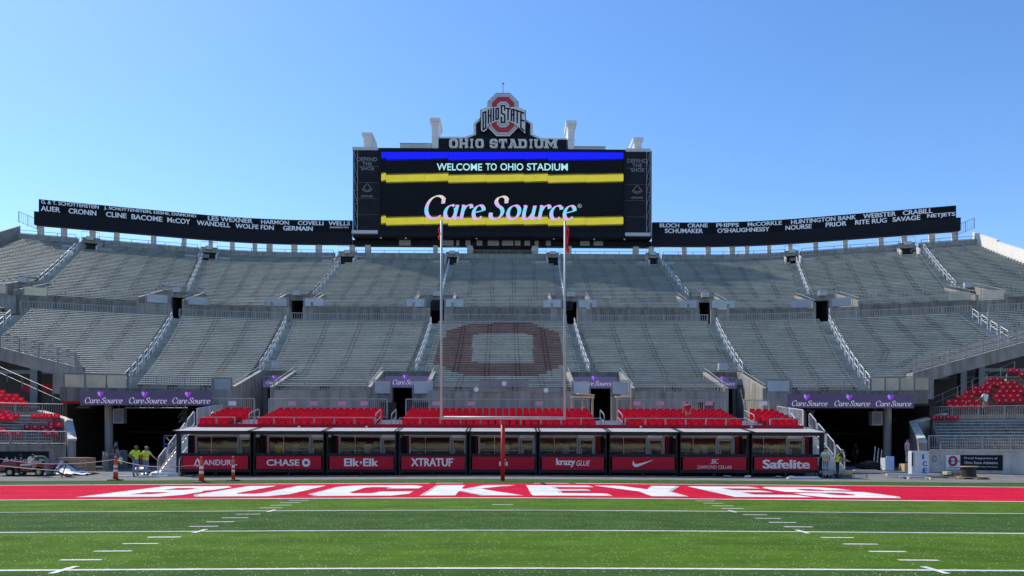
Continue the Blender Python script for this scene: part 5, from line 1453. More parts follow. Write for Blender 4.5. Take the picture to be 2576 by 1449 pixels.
# ------------------------------------------------------------------ stairs at both ends
def stair(name, lab, xc, w, y0, y1, z0, z1, n):
    r = thing(name, lab, 'stairs', (xc, y0, z0))
    q = MB()
    for i in range(n):
        z = z0 + (z1 - z0) * (i + 1) / n; y = y0 + (y1 - y0) * i / n
        q.b2(xc - w / 2, xc + w / 2, y, y + (y1 - y0) / n + .03, z - .05, z); q.b2(xc - w / 2 + .02, xc + w / 2 - .02, y + .01, y + .03, z - (z1 - z0) / n, z - .05)
    q.build('tread', M['steel_white'], r)
    q = MB()
    for s in (-1, 1):
        x = xc + s * (w / 2 + .03)
        q.hexa([(x - .025, y0, z0), (x + .025, y0, z0), (x + .025, y1, z1 - .2), (x - .025, y1, z1 - .2), (x - .025, y0, z0 + .10), (x + .025, y0, z0 + .10), (x + .025, y1, z1 - .04), (x - .025, y1, z1 - .04)])
    q.build('stringer', M['steel_white'], r)
    for s in (-1, 1):
        x = xc + s * (w / 2 + .03); q = MB(); k = 4
        for j in range(k):
            f0, f1 = j / k + .01, (j + 1) / k - .02
            P_ = lambda f, h: Vector((x, y0 + (y1 - y0) * f, z0 + (z1 - z0) * f + h))
            q.tube([P_(f0, .12), P_(f0, .85), P_(f0 + .02, 1.0), P_(f1 - .02, 1.0), P_(f1, .9), P_(f1, .12)], .03, 5); q.tube([P_(f0, .2), P_(f1, .2)], .02, 5)
            for m_ in range(1, 6): f = f0 + (f1 - f0) * m_ / 6; q.tube([P_(f, .2), P_(f, 1.0)], .013, 4)
        q.build('railing', M['steel_white'], r)
    return r
stair('access_stairs', 'white metal stairs with stepped railings, up to the red seats at the left end', kx(431) * 42.3, 1.15, 41.9, 47.0, gz(19) + .0, 2.9, 14)
stair('access_stairs', 'white metal stairs with stepped railings, up to the red seats at the right end', kx(2094) * 42.6, 1.15, 42.3, 47.4, gz(19) + .3, 2.9, 13)
for s, X0, X1, Yb, lab in ((-1, 494, 556, 0, 'left'), (1, 1958, 2022, 0, 'right')):
    fence('railing', 'light railing round the platform end above the %s stairs' % lab, [(kx(X0) * 47, 47.1, 2.9), (kx(X1) * 50, 50.2, 3.3)] if s < 0 else [(kx(X1) * 47, 47.1, 2.9), (kx(X0) * 50, 50.2, 3.3)], 1.1, 1.4, .14, 'steel_white', None, 'railings at the platform ends')
t = thing('landing', 'low metal landing with a tall railing right of the Safelite suite', 'landing', pt(2092, 1197, 41.7))
a, b = pt(2066, 0, 41.7), pt(2122, 0, 41.7)
q = MB(); q.b2(a.x, b.x, 41.5, 42.3, .12, .3); q.build('deck', M['steel'], t)
q = MB()
for x in (a.x + .05, (a.x + b.x) / 2, b.x - .05): q.b2(x - .03, x + .03, 41.55, 41.61, gz(20), .12)
q.build('leg', M['steel_dark'], t)
q = MB(); q.tube([(a.x, 41.52, .42), (a.x, 41.52, 1.2), (b.x, 41.52, 1.2), (b.x, 41.52, .42)], .03, 5); q.tube([(a.x, 41.52, .42), (b.x, 41.52, .42)], .02, 5)
for k in range(1, 12): x = a.x + (b.x - a.x) * k / 12; q.tube([(x, 41.52, .42), (x, 41.52, 1.2)], .014, 4)
q.build('railing', M['steel_white'], t)
q = MB(); p = pt(2104, 1192, 41.9); q.lathe((p.x, 41.9, p.z - .12), [(.11, 0), (.14, .26)], 12); tag(q.build('bucket', M['logo_red']), 'red bucket under the metal landing beside the right stairs', 'bucket')

# ------------------------------------------------------------------ tunnels
def banner(lab, X0, X1, Y0, Y1, reps, wd):
    d = 48.9; p0, p1 = pt(X0, Y1, d), pt(X1, Y0, d)
    r = thing('banner', lab, 'banner', p0, 'long purple banners over the tunnels')
    q = MB(); q.b2(p0.x, p1.x, d, d + .12, p0.z, p1.z); c = q.build('board', M['purple_board'], r)
    for X in reps:
        w = wd * d / F
        q = MB(); p = pt(X, Y1 - 8, d); care_source(q, (p.x, d - .02, p0.z + .13), (1, 0, 0), (0, -1, 0), w, 0, .10, .035); q.build('lettering', M['led_white'], c)
        heart((p.x + w * .42, d - .012, p0.z + .70), (1, 0, 0), (0, -1, 0), .40, c)
banner('long purple banner with three repeated names and hearts over the left tunnel', 202, 532, 985, 1019, (212, 323, 432), 97)
banner('long purple banner with three repeated names and hearts over the right tunnel', 1980, 2299, 992, 1026, (1990, 2097, 2201), 93)
def tunnel(lab, Xa, Xb, colX, boxX, side):
    r = thing('tunnel', lab, 'tunnel', (kx((Xa + Xb) / 2) * 53, 53, 0), 'tunnels under the stand')
    xa, xb = kx(Xa) * 54, kx(Xb) * 54
    q = MB(); y = 68
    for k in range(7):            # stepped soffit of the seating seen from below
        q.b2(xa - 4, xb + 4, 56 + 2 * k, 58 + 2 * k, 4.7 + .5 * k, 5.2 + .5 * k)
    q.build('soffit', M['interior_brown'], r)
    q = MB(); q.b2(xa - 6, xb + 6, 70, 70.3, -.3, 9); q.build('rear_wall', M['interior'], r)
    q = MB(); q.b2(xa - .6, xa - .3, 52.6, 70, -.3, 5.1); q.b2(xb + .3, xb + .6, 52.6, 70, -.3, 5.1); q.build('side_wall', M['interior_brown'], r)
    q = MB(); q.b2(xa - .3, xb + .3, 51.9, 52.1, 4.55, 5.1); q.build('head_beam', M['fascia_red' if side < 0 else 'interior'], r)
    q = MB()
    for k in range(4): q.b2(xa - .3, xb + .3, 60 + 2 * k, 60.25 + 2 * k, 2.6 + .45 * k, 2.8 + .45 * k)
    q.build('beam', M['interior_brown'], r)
    xc = kx(colX) * 53.4
    q = MB(); n = 18
    q.lathe((xc, 53.4, -.2), [(.28 if k % 2 else .272, 4.85 * k / (2 * n)) for k in range(2 * n + 1)], 14); o = q.build('column', M['concrete_pale'])
    tag(o, 'round pale masonry column standing in the %s tunnel mouth' % ('left' if side < 0 else 'right'), 'column', 'columns in the tunnel mouths')
    p0, p1 = pt(boxX, 1065 if side < 0 else 1070, 53.0), pt(boxX + 26, 1028 if side < 0 else 1035, 53.0)
    t = thing('loudspeaker', 'grey box loudspeaker hanging beside the column of the %s tunnel' % ('left' if side < 0 else 'right'), 'speaker', p0, 'loudspeakers in the tunnels')
    q = MB(); q.b2(p0.x, p1.x, 53, 53.5, p0.z, p1.z); q.build('cabinet', M['cap_grey'], t)
    q = MB(); q.b2(p0.x + .09, p1.x - .09, 52.98, 53, p0.z + .1, p1.z - .1); q.build('grille', M['dim_grey'], t)
    q = MB(); q.b2(p0.x + .3, p0.x + .36, 53.2, 53.26, p1.z, 4.9); q.build('bracket', M['steel_dark'], t)
tunnel('dark tunnel mouth under the stand left of the suites', 208, 470, 274, 284, -1)
tunnel('dark tunnel mouth under the stand right of the suites', 2030, 2300, 2232, 2194, 1)
t = MB()
A, B = pt(313, 1026, 49.5), pt(472, 1026, 49.5)
for z in (0, .22): t.tube([A + Vector((0, 0, z)), B + Vector((0, 0, z))], .025, 4)
n = 14
for k in range(n):
    a = A.lerp(B, k / n); b = A.lerp(B, (k + 1) / n); u = Vector((0, 0, .22)); t.tube([a, b + u] if k % 2 else [a + u, b], .015, 4)
tag(t.build('lighting_truss', M['steel']), 'thin metal lighting truss under the left purple banner', 'truss')
t = MB(); p = pt(462, 1100, 52.4); t.tube([pt(476, 1028, 52.8), pt(452, 1063, 53.5)], .09, 5); t.tube([pt(470, 1026, 53.5), pt(448, 1050, 55)], .09, 5)
tag(t.build('brace', M['steel_dark']), 'dark steel brace under the left tunnel roof', 'brace')
t = MB(); t.tube([pt(2250, 1028, 57), pt(2290, 1058, 57)], .1, 5); t.tube([pt(2285, 1028, 57), pt(2248, 1060, 57)], .1, 5); tag(t.build('brace', M['steel_dark']), 'crossed dark steel braces in the right tunnel', 'brace')
q = MB(); p0, p1 = pt(2014, 1072, 52.6), pt(2047, 1036, 52.6); q.b2(p0.x, p1.x, 52.6, 53.2, p0.z - .3, p1.z); q.b2(p0.x - .05, p1.x + .05, 52.55, 53.25, p1.z, p1.z + .08); tag(q.build('equipment_cabinet', M['concrete_dark']), 'grey cabinet hanging at the left side of the right tunnel', 'cabinet')

# ------------------------------------------------------------------ side stands
def raker(poly, d, lab, m):
    fn = lambda u, v, e: (lambda p: Vector((p.x, d + e, p.z)))(pt(u, v, d))
    q = MB(); q.prism(poly, fn, 0, .8); return tag(q.build('side_stand_wall', m), lab, 'wall', 'sloping end walls of the side stands')
raker([(-60, 858), (189, 922.7), (201, 954), (201, 990), (132, 990), (132, 941), (-60, 892)], 51.6, 'grey sloping concrete end wall with a fence on top, left of the left tunnel', M['concrete'])
raker([(2296, 938), (2640, 843), (2640, 878), (2349, 955), (2349, 1004), (2294, 1004)], 51.6, 'grey sloping concrete end wall with a fence on top, right of the right tunnel', M['concrete'])
fence('railing', 'grey mesh fence on the left sloping concrete wall', [pt(-50, 861, 51.9), pt(189, 922.7, 51.9), pt(203, 955, 54.5)], 1.02, 1.3, .10, 'steel', None, 'fences on the sloping end walls', .035, .012, True)
fence('railing', 'grey mesh fence on the right sloping concrete wall', [pt(2296, 980, 55), pt(2297, 938, 51.9), pt(2640, 843, 51.9)], 1.0, 1.3, .10, 'steel', None, 'fences on the sloping end walls', .035, .012, True)
for s, X0, X1, lab in ((-1, -120, 190, 'left'), (1, 2310, 2700, 'right')):
    d = 70 if s > 0 else 66
    q = MB(); a, b = kx(X0) * d, kx(X1) * d; q.b2(a, b, d, d + .4, -.3, 10.5)
    tag(q.build('under_stand_wall', M['interior_brown']), 'dark wall under the %s side stand behind its seats' % lab, 'wall', 'walls under the side stands')
    for X in ((84, 104) if s < 0 else (2424, 2470)):
        p = pt(X, 960, 66 if s > 0 else 58); q = MB(); q.b2(p.x - .28, p.x + .28, p.y, p.y + .55, 2.5, 9 if s > 0 else 7.6)
        if X == 104: continue
        tag(q.build('stand_column', M['steel_dark']), 'square dark column under the %s side stand%s' % (lab, '' if s < 0 else (', nearer the wall' if X == 2424 else ', further right')), 'column', 'columns under the side stands')
    for Yy in ((930, 950) if s > 0 else (935,)):
        q = MB(); a, b = pt(X0 if s < 0 else 2352, Yy, 67 if s > 0 else 60), pt(150 if s < 0 else 2640, Yy, 67 if s > 0 else 60); q.b2(a.x, b.x, a.y, a.y + .3, a.z - .15, a.z + .15); tag(q.build('stand_beam', M['steel_dark']), 'dark beam under the %s side stand at %s' % (lab, 'upper level' if Yy < 940 else 'lower level'), 'beam', 'beams under the side stands')
CA, SA = math.cos(rad(22)), math.sin(rad(22))
def side_frame(s):
    A = Vector((kx(2337) * 47, 47, 0)) if s > 0 else Vector((kx(166) * 47, 47, 0))
    u = Vector((CA * s, -SA, 0)); n = Vector((SA * s, CA, 0)); return A, u, n
KS = 47 / 53; SRUN = .76 * KS
zk = lambda z: HC + (z - HC) * KS
def side_block(s, lab, n0, z0, rise, rows, u0, du, L_, benchm, nm='side_bleachers'):
    A, u, n = side_frame(s); n0 *= KS; z0 = zk(z0); rise *= KS; u0 *= KS; du *= KS; L_ *= KS
    r = thing(nm, lab, 'bleachers', A + n * n0 + Vector((0, 0, z0)), 'bleachers of the side stands')
    tr = MB()
    for i in range(rows):
        o = A + n * (n0 + SRUN * i) + u * (u0 + du * i); e = o + u * L_; z = z0 + rise * i; h = Vector((0, 0, 1))
        tr.hexa([o + h * (z - .6), e + h * (z - .6), e + n * (SRUN - .003) + h * (z - .6), o + n * (SRUN - .003) + h * (z - .6), o + h * z, e + h * z, e + n * (SRUN - .003) + h * z, o + n * (SRUN - .003) + h * z])
        b = MB(); p, q = o + n * .3 + u * .1, e + n * .3
        b.hexa([p + h * (z + .36), q + h * (z + .36), q + n * .3 + h * (z + .36), p + n * .3 + h * (z + .36), p + h * (z + .42), q + h * (z + .42), q + n * .3 + h * (z + .42), p + n * .3 + h * (z + .42)])
        k = int(L_ / 1.4)
        for j in range(k + 1):
            c = p.lerp(q, j / k) + n * .15; b.box((c.x, c.y, z + .18), (.06, .2, .36), math.atan2(u.y, u.x), 1)
        b.build('bench', [M[benchm], M['steel']], r)
    tr.build('terrace', M['concrete'], r)
    return r
side_block(-1, 'lower grey bench rows of the left side stand above the black sign wall', .5, 1.5, .24, 9, .9, .12, 8.5, 'bench')
side_block(1, 'lower grey bench rows of the right side stand above the concrete sign wall', .5, 1.35, .24, 9, .8, .05, 8.5, 'bench')
side_block(-1, 'upper bench rows with red seats in the left side stand', 9.2, 4.3, .33, 6, 3.2, .9, 7, 'bench')
side_block(1, 'upper red bench rows in the right side stand', 9.2, 4.3, .42, 9, 2.2, .75, 8, 'bench_red')
# bolted seat backs
sb0 = None
def seatback(s, row, j, n0, z0, rise, lab, grp):
    global sb0
    A, u, n = side_frame(s); p = A + n * (n0 * KS + SRUN * row + .5) + u * (j * KS); z = zk(z0) + rise * KS * row + .43
    if sb0 is None:
        sb0 = thing('bleacher_chair', '', 'chair', (0, 0, 0))
        q = MB(); q.hexa([(-.2, 0, .02), (.2, 0, .02), (.2, .05, .02), (-.2, .05, .02), (-.2, .09, .38), (.2, .09, .38), (.2, .13, .38), (-.2, .13, .38)]); b = q.build('backrest', M['seat_red'], sb0)
        q = MB(); q.b2(-.06, -.02, .035, .05, .2, .3); q.b2(.02, .06, .035, .05, .2, .3); q.build('number', M['logo_white'], b)
        q = MB(); q.b2(-.2, .2, -.36, -.02, .0, .05); q.build('seat_pan', M['seat_red_dark'], sb0); o = sb0
    else: o = dup(sb0, (0, 0, 0))
    o.location = (p.x, p.y, z); o.rotation_euler = (0, 0, math.atan2(u.y * s, u.x * s)); o['label'] = lab; o['group'] = grp
LS = [(1, 2.4, 2), (2, 3.4, 1), (3, .6, 4), (4, .2, 2), (5, 4.6, 2), (5, .9, 0), (6, 3.6, 4), (7, 3.4, 4), (7, .7, 4), (8, 4.2, 2), (4, 5.6, 3), (2, .3, 2), (1, .0, 2), (0, 4.0, 3)]
for row, j0, n in LS:
    for k in range(n): seatback(-1, row, .9 + j0 + .5 * k - .0, .5, 1.5, .24, 'red bleacher chair, lower left side stand, %s row, %s in the %s cluster' % (NUM[row], NUM[k], 'tunnel side' if j0 < 2 else 'cart side'), 'red seats on the left side stand')
for row, j0, n in ((0, 4.4, 4), (1, 4.8, 4), (2, 5.3, 3), (3, 6.4, 2)):
    for k in range(n): seatback(-1, row, j0 + .5 * k, 9.2, 4.3, .33, 'red bleacher chair, upper left side stand, %s row, %s from the right' % (NUM[row], NUM[k]), 'red seats on the left side stand')
for row, j0, n in ((0, 3.0, 6), (1, 3.0, 5), (2, 3.8, 3), (2, 6.6, 4), (3, 4.6, 4), (4, 5.4, 3), (6, 6.8, 2), (1, 6.6, 4), (8, 8.6, 2), (7, 9.3, 2), (3, 7.0, 4), (5, 6.4, 5), (4, 7.4, 4)):
    for k in range(n): seatback(1, row, j0 + .5 * k, 9.2, 4.3, .42, 'red bleacher chair, upper right side stand, %s row, %s in the %s cluster' % (NUM[row], NUM[k], 'left' if j0 < 6 else 'right'), 'red seats on the right side stand')
for k in range(4): seatback(1, 8, 1.4 + .5 * k, .5, 1.35, .24, 'red bleacher chair on the topmost lower bench, right side stand, %s from left' % NUM[k], 'red seats on the right side stand')
# walls and fences of the side stands
for s, z0, lab in ((-1, zk(1.5), 'left'), (1, zk(1.35), 'right')):
    A, u, n = side_frame(s); h = Vector((0, 0, 1))
    q = MB(); e = A + u * 12
    q.hexa([A - h * .3, e - h * .3, e + n * .4 - h * .3, A + n * .4 - h * .3, A + h * z0, e + h * z0, e + n * .4 + h * z0, A + n * .4 + h * z0])
    q.hexa([A - n * .06 + h * z0, e - n * .06 + h * z0, e + n * .45 + h * z0, A + n * .45 + h * z0, A - n * .06 + h * (z0 + .12), e - n * .06 + h * (z0 + .12), e + n * .45 + h * (z0 + .12), A + n * .45 + h * (z0 + .12)])
    tag(q.build('front_wall', M['concrete_pale'] if s > 0 else M['concrete']), 'low concrete front wall of the %s side stand' % lab, 'wall', 'front walls of the side stands')
    fence('railing', 'grey baluster fence on the front wall of the %s side stand' % lab, [A + n * .1 + h * (z0 + .12), e + n * .1 + h * (z0 + .12)], .85, 1.5, .13, 'steel', None, 'fences of the side stands', .03, .013)
    A2 = A + n * 7.0 + u * .9; e2 = A2 + u * 8
    q = MB(); q.hexa([A2 + h * 2.6, e2 + h * 2.6, e2 + n * 1.2 + h * 2.6, A2 + n * 1.2 + h * 2.6, A2 + h * 3.6, e2 + h * 3.6, e2 + n * 1.2 + h * 3.6, A2 + n * 1.2 + h * 3.6]); tag(q.build('mid_wall', M['concrete']), 'concrete walkway wall halfway up the %s side stand' % lab, 'wall', 'mid walls of the side stands')
    fence('railing', 'grey baluster fence halfway up the %s side stand' % lab, [A2 + h * 3.6, e2 + h * 3.6], .95, 1.6, .14, 'steel', None, 'fences of the side stands', .03, .013)
    # end wall with a pale sloping cap
    B = [A - u * .1 + h * 1.93, A + n * 5.3 + u * (.9 if s < 0 else 0) + h * 3.35, A + n * 8 + u * (3.0 if s < 0 else 2.4) + h * 4.0]
    q = MB(); c = MB()
    for a, b in zip(B, B[1:]):
        w = -u * .45; f0 = lambda p: Vector((p.x, p.y, -.3))
        q.hexa([f0(a), f0(b), f0(b + w), f0(a + w), a, b, b + w, a + w]); k = h * .12
        c.hexa([a + h * .003, b + h * .003, b + w * 1.1 + h * .003, a + w * 1.1 + h * .003, a + k, b + k, b + w * 1.1 + k, a + w * 1.1 + k])
    o = q.build('stand_end_wall', M['concrete']); tag(o, 'concrete end wall with a pale sloping cap at the %s tunnel side' % lab, 'wall', 'end walls of the side stands'); c.build('cap', M['concrete_pale'], o)
    # diagonal stair rail in front of the upper rows
    A3 = A + n * 8 + u * 1.05 + h * 4.2
    d_ = (u * 1.0 + n * .95); E3 = A3 + d_ * 7 + h * 3.3
    q = MB(); q.tube([A3 + h * .9, E3 + h * .9], .022, 5); q.tube([A3 + h * .45, E3 + h * .45], .018, 5)
    for k in range(7): p = A3.lerp(E3, k / 6); q.tube([p, p + h * .9], .03, 5)
    tag(q.build('stair_rail', M['steel_dark']), 'long diagonal stair rail across the upper %s side stand' % lab, 'handrail', 'stair rails of the side stands')
    # signs
    if s > 0:
        P_ = lambda X: (X - 0)
        a, b, c2 = A + u * .93 - n * .07, A + u * 1.73 - n * .07, A + u * 4.03 - n * .07
        r = thing('wall_sign', 'dark sign with a white panel and red O on the right concrete wall', 'sign', a + h * .25)
        rz = math.atan2(u.y, u.x)
        def plate2(p, q_, z0_, z1_, nm, mm, par, th=.03):
            w = MB(); w.hexa([p + h * z0_, q_ + h * z0_, q_ + n * th + h * z0_, p + n * th + h * z0_, p + h * z1_, q_ + h * z1_, q_ + n * th + h * z1_, p + n * th + h * z1_]); return w.build(nm, M[mm], par)
        wp = plate2(a, b, .22, 1.15, 'white_panel', 'plastic_white', r); bp_ = plate2(b + u * .005, c2, .2, 1.15, 'dark_panel', 'mesh_dark', r)
        q = MB(); c = (a + b) / 2 - n * .006
        O1 = oct_(-.24, .24, -.32, .32, .13); O2 = oct_(-.11, .11, -.17, .17, .06)
        for i in range(8): q.quad(*[c + u * x + h * (.76 + z) for x, z in (O1[i], O1[(i + 1) % 8], O2[(i + 1) % 8], O2[i])])
        q.build('ring', M['logo_red'], wp)
        q = MB(); put_text(q, 'OHIO STATE', a + u * .14 - n * .008 + h * .68, u, h, .62, .15); put_text(q, 'ATHLETICS', a + u * .14 - n * .008 + h * .3, u, h, .62, .09); q.build('lettering', M['black'], wp)
        q = MB()
        for tx, z, w, hh in (('Proud Supporters of', .86, 1.8, .16), ('Ohio State Athletics', .59, 1.8, .16), ('Donor and Champion Partners', .36, 1.8, .10)): put_text(q, tx, b + u * .22 - n * .008 + h * z, u, h, w, hh, 0, .02)
        q.build('lettering', M['logo_white'], bp_)
        q = MB(); p = A + u * .3 - n * .08 + h * .9; q.tube([p + u * (.1 * math.sin(t)) + h * (.2 * math.cos(t)) for t in [2 * math.pi * k / 12 for k in range(13)]], .015, 4); tag(q.build('hose_loop', M['black']), 'black cable loop hanging on the wall beside the ice freezer', 'cable')
    else:
        a, b, c2 = A + u * .93 - n * .07, A + u * 3.8 - n * .07, A + u * 4.45 - n * .07
        r = thing('wall_sign', 'black sign with white lettering and a red O panel on the left concrete wall', 'sign', a + h * .5)
        def plate3(p, q_, z0_, z1_, nm, mm, par, th=.03):
            w = MB(); w.hexa([p + h * z0_, q_ + h * z0_, q_ + n * th + h * z0_, p + n * th + h * z0_, p + h * z1_, q_ + h * z1_, q_ + n * th + h * z1_, p + n * th + h * z1_]); return w.build(nm, M[mm], par)
        bp_ = plate3(a, b, .3, 1.25, 'dark_panel', 'mesh_dark', r); wp = plate3(b + u * .005, c2, .3, 1.25, 'white_panel', 'plastic_white', r)
        q = MB(); put_text(q, 'Athletics', b - u * .4 - n * .008 + h * .5, -u, h, 2.1, .4, 0, .01, .15); q.build('lettering', M['logo_white'], bp_)
        q = MB(); c = (b + c2) / 2 - n * .006
        for i in range(8): q.quad(*[c - u * x + h * (.8 + z) for x, z in (oct_(-.22, .22, -.3, .3, .12)[i], oct_(-.22, .22, -.3, .3, .12)[(i + 1) % 8], oct_(-.1, .1, -.16, .16, .05)[(i + 1) % 8], oct_(-.1, .1, -.16, .16, .05)[i])])
        q.build('ring', M['logo_red'], wp)
q = MB(); a, b = pt(58, 966, 60), pt(130, 985, 60); q.b2(a.x, b.x, 60, 60.1, b.z, a.z); tag(q.build('red_wall_panel', M['sign_red']), 'red wall panel behind the column under the left side stand', 'wall panel')
# steel stair that climbs beside the left banner
q = MB()
for k in range(9): p = pt(224 + 6 * k, 1018 - 4.5 * k, 53.2); q.b2(p.x - .8, p.x + .1, 53, 54, p.z - .25, p.z - .2)
tag(q.build('stair_underside', M['steel_dark']), 'dark underside of a stair left of the left purple banner', 'stairs')
# ------------------------------------------------------------------ goal post
gp = thing('goal_post', 'white goal post with red ribbons on its uprights and a red padded base post', 'goal post', (0, 35.1, 0))
d = 33.3
zc = pt(1265, 1051.5, d).z; xL, xR = kx(1109.5) * d, kx(1420) * d
q = MB(); q.tube([(0, 35.1, gz(0)), (0, 35.1, 2.72)], .098, 14); q.build('base_post', M['post_red'], gp, True)
q = MB(); q.tube([(0, 35.1, 2.72)] + [(0, 35.1 - 1.8 * math.sin(a) , 2.72 + (zc - .04 - 2.72) * (1 - math.cos(a))) for a in [rad(15 * k) for k in range(1, 7)]], .085, 12); q.build('gooseneck', M['post_red'], gp, True)
q = MB(); q.tube([(xL, d, zc), (xR, d, zc)], .075, 12); q.build('crossbar', M['post_white'], gp, True)
for x, Xt in ((xL, 1115), (xR, 1418.5)):
    q = MB(); q.tube([(x, d, zc - .085), (x, d, 6.5), (x, d, 11.85)], .052, 12); q.build('upright', M['post_white'], gp, True)
for x, s, L_ in ((xL, -1, .6), (xR, 1, 1.15)):
    q = MB(); n = 8; wv = lambda k: .05 * math.sin(k * 1.7)
    pts = [(x + s * .07 + wv(k) * .3, d - .02 + wv(k), 11.6 - L_ * k / n) for k in range(n + 1)]
    vs_ = []
    for k, p in enumerate(pts): w = .10 if s > 0 else .06; vs_ += [p, (p[0] + s * w * (1 + .3 * math.sin(k)), p[1] + .05 * math.cos(k * 1.3), p[2] - .03)]
    q.add(vs_, [(2 * k, 2 * k + 1, 2 * k + 3, 2 * k + 2) for k in range(n)])
    q.add([(a[0], a[1] + .012, a[2]) for a in vs_], [(2 * k, 2 * k + 2, 2 * k + 3, 2 * k + 1) for k in range(n)])
    q.build('ribbon', M['ribbon_red'], gp)

# ------------------------------------------------------------------ traffic posts and tapes
def cone(X, Y, lab, wide=True):
    d = 33.9 if Y > 1210 else 35.2
    for _ in range(5): d = (HC - gz(kx(X) * d, d)) * F / (Y - ROLL * (X - 1288) - YH)
    x = kx(X) * d; z = gz(x)
    r = thing('traffic_post', lab, 'traffic cone', (x, d, z), 'orange traffic posts')
    b = MB(); b.lathe((x, d, z), [(.40 if wide else .34, 0), (.40 if wide else .34, .035), (.30, .06), (.13, .07)], 8); b.build('base', M['rubber'], r)
    p = MB(); R = lambda h: (.125 - .055 * (h - .07) / .95) if wide else (.085 - .03 * (h - .07) / .95)
    hs = [.07, .42, .56, .66, .78, 1.0, 1.03]
    p.lathe((x, d, z), [(R(h), h) for h in hs] + [(.05, 1.05), (.045, 1.12), (.06, 1.14), (.055, 1.2), (.02, 1.22)], 14); p.build('tube', M['cone'], r, True)
    for a, c in ((.42, .54), (.64, .78)):
        k = MB(); k.lathe((x, d, z), [(R(a) + .003, a), (R(c) + .003, c)], 14); k.build('reflective_band', M['cone_white'], r)
    return Vector((x, d, z))
c1 = cone(291, 1207.5, 'orange traffic post with white bands, leftmost, in front of the tunnel')
c2 = cone(507, 1213, 'orange traffic post with white bands in front of the ANDURIL suite, left of two')
c3 = cone(587, 1209, 'slim orange traffic post in front of the ANDURIL suite, right of two', False)
def rope(a, b, sag, r, lab, mm):
    q = MB(); n = 12; a, b = Vector(a), Vector(b)
    q.tube([a.lerp(b, k / n) - Vector((0, 0, sag * 4 * (k / n) * (1 - k / n))) for k in range(n + 1)], r, 4)
    tag(q.build('rope', M[mm]), lab, 'rope', 'barrier ropes')
t1 = c1 + Vector((0, 0, 1.06)); t3 = c3 + Vector((0, 0, 1.0)); t2 = c2 + Vector((0, 0, .85))
rope(pt(-12, 1152, 40.5), t1, .28, .013, 'thin pinkish barrier rope from the golf cart to the leftmost traffic post', 'pink')
rope(t1, t2 + Vector((-1.5, 0, -.12)), .12, .013, 'thin pinkish barrier rope from the leftmost traffic post to the stairs', 'pink')
rope(t2 + Vector((-1.5, 0, -.12)), t3, .05, .013, 'thin barrier rope in front of the ANDURIL panel', 'pink')
rope(pt(-12, 1170, 39.5), pt(330, 1188, 41), .12, .02, 'pale sagging rope low in front of the golf cart', 'cream')
q = MB(); p = t1 + Vector((.1, -.02, -.05)); q.hexa([p + Vector(v) for v in ((0, 0, -.05), (.12, .02, -.08), (.12, .05, -.08), (0, .03, -.05), (.02, 0, .03), (.22, .02, -.02), (.22, .05, -.02), (.02, .03, .03))]); q.hexa([p + Vector(v) for v in ((.1, 0, -.08), (.18, .02, -.2), (.18, .05, -.2), (.1, .03, -.08), (.14, 0, -.03), (.24, .02, -.17), (.24, .05, -.17), (.14, .03, -.03))])
tag(q.build('tape_knot', M['hivis']), 'yellow tape knot hanging from the leftmost traffic post', 'tape')

# ------------------------------------------------------------------ golf cart
cy = 42.8; xf, xr_ = kx(28) * cy, kx(101) * cy; g0 = gz(xf)
ct = thing('golf_cart', 'dark red golf cart with cream seats, partly cut off at the left edge', 'golf cart', ((xf + xr_) / 2, cy, g0))
def side(poly, y0, y1, nm, mm, bev=0):
    q = MB(); q.prism(poly, lambda u, v, d_: Vector((xf + u, cy + d_, g0 + v)), y0, y1); return q.build(nm, M[mm], ct)
side([(-.75, .30), (-.80, .42), (-.72, .62), (-.35, .80), (.10, .86), (.32, .80), (.46, .52), (.34, .36), (.30, .42), (.22, .50), (0, .56), (-.22, .50), (-.32, .32)], -.12, 1.02, 'front_cowl', 'cart_red')
side([(.34, .22), (1.42, .22), (1.42, .32), (.40, .34)], -.10, 1.0, 'floor', 'rubber')
side([(.62, .32), (1.30, .32), (1.38, .46), (1.52, .54), (1.66, .56), (1.82, .52), (1.93, .40), (2.02, .42), (2.02, .66), (1.85, .74), (1.35, .74), (1.2, .62), (.66, .60)], -.12, 1.02, 'rear_body', 'cart_red')
side([(.56, .60), (1.30, .62), (1.32, .74), (.58, .71)], -.08, .98, 'seat', 'cream')
for y0, y1 in ((-.04, .42), (.48, .94)): side([(.98, .80), (1.36, .86), (1.42, 1.06), (1.30, 1.16), (1.05, 1.14), (.94, 1.0)], y0, y1, 'seat_back', 'cream')
side([(-.82, .24), (-.55, .24), (-.55, .36), (-.84, .36)], -.1, 1.0, 'bumper', 'rubber')
q = MB(); q.prism(arc(-.62, .52, .09, .06, 0, 360, 10)[:-1], lambda u, v, d_: Vector((xf + u, cy - .13 + d_, g0 + v)), 0, .02); q.build('headlight', M['plastic_white'], ct)
for x in (xf, xr_):
    for y in (cy - .1, cy + .95):
        w = MB(); w.prism(arc(0, .23, .23, .23, 0, 360, 20)[:-1], lambda u, v, d_: Vector((x + u, y - .03 + d_, g0 + v)), 0, .16); w_ = w.build('wheel', M['rubber'], ct)
        w = MB(); w.prism(arc(0, .23, .125, .125, 0, 360, 16)[:-1], lambda u, v, d_: Vector((x + u, y - .045 + d_, g0 + v)), 0, .02)
        for k in range(5): a = rad(72 * k); w.prism([(u + .08 * math.cos(a), v + .23 + .08 * math.sin(a)) for u, v in ((-.012, -.03), (.012, -.03), (.012, .03), (-.012, .03))], lambda u, v, d_: Vector((x + u, y - .055 + d_, g0 + v)), 0, .009)
        w.build('rim', M['rim'], w_)
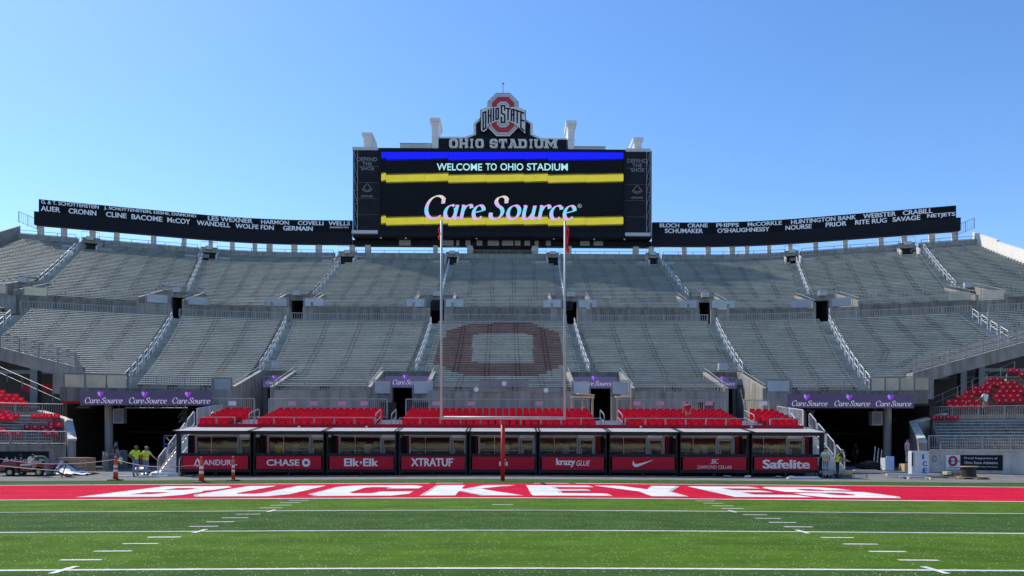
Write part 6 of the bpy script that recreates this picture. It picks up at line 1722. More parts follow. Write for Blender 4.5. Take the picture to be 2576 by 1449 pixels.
q = MB(); c = Vector((xf + .42, cy + .2, g0 + 1.1)); q.tube([c + Vector((.06 * math.sin(a) * .6, .17 * math.cos(a), .14 * math.sin(a))) for a in [2 * math.pi * k / 12 for k in range(13)]], .016, 5); q.tube([c, (xf + .2, cy + .2, g0 + .84)], .02, 5); q.build('steering_wheel', M['rubber'], ct)
for y in (-.04, .94):
    q = MB(); q.tube([(xf + 1.36, cy + y, g0 + .98), (xf + 1.12, cy + y, g0 + .72)], .018, 5); q.tube([(xf + .28, cy + y, g0 + .8), (xf + .1, cy + y, g0 + 1.02), (xf + .25, cy + y, g0 + 1.04)], .014, 5); q.build('support_tube', M['rubber'], ct)

# ------------------------------------------------------------------ loose things on the ground
def gpt(X, Y):
    d = 45.0
    for _ in range(30): d = (HC - gz(kx(X) * d, d)) * F / (Y - ROLL * (X - 1288) - YH)
    x = kx(X) * d; return Vector((x, d, gz(x, d)))
p = gpt(181, 1180.5); w, hh = 72 * p.y / F, 41 * p.y / F
bx = thing('cardboard_box', 'big brown cardboard box with black print, standing on the asphalt beside the cart', 'box', p)
q = MB(); q.b2(p.x - w / 2, p.x + w / 2, p.y, p.y + 1.0, p.z, p.z + hh); b = q.build('carton', M['cardboard'], bx)
q = MB()
for k in range(4):
    for s in (-1, 1): q.b2(p.x + s * w * .40 - .09, p.x + s * w * .40 + .07, p.y - .004, p.y, p.z + hh * (.2 + .17 * k), p.z + hh * (.2 + .17 * k) + .04)
for z in (.3, .55, .78): q.b2(p.x - w * .28, p.x + w * .25, p.y - .004, p.y, p.z + hh * z, p.z + hh * z + .012)
q.build('print', M['black'], b)
q = MB(); q.b2(p.x - w / 2 - .003, p.x - w / 2 + .06, p.y - .005, p.y + .2, p.z + hh - .16, p.z + hh + .004); q.build('label', M['seat_red'], b)
q = MB(); random.seed(3); nx, ny = 12, 7
a, b_ = pt(146, 1152, p.y - .3), pt(220, 1180, p.y - .9)
V = []
for i in range(nx + 1):
    for j in range(ny + 1):
        f = i / nx; e = j / ny; top = max(.05, hh * .8 * (1 - f * 1.15)) if f < .85 else .1
        V.append((a.x + (b_.x - a.x) * f, p.y - .08 - e * .9 + random.uniform(-.04, .04), p.z + max(.02, top * (1 - e) ** 1.4 + random.uniform(0, .09))))
q.add(V, [(i * (ny + 1) + j, (i + 1) * (ny + 1) + j, (i + 1) * (ny + 1) + j + 1, i * (ny + 1) + j + 1) for i in range(nx) for j in range(ny)])
tag(q.build('plastic_sheet', M['tarp'], None, True), 'crumpled white plastic sheet slumped against the cardboard box', 'plastic sheet')
q = MB(); o = gpt(183, 1184); W2 = .55
for s in (-.1, .1):
    L = [(-.62, 0, .35), (-.1, 0, .86), (.62, 0, .42), (.05, 0, .03), (-.62, 0, .35)]
    q.tube([o + Vector((x, s - .5, z)) for x, _, z in L], .035, 5)
q.tube([o + Vector((-.1, -.6, .86)), o + Vector((-.1, -.4, .86))], .05, 5); q.tube([o + Vector((-.1, -.4, .84)), o + Vector((-.38, -.4, .0))], .03, 5); q.tube([o + Vector((.05, -.4, .03)), o + Vector((.4, -.4, .0))], .03, 5)
tag(q.build('folded_stand', M['black']), 'black folded metal stand in front of the cardboard box', 'stand')
for X, Y, w, dd, h, mm, nm, lab, cat in ((131, 1180, .75, .6, .62, 'mesh_dark', 'storage_tote', 'dark storage tote on the ground left of the cardboard box', 'tote'), (232, 1178, 1.6, .35, .08, 'wood', 'board_offcut', 'flat timber offcut on the ground right of the cardboard box', 'timber')):
    p = gpt(X, Y); q = MB(); q.b2(p.x - w / 2, p.x + w / 2, p.y, p.y + dd, p.z, p.z + h * .85); q.b2(p.x - w / 2 - .02, p.x + w / 2 + .02, p.y - .02, p.y + dd + .02, p.z + h * .85, p.z + h); tag(q.build(nm, M[mm]), lab, cat)
p = gpt(265, 1176); q = MB(); w = 16 * p.y / F; hh = 34 * p.y / F; q.hexa([(p.x - w / 2, p.y, p.z), (p.x + w / 2, p.y, p.z), (p.x + w / 2 + .3, p.y + 1.8, p.z), (p.x - w / 2 + .3, p.y + 1.8, p.z), (p.x - w / 2, p.y, p.z + hh), (p.x + w / 2, p.y, p.z + hh), (p.x + w / 2 + .3, p.y + 1.8, p.z + hh + .35), (p.x - w / 2 + .3, p.y + 1.8, p.z + hh + .35)])
o = q.build('ramp_wall', M['concrete']); tag(o, 'short concrete stub wall at the foot of the left tunnel column', 'wall')
q = MB(); q.b2(p.x - w * .4, p.x - .06, p.y - .03, p.y + .3, p.z + hh * 1.02, p.z + hh * 1.3); q.b2(p.x + .02, p.x + w * .4, p.y - .03, p.y + .2, p.z + hh * 1.0, p.z + hh * 1.2); q.build('pale_cap', M['concrete_pale'], o)
# work table in the left tunnel
p = gpt(318, 1172); t = thing('work_table', 'dim folding table with piled gear inside the left tunnel', 'table', p)
q = MB(); q.b2(p.x - .9, p.x + .9, p.y, p.y + .7, p.z + .68, p.z + .74); q.build('tabletop', M['cap_grey'], t)
for x in (-.8, .8):
    for y in (.06, .62): q = MB(); q.b2(p.x + x - .03, p.x + x + .03, p.y + y - .03, p.y + y + .03, p.z, p.z + .68); q.build('leg', M['steel_dark'], t)
q = MB(); q.ball((p.x - .1, p.y + .35, p.z + .78), (.6, .28, .28), 12); tag(q.build('gear_bag', M['mesh_dark'], None, True), 'dark gear bag lying on the table in the left tunnel', 'bag')
# spilled scrap and hardware in front of the left stairs
random.seed(11)
for k, (X, Y, s, mm, lab, nm, cat) in enumerate(((352, 1192, .42, 'plastic_white', 'crumpled white bag leftmost in the scrap by the left stairs', 'plastic_bag', 'bag'), (377, 1194, .36, 'mesh_dark', 'dark crumpled bag in the scrap heap by the left stairs', 'plastic_bag', 'bag'), (398, 1190, .40, 'cap_grey', 'grey crumpled bag in the scrap heap by the left stairs', 'plastic_bag', 'bag'), (424, 1194, .34, 'plastic_white', 'small white crumpled bag in the scrap heap below the stairs', 'plastic_bag', 'bag'), (447, 1196, .30, 'tarp', 'pale bag nearest the ANDURIL suite', 'plastic_bag', 'bag'), (366, 1197, .24, 'steel', 'small bright metal lump at the front of the scrap heap', 'metal_scrap', 'scrap'))):
    p = gpt(X, Y); q = MB(); q.ball((0, 0, 0), (s, s * .8, s * .42), 12)
    V = []
    for a in q.v:
        f = 1 + random.uniform(-.28, .28); V.append((p.x + a[0] * f, p.y + a[1] * f, p.z + max(.01, s * .3 + a[2] * f)))
    q.v = V; tag(q.build(nm, M[mm]), lab, cat, 'scrap by the left stairs')
for X, Y, L, a, mm, lab in ((430, 1188, 2.4, .1, 'cap_grey', 'grey plank lying at the foot of the left stairs'), (395, 1188, 1.3, -.2, 'plastic_white', 'white plank lying in the scrap by the left stairs'), (330, 1187, 2.2, .05, 'plastic_white', 'white strip lying flat left of the two workers')):
    p = gpt(X, Y); q = MB(); q.box((p.x, p.y, p.z + .04), (L, .22, .06), a); tag(q.build('plank', M[mm]), lab, 'plank', 'planks by the left stairs')
# red blower on the bottom stair
p = gpt(420, 1181); t = thing('leaf_blower', 'small red and black blower lying at the foot of the left stairs', 'blower', p)
q = MB(); q.ball((p.x, p.y, p.z + .2), (.3, .22, .2), 12); q.build('housing', M['cart_red'], t, True); q = MB(); q.tube([p + Vector((-.15, 0, .2)), p + Vector((-.55, -.1, .1)), p + Vector((-.9, -.15, .08))], [.08, .06, .06], 8); q.build('nozzle', M['black'], t)
# scissor lift behind the stairs
p = gpt(412, 1179); p.y += 1.2; t = thing('scissor_lift', 'blue lift platform behind the left stairs', 'lift', p)
q = MB(); q.b2(p.x - .5, p.x + .5, p.y, p.y + 1.6, p.z + .12, p.z + .5); q.build('chassis', M['lift_blue'], t)
q = MB()
for y in (p.y + .1, p.y + 1.5): q.tube([(p.x - .45, y, p.z + .5), (p.x + .45, y, p.z + 1.3), (p.x - .45, y, p.z + 2.2)], .05, 5); q.tube([(p.x + .45, y, p.z + .5), (p.x - .45, y, p.z + 1.3), (p.x + .45, y, p.z + 2.2)], .05, 5)
q.build('scissor_arms', M['yellow'], t)
q = MB(); q.b2(p.x - .55, p.x + .75, p.y, p.y + 1.6, p.z + 1.1, p.z + 1.2)
for x in (-.52, .1, .7): q.tube([(p.x + x, p.y, p.z + 1.2), (p.x + x, p.y, p.z + 2.3)], .03, 5)
q.tube([(p.x - .52, p.y, p.z + 2.3), (p.x + .7, p.y, p.z + 2.3)], .03, 5); q.tube([(p.x - .52, p.y, p.z + 1.75), (p.x + .7, p.y, p.z + 1.75)], .03, 5); q.build('basket', M['lift_blue'], t); LIFT = p.copy()
for w_ in (-.4, .4):
    q = MB(); q.prism(arc(0, .14, .14, .14, 0, 360, 12)[:-1], lambda u, v, d_: Vector((p.x + w_ + u, p.y - .06 + d_, p.z + v)), 0, .12); q.build('wheel', M['rubber'], t)
# ice freezer
p = gpt(2319, 1186); w, hh = 37 * p.y / F, 64 * p.y / F
t = thing('ice_freezer', 'tall white ice freezer with ICE in blue upright letters, in front of the right tunnel', 'freezer', p)
q = MB(); q.b2(p.x - w / 2, p.x + w / 2, p.y, p.y + .5, p.z + .06, p.z + hh); b = q.build('cabinet', M['ice_white'], t)
q = MB(); q.b2(p.x - w / 2 - .14, p.x - w / 2 - .003, p.y + .05, p.y + .45, p.z + .1, p.z + hh); q.build('door', M['ice_white'], t)
q = MB(); q.b2(p.x - w / 2 - .15, p.x - w / 2 - .09, p.y - .0, p.y + .05, p.z + .6, p.z + hh - .1); q.build('door_grille', M['mesh_dark'], t)
q = MB(); q.b2(p.x - w / 2, p.x + w / 2, p.y + .05, p.y + .45, p.z, p.z + .06); q.build('base', M['rubber'], t)
q = MB()
for k, ch in enumerate('ICE'): put_text(q, ch, (p.x + .05 - (.04 if ch == 'I' else .0), p.y - .006, p.z + hh - .50 - .41 * k), (1, 0, 0), (0, 0, 1), .13 if ch == 'I' else .25, .30, 0, .10)
q.build('lettering', M['ice_blue'], b)
# lumber and steel lengths right of the freezer
for X0, X1, Y, mm, th, lab in ((2230, 2402, 1187, 'cap_grey', .1, 'long grey metal length lying on the asphalt, rear one'), (2255, 2400, 1189.5, 'steel_dark', .06, 'long dark metal length lying on the asphalt, middle one'), (2262, 2330, 1191, 'cap_grey', .06, 'shorter grey metal length at the front of the stack')):
    a, b = gpt(X0, Y), gpt(X1, Y + .5); q = MB(); u = (b - a).normalized(); n = Vector((-u.y, u.x, 0)) * .12; h = Vector((0, 0, th)); z = Vector((0, 0, .1)); q.hexa([a - n + z, b - n + z, b + n + z, a + n + z, a - n + z + h, b - n + z + h, b + n + z + h, a + n + z + h]); tag(q.build('metal_length', M[mm]), lab, 'metal length', 'metal lengths by the freezer')
for X, Y, lab in ((2285, 1190.5, 'small timber bearer under the metal lengths, left'), (2340, 1191, 'small timber bearer under the metal lengths, right')):
    p = gpt(X, Y); q = MB(); q.box((p.x, p.y + .1, p.z + .05), (.12, .5, .1)); tag(q.build('bearer', M['wood_pale']), lab, 'timber', 'timber bearers')
p = gpt(2405, 1188); t = thing('lumber_stack', 'short stack of dark and pale lumber beside the cable spool', 'lumber', p)
for k in range(4): q = MB(); q.box((p.x + .25 * (k % 2), p.y + .15 * k, p.z + .1 + .12 * (k // 2)), (1.5, .2, .1), .08 * k); q.build('board', M['wood' if k % 2 else 'interior_brown'], t)
q = MB(); q.box((p.x - .6, p.y - .1, p.z + .3), (.35, .3, .18), .4); q.build('block', M['wood_pale'], t)
p = gpt(2452, 1192); t = thing('cable_spool', 'black cable spool standing on a wooden pallet in front of the wall sign', 'spool', p)
q = MB(); q.lathe((p.x, p.y + .5, p.z + .12), [(.42, 0), (.42, .05), (.36, .06), (.36, .5), (.42, .51), (.42, .56)], 18); q.build('drum', M['black'], t)
q = MB(); q.lathe((p.x, p.y + .5, p.z + .68), [(.44, 0.003), (.44, .04)], 18); q.build('flange', M['wood'], t)
q = MB()
for k in range(5): q.b2(p.x - .9, p.x + .9, p.y + .02 + .2 * k, p.y + .16 + .2 * k, p.z + .08, p.z + .115)
for k in range(3): q.b2(p.x - .85 + .8 * k, p.x - .75 + .8 * k, p.y, p.y + 1, p.z, p.z + .079)
tag(q.build('pallet', M['wood']), 'weathered wooden pallet under the black cable spool', 'pallet')
p = gpt(2240, 1181); w, hh = 19 * p.y / F, 38 * p.y / F; t = thing('open_panel', 'pale blue upright cabinet door at the foot of the right tunnel column', 'cabinet', p)
q = MB(); q.b2(p.x - w / 2, p.x + w / 2, p.y, p.y + .08, p.z + .06, p.z + hh); q.build('blue_face', M['fridge'], t); q = MB(); q.b2(p.x - w / 2 - .1, p.x - w / 2 - .003, p.y, p.y + .6, p.z + .06, p.z + hh - .1); q.build('side', M['ice_white'], t); q = MB(); q.b2(p.x - w / 2, p.x + w / 2, p.y - .05, p.y + .5, p.z, p.z + .057); q.build('base', M['wood'], t)
p = gpt(2205, 1180); t = thing('pipe_bundle', 'grey metal pipes leaning in the right tunnel mouth', 'pipes', p)
for k in range(3): q = MB(); q.tube([p + Vector((-.2 + .22 * k, 0, .05)), p + Vector((.12 + .22 * k, .4, 1.55 - .1 * k))], .035, 6); q.build('pipe', M['steel'], t)
p = gpt(2196, 1180); random.seed(5); q = MB(); q.ball((0, 0, 0), (.9, .4, .32), 14); q.v = [(p.x + a[0] * (1 + random.uniform(-.2, .2)), p.y + .3 + a[1], p.z + max(.01, .25 + a[2] * (1 + random.uniform(-.3, .3)))) for a in q.v]; tag(q.build('debris_pile', M['mesh_dark']), 'dark heap of rubble and bags by the right tunnel column', 'debris')
p = gpt(2165, 1183); q = MB(); q.box((p.x, p.y, p.z + .09), (2.4, .7, .14), -.03); tag(q.build('metal_tray', M['cap_grey']), 'flat pale metal tray on the ground in the right tunnel mouth', 'tray'); q = MB(); q.box((p.x + .3, p.y, p.z + .19), (1.4, .3, .05), -.03); tag(q.build('plank', M['wood']), 'timber plank lying on the pale metal tray', 'plank')
p = pt(2021, 1202, 39.6); p.z = gz(p.x); q = MB(); q.box((p.x, 39.6, p.z + .06), (1.75, .3, .08), .02); q.box((p.x, 39.6, p.z + .12), (1.6, .05, .06), .02); tag(q.build('metal_channel', M['cap_grey']), 'pale metal channel on the ground in front of the Safelite suite', 'metal channel')
p = gpt(2128, 1184); q = MB(); q.box((p.x, p.y, p.z + .09), (.7, .3, .16), .1); tag(q.build('yellow_case', M['yellow']), 'small yellow case on the asphalt right of the landing', 'case')
random.seed(21)
for k, X in enumerate((1830, 1880, 1957, 1992)):
    p = pt(X, 1199, 41.2); p.z = gz(p.x); q = MB(); q.ball((0, 0, 0), (.2, .12, .07), 8); q.v = [(p.x + a[0] * (1 + random.uniform(-.4, .4)), p.y + a[1], p.z + .05 + a[2] * (1 + random.uniform(-.4, .4))) for a in q.v]; tag(q.build('litter_bag', M['plastic_white' if k % 2 else 'dim_grey']), 'small crumpled bag on the ground before the right suites, %s from the left' % NUM[k], 'litter', 'litter before the suites')

# far stand on the camera's side of the field (reflected in the suite glass)
q = MB(); n = 40
for i in range(45):
    r0, r1 = 62 + .9 * i, 62 + .9 * (i + 1); z0 = 2 + .55 * i; z1 = z0 + .55
    for k in range(n):
        a0, a1 = rad(180 + 180 * k / n), rad(180 + 180 * (k + 1) / n)
        c = lambda r, a, z: (r * .85 * math.cos(a), -30 + r * math.sin(a), z)
        mi = 1 if (i in (0, 1, 21, 22)) else (2 if k % 4 == 0 or (i // 3 + k) % 5 == 0 else 0); q.quad(c(r0, a0, z0), c(r0, a1, z0), c(r0, a1, z1), c(r0, a0, z1), mi); q.quad(c(r0, a0, z1), c(r0, a1, z1), c(r1, a1, z1), c(r1, a0, z1), mi)
tag(q.build('opposite_stand', [M['concrete_dark'], M['seat_red_dark'], M['interior_brown']]), 'grey seating bowl on the camera side of the field', 'grandstand')

# ------------------------------------------------------------------ people
def rot_x(p, a, c):
    y, z = p[1] - c[1], p[2] - c[2]
    return Vector((p[0], c[1] + y * math.cos(a) - z * math.sin(a), c[2] + y * math.sin(a) + z * math.cos(a)))
def person(loc, yaw, lab, top, legs, skin='skin', lean=0.0, armL=None, armR=None, H=1.75, cap=None, vest=None, hair='hair', shorts=False, stride=0.0, head_pitch=0.0, sit=False, sleeves=True, group='people in the stadium'):
    """faces -Y before yaw; arms are (elbow, wrist) offsets from the shoulder"""
    V3 = Vector
    J = {}
    J['pelvis'] = V3((0, 0, .95)); J['spine'] = V3((0, .01, 1.14)); J['chest'] = V3((0, .01, 1.34)); J['neck'] = V3((0, .01, 1.50)); J['head'] = V3((0, -.015, 1.60)); J['crown'] = V3((0, -.005, 1.685))
    for s, n in ((1, 'L'), (-1, 'R')):
        J['hip' + n] = V3((s * .09, 0, .90)); k = stride * s
        J['knee' + n] = V3((s * .10, -.03 - k * .5, .50)); J['ank' + n] = V3((s * .105, .02 - k, .09)); J['toe' + n] = V3((s * .12, -.15 - k, .04))
        if sit: J['knee' + n] = V3((s * .11, -.42, .88)); J['ank' + n] = V3((s * .11, -.40, .45)); J['toe' + n] = V3((s * .12, -.56, .40))
        J['sh' + n] = V3((s * .185, .01, 1.42))
        e, w = (armL if s > 0 else armR) or ((.05, .02, -.29), (.07, -.05, -.55))
        J['el' + n] = J['sh' + n] + V3((e[0] * s, e[1], e[2])); J['wr' + n] = J['sh' + n] + V3((w[0] * s, w[1], w[2]))
        dv = (J['wr' + n] - J['el' + n]).normalized(); J['ha' + n] = J['wr' + n] + dv * .09
    if lean:
        c = V3((0, 0, .93))
        for k in J:
            if k[:3] in ('hip', 'kne', 'ank', 'toe') or k == 'pelvis': continue
            f = .55 if k == 'spine' else 1.0
            if k[:2] in ('el', 'wr', 'ha'): continue
            J[k] = rot_x(J[k], lean * f, c)
        for s, n in ((1, 'L'), (-1, 'R')):
            e, w = (armL if s > 0 else armR) or ((.02, -.05, -.28), (.03, -.08, -.53))
            J['el' + n] = J['sh' + n] + V3((e[0] * s, e[1], e[2])); J['wr' + n] = J['sh' + n] + V3((w[0] * s, w[1], w[2])); J['ha' + n] = J['wr' + n] + (J['wr' + n] - J['el' + n]).normalized() * .09
    if head_pitch: J['crown'] = rot_x(J['crown'], head_pitch, J['neck']); J['head'] = rot_x(J['head'], head_pitch, J['neck'])
    Rr = dict(pelvis=(.155, .115), spine=(.145, .105), chest=(.165, .12), neck=(.056, .056), head=(.082, .098), crown=(.070, .082))
    for n in 'LR': Rr.update({'hip' + n: (.09, .095), 'knee' + n: (.062, .066), 'ank' + n: (.045, .05), 'toe' + n: (.042, .034), 'sh' + n: (.07, .07), 'el' + n: (.045, .045), 'wr' + n: (.032, .03), 'ha' + n: (.042, .022)})
    E = [('pelvis', 'spine'), ('spine', 'chest'), ('chest', 'neck'), ('neck', 'head'), ('head', 'crown')]
    for n in 'LR': E += [('pelvis', 'hip' + n), ('hip' + n, 'knee' + n), ('knee' + n, 'ank' + n), ('ank' + n, 'toe' + n), ('chest', 'sh' + n), ('sh' + n, 'el' + n), ('el' + n, 'wr' + n), ('wr' + n, 'ha' + n)]
    names = list(J); idx = {k: i for i, k in enumerate(names)}; sc_ = H / 1.76
    me = bpy.data.meshes.new('p'); me.from_pydata([J[k] for k in names], [(idx[a], idx[b]) for a, b in E], [])
    ob = bpy.data.objects.new('p', me); TMP.collection.objects.link(ob)
    ob.modifiers.new('s', 'SKIN'); sv = me.skin_vertices[0].data
    for k in names: sv[idx[k]].radius = Rr[k]; sv[idx[k]].use_root = (k == 'pelvis')
    ss = ob.modifiers.new('u', 'SUBSURF'); ss.levels = 2; ss.render_levels = 2
    dg = tmp_depsgraph()
    m2 = bpy.data.meshes.new_from_object(ob.evaluated_get(dg))
    mats = [M[skin], M[top], M[legs], M['rubber'], M['eye']]
    mb = MB(); vv = [v.co.copy() for v in m2.vertices]
    def reg(c):
        best = None
        for a, b in E:
            p, q_ = J[a], J[b]; t_ = max(0, min(1, (c - p).dot(q_ - p) / max((q_ - p).length_squared, 1e-6))); dd = (p.lerp(q_, t_) - c).length
            if best is None or dd < best[0]: best = (dd, a, b, t_)
        _, a, b, t_ = best
        if b[:3] in ('hip',) : return 2
        if b[:4] == 'knee': return 2
        if b[:3] == 'ank': return (0 if t_ < .88 else 3) if shorts else (2 if t_ < .86 else 3)
        if b[:3] == 'toe': return 3
        if b in ('spine', 'chest'): return 1 if not (b == 'spine' and t_ < .12) else 2
        if b == 'neck': return 1 if t_ < .62 else 0
        if b[:2] == 'sh': return 1
        if b[:2] == 'el': return 1 if t_ < (.62 if sleeves else .1) else 0
        return 0
    for p in m2.polygons: mb.f.append(list(p.vertices)); mb.m.append(reg(p.center))
    mb.v = [tuple(v) for v in vv]
    bpy.data.objects.remove(ob); bpy.data.meshes.remove(m2)
    fwd = (J['crown'] - J['head']); hd = J['head'].lerp(J['crown'], .25)
    fdir = rot_x(V3((0, -1, 0)), (lean + head_pitch), V3((0, 0, 0))); udir = rot_x(V3((0, 0, 1)), (lean + head_pitch), V3((0, 0, 0))); sdir = V3((1, 0, 0))
    hp = lambda s_, f_, u_: hd + sdir * s_ + fdir * f_ + udir * u_
    mb.hexa([hp(-.014, .08, -.03), hp(.014, .08, -.03), hp(.012, .115, -.025), hp(-.012, .115, -.025), hp(-.008, .085, .02), hp(.008, .085, .02), hp(.006, .096, .02), hp(-.006, .096, .02)], 0)
    for s_ in (-1, 1): mb.ball(hp(s_ * .032, .083, .022), .012, 6, 4); mb.ball(hp(s_ * .083, -.005, 0), (.014, .024, .034), 6, 0)
    mb.hexa([hp(-.026, .082, -.062), hp(.026, .082, -.062), hp(.026, .095, -.062), hp(-.026, .095, -.062), hp(-.024, .082, -.052), hp(.024, .082, -.052), hp(.024, .096, -.052), hp(-.024, .096, -.052)], 4)
    for n, s_ in (('L', 1), ('R', -1)):                 # five curled fingers rooted in the palm
        w, h_ = J['wr' + n], J['ha' + n]; dv = (h_ - w).normalized(); sd = dv.cross(V3((0, 0, 1)));
        if sd.length < .1: sd = dv.cross(V3((0, 1, 0)))
        sd.normalize(); nn = sd.cross(dv).normalized()
        for k, L_ in enumerate((.062, .074, .078, .070)):
            b0 = h_ - dv * .015 + sd * (.027 - .018 * k); mb.tube([b0, b0 + dv * L_ * .5 + nn * .004, b0 + dv * L_ * .85 + nn * .016, b0 + dv * L_ * .98 + nn * .034], [.0095, .0088, .008, .006], 6, 0)
        b0 = w + dv * .045 + sd * .034; mb.tube([b0, b0 + sd * .022 + dv * .03 + nn * .01, b0 + sd * .026 + dv * .058 + nn * .018], [.011, .010, .007], 6, 0)
    cs, sn = math.cos(yaw), math.sin(yaw)
    tr = lambda v: (loc[0] + (v[0] * cs - v[1] * sn) * sc_, loc[1] + (v[0] * sn + v[1] * cs) * sc_, loc[2] + v[2] * sc_)
    mb.v = [tr(v) for v in mb.v]
    me = bpy.data.meshes.new('person'); o = bpy.data.objects.new('person', me); COL.objects.link(o); o.location = loc
    me.from_pydata([(v[0] - loc[0], v[1] - loc[1], v[2] - loc[2]) for v in mb.v], [], mb.f)
    for a in mats: me.materials.append(a)
    me.polygons.foreach_set('material_index', mb.m); me.polygons.foreach_set('use_smooth', [True] * len(mb.f)); me.update()
    tag(o, lab, 'person', group)
    if cap:
        q = MB(); q.ball((0, 0, 0), 1.0, 12); V = []
        for a in q.v: V.append(tr(hp(a[0] * .094, a[1] * -.112 - .008, .035 + max(a[2], -.1) * .085)))
        q.v = V; q.hexa([tr(hp(*t)) for t in ((-.06, .09, .03), (.06, .09, .03), (.05, .18, .018), (-.05, .18, .018), (-.06, .09, .045), (.06, .09, .045), (.05, .18, .028), (-.05, .18, .028))]); q.build('cap', M[cap], o, True)
    else:
        q = MB(); q.ball((0, 0, 0), 1.0, 12); q.v = [tr(hp(a[0] * .090, a[1] * -.104 - .018, .03 + max(a[2], -.55) * .085)) for a in q.v]; q.build('hair', M[hair], o, True)
    if vest:
        q = MB(); vz = MB()
        base = [('pelvis', .165, .128), ('spine', .163, .125), ('chest', .188, .142)]
        rings = []
        for k, rx, ry in base:
            c = J[k]; ln_ = lean * (.55 if k == 'spine' else (1 if k == 'chest' else .2))
            rings.append([c + V3((rx * math.cos(a), 0, 0)) + rot_x(V3((0, ry * math.sin(a), 0)), ln_, V3((0, 0, 0))) for a in [2 * math.pi * j / 14 for j in range(14)]])
        top_ = J['chest'].lerp(J['neck'], .62)
        rings.append([top_ + V3((.12 * math.cos(a), 0, 0)) + rot_x(V3((0, .085 * math.sin(a), 0)), lean, V3((0, 0, 0))) for a in [2 * math.pi * j / 14 for j in range(14)]])
        q.v = [tr(p) for r_ in rings for p in r_]; q.f = [[i * 14 + j, i * 14 + (j + 1) % 14, (i + 1) * 14 + (j + 1) % 14, (i + 1) * 14 + j] for i in range(3) for j in range(14)]; q.m = [0] * len(q.f)
        v_ = q.build('vest', M[vest], o, True)
        st = MB()
        for j in (2, 4, 9, 11):
            P_ = [Vector(tr(r_[j] + (r_[j] - sum(r_, V3()) / 14).normalized() * .01)) for r_ in rings[:3]]
            st.tube(P_, .018, 4)
        st.tube([Vector(tr(p + (p - sum(rings[1], V3()) / 14).normalized() * .006)) for p in rings[1] + rings[1][:1]], .02, 4)
        st.build('stripe', M['hivis_orange' if vest == 'hivis' else 'cloth_white'], v_)
    return o
A_DOWN = ((.05, .02, -.29), (.07, -.05, -.55)); A_HIP = ((.16, .10, -.25), (.02, -.04, -.42)); A_FWD = ((.06, -.14, -.26), (.08, -.36, -.38)); A_OUT = ((.20, -.05, -.22), (.40, -.12, -.42)); A_UP = ((.05, -.2, -.16), (-.02, -.42, -.05))
p = gpt(341, 1187); person(p, rad(55), 'worker in bright yellow T-shirt, jeans and brown cap, hand on hip, left of the two', 'hivis', 'jeans', lean=.10, armL=A_DOWN, armR=A_HIP, cap='cap_brown', skin='skin_dark', H=1.78)
p = gpt(367, 1188); person(p, rad(165), 'worker seen from behind in yellow and orange safety vest and grey cap, pointing down', 'hivis', 'jeans', lean=.06, armL=A_HIP, armR=A_OUT, cap='dim_grey', vest='hivis', H=1.74)
p = gpt(119, 1184); person(p, rad(-75), 'person in dark green shirt and grey trousers bending over behind the golf cart', 'cloth_green', 'cloth_grey', lean=1.25, H=1.80, armL=((.03, -.1, -.28), (.04, -.16, -.54)), armR=((.03, -.1, -.28), (.04, -.2, -.52)))
p = gpt(292, 1176); person(p, rad(150), 'person in navy shirt and grey shorts with a white bag at the left tunnel mouth', 'cloth_navy', 'cloth_grey', H=1.85, shorts=True)
hq = MB(); hq.ball((p.x + .32, p.y - .05, p.z + .62), (.16, .12, .2), 10); tag(hq.build('carrier_bag', M['plastic_white'], None, True), 'pale carrier bag held by the person at the left tunnel mouth', 'bag')
p = LIFT + Vector((.45, .6, 1.2)); person(p, rad(10), 'person in blue shirt and pale cap standing on the blue lift', 'cloth_blue', 'jeans', cap='cloth_white', armL=A_UP, armR=A_UP)
p = gpt(2077, 1190); person(p, rad(170), 'worker in white shirt and yellow vest, back turned, behind the right stair railing', 'cloth_white', 'jeans', cap='black', vest='hivis', armL=A_FWD, armR=A_FWD)
p = gpt(2106, 1190); person(p, rad(80), 'worker in dark top, yellow vest and grey helmet, stooping by the right stairs', 'cloth_black', 'cloth_black', cap='dim_grey', vest='hivis', lean=.4, armR=A_FWD, armL=A_FWD, H=1.7)
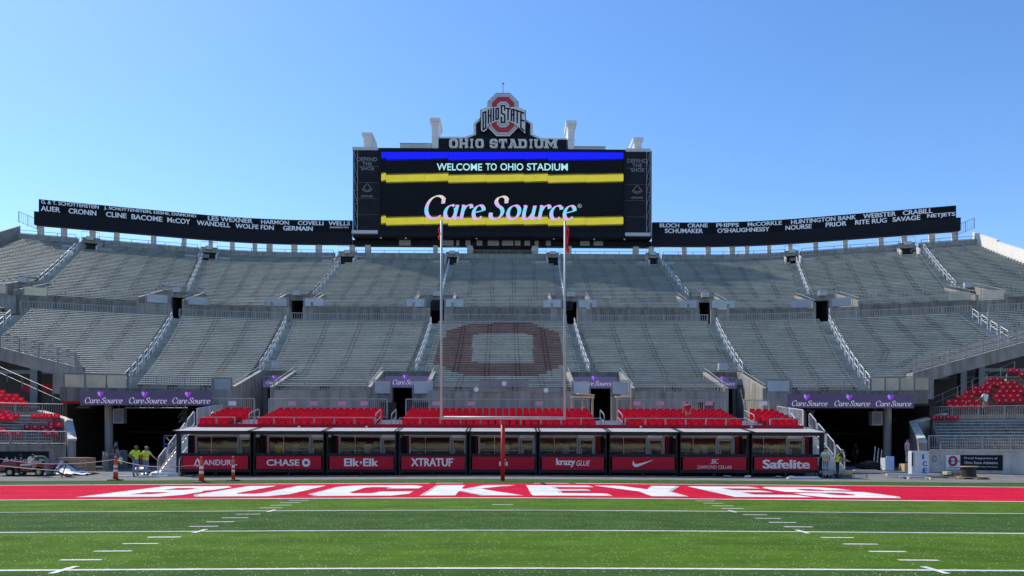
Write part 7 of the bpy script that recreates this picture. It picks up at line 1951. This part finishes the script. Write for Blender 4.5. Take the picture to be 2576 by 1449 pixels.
p = gpt(2068, 1183); p.y += .9; person(p, rad(120), 'worker in yellow top half hidden behind the white-shirted worker', 'hivis', 'cloth_black', cap='black')
p = gpt(2108, 1172); person(p, rad(20), 'dim figure in dark blue top standing deep in the right tunnel', 'cloth_navy', 'cloth_black')
p = gpt(2152, 1172); person(p, rad(-70), 'dim figure in black walking through the right tunnel', 'cloth_black', 'cloth_black', stride=.16, skin='skin_dark')
A, u, n = side_frame(1); p = A + n * 8.5 + u * 4.1; p.z = 3.86
p = pt(2478, 1044, 53.2); person(p, rad(190), 'man in white T-shirt and khaki shorts, back turned, on the right side stand walkway', 'cloth_white', 'cloth_khaki', H=1.8, shorts=True, armR=A_FWD, armL=A_FWD, skin='skin_dark')
p = pt(2524, 1024, 55.6); person(p, rad(80), 'person in yellow top bending over the red seats of the right side stand', 'cloth_yellow', 'cloth_black', lean=1.3, H=1.6)
p = pt(1730, 1078, 46.6); p.z = ZF + ZR * 3; person(p, rad(175), 'person in red shirt standing among the red seats of the wide right block', 'cloth_red', 'cloth_khaki', lean=.25, armL=A_FWD, armR=A_FWD, H=1.6)
p = pt(701, 1142, 44.0); p.z = .2; person(p, rad(5), 'worker in yellow vest standing behind the glass of the CHASE suite', 'hivis', 'cloth_navy', cap='cap_brown')
p = gpt(2318, 1183); p.y += 1.6; q = MB(); q.b2(p.x - .35, p.x + .35, p.y - .3, p.y + .35, p.z, p.z + .55); tag(q.build('crate', M['wood']), 'wooden crate behind the white ice freezer', 'crate'); p.z += .55; person(p, rad(30), 'person in pink top behind the white ice freezer', 'pink', 'jeans', H=1.65)
p = pt(164, 655, 104.0); t_ = 22.0; x_ = UA[0](t_); q = MB(); random.seed(2); q.ball((0, 0, 0), (.45, .4, .3), 10); z_ = UP.z(t_); y_ = UP.y(x_, t_); q.v = [(x_ + a[0] * (1 + random.uniform(-.3, .3)), y_ - .1 + a[1], z_ + .35 + a[2] * (1 + random.uniform(-.3, .5))) for a in q.v]; tag(q.build('rubbish_bag', M['plastic_white']), 'pale bag lying on the far left aisle stairs of the upper deck', 'bag')
bpy.data.scenes.remove(TMP)
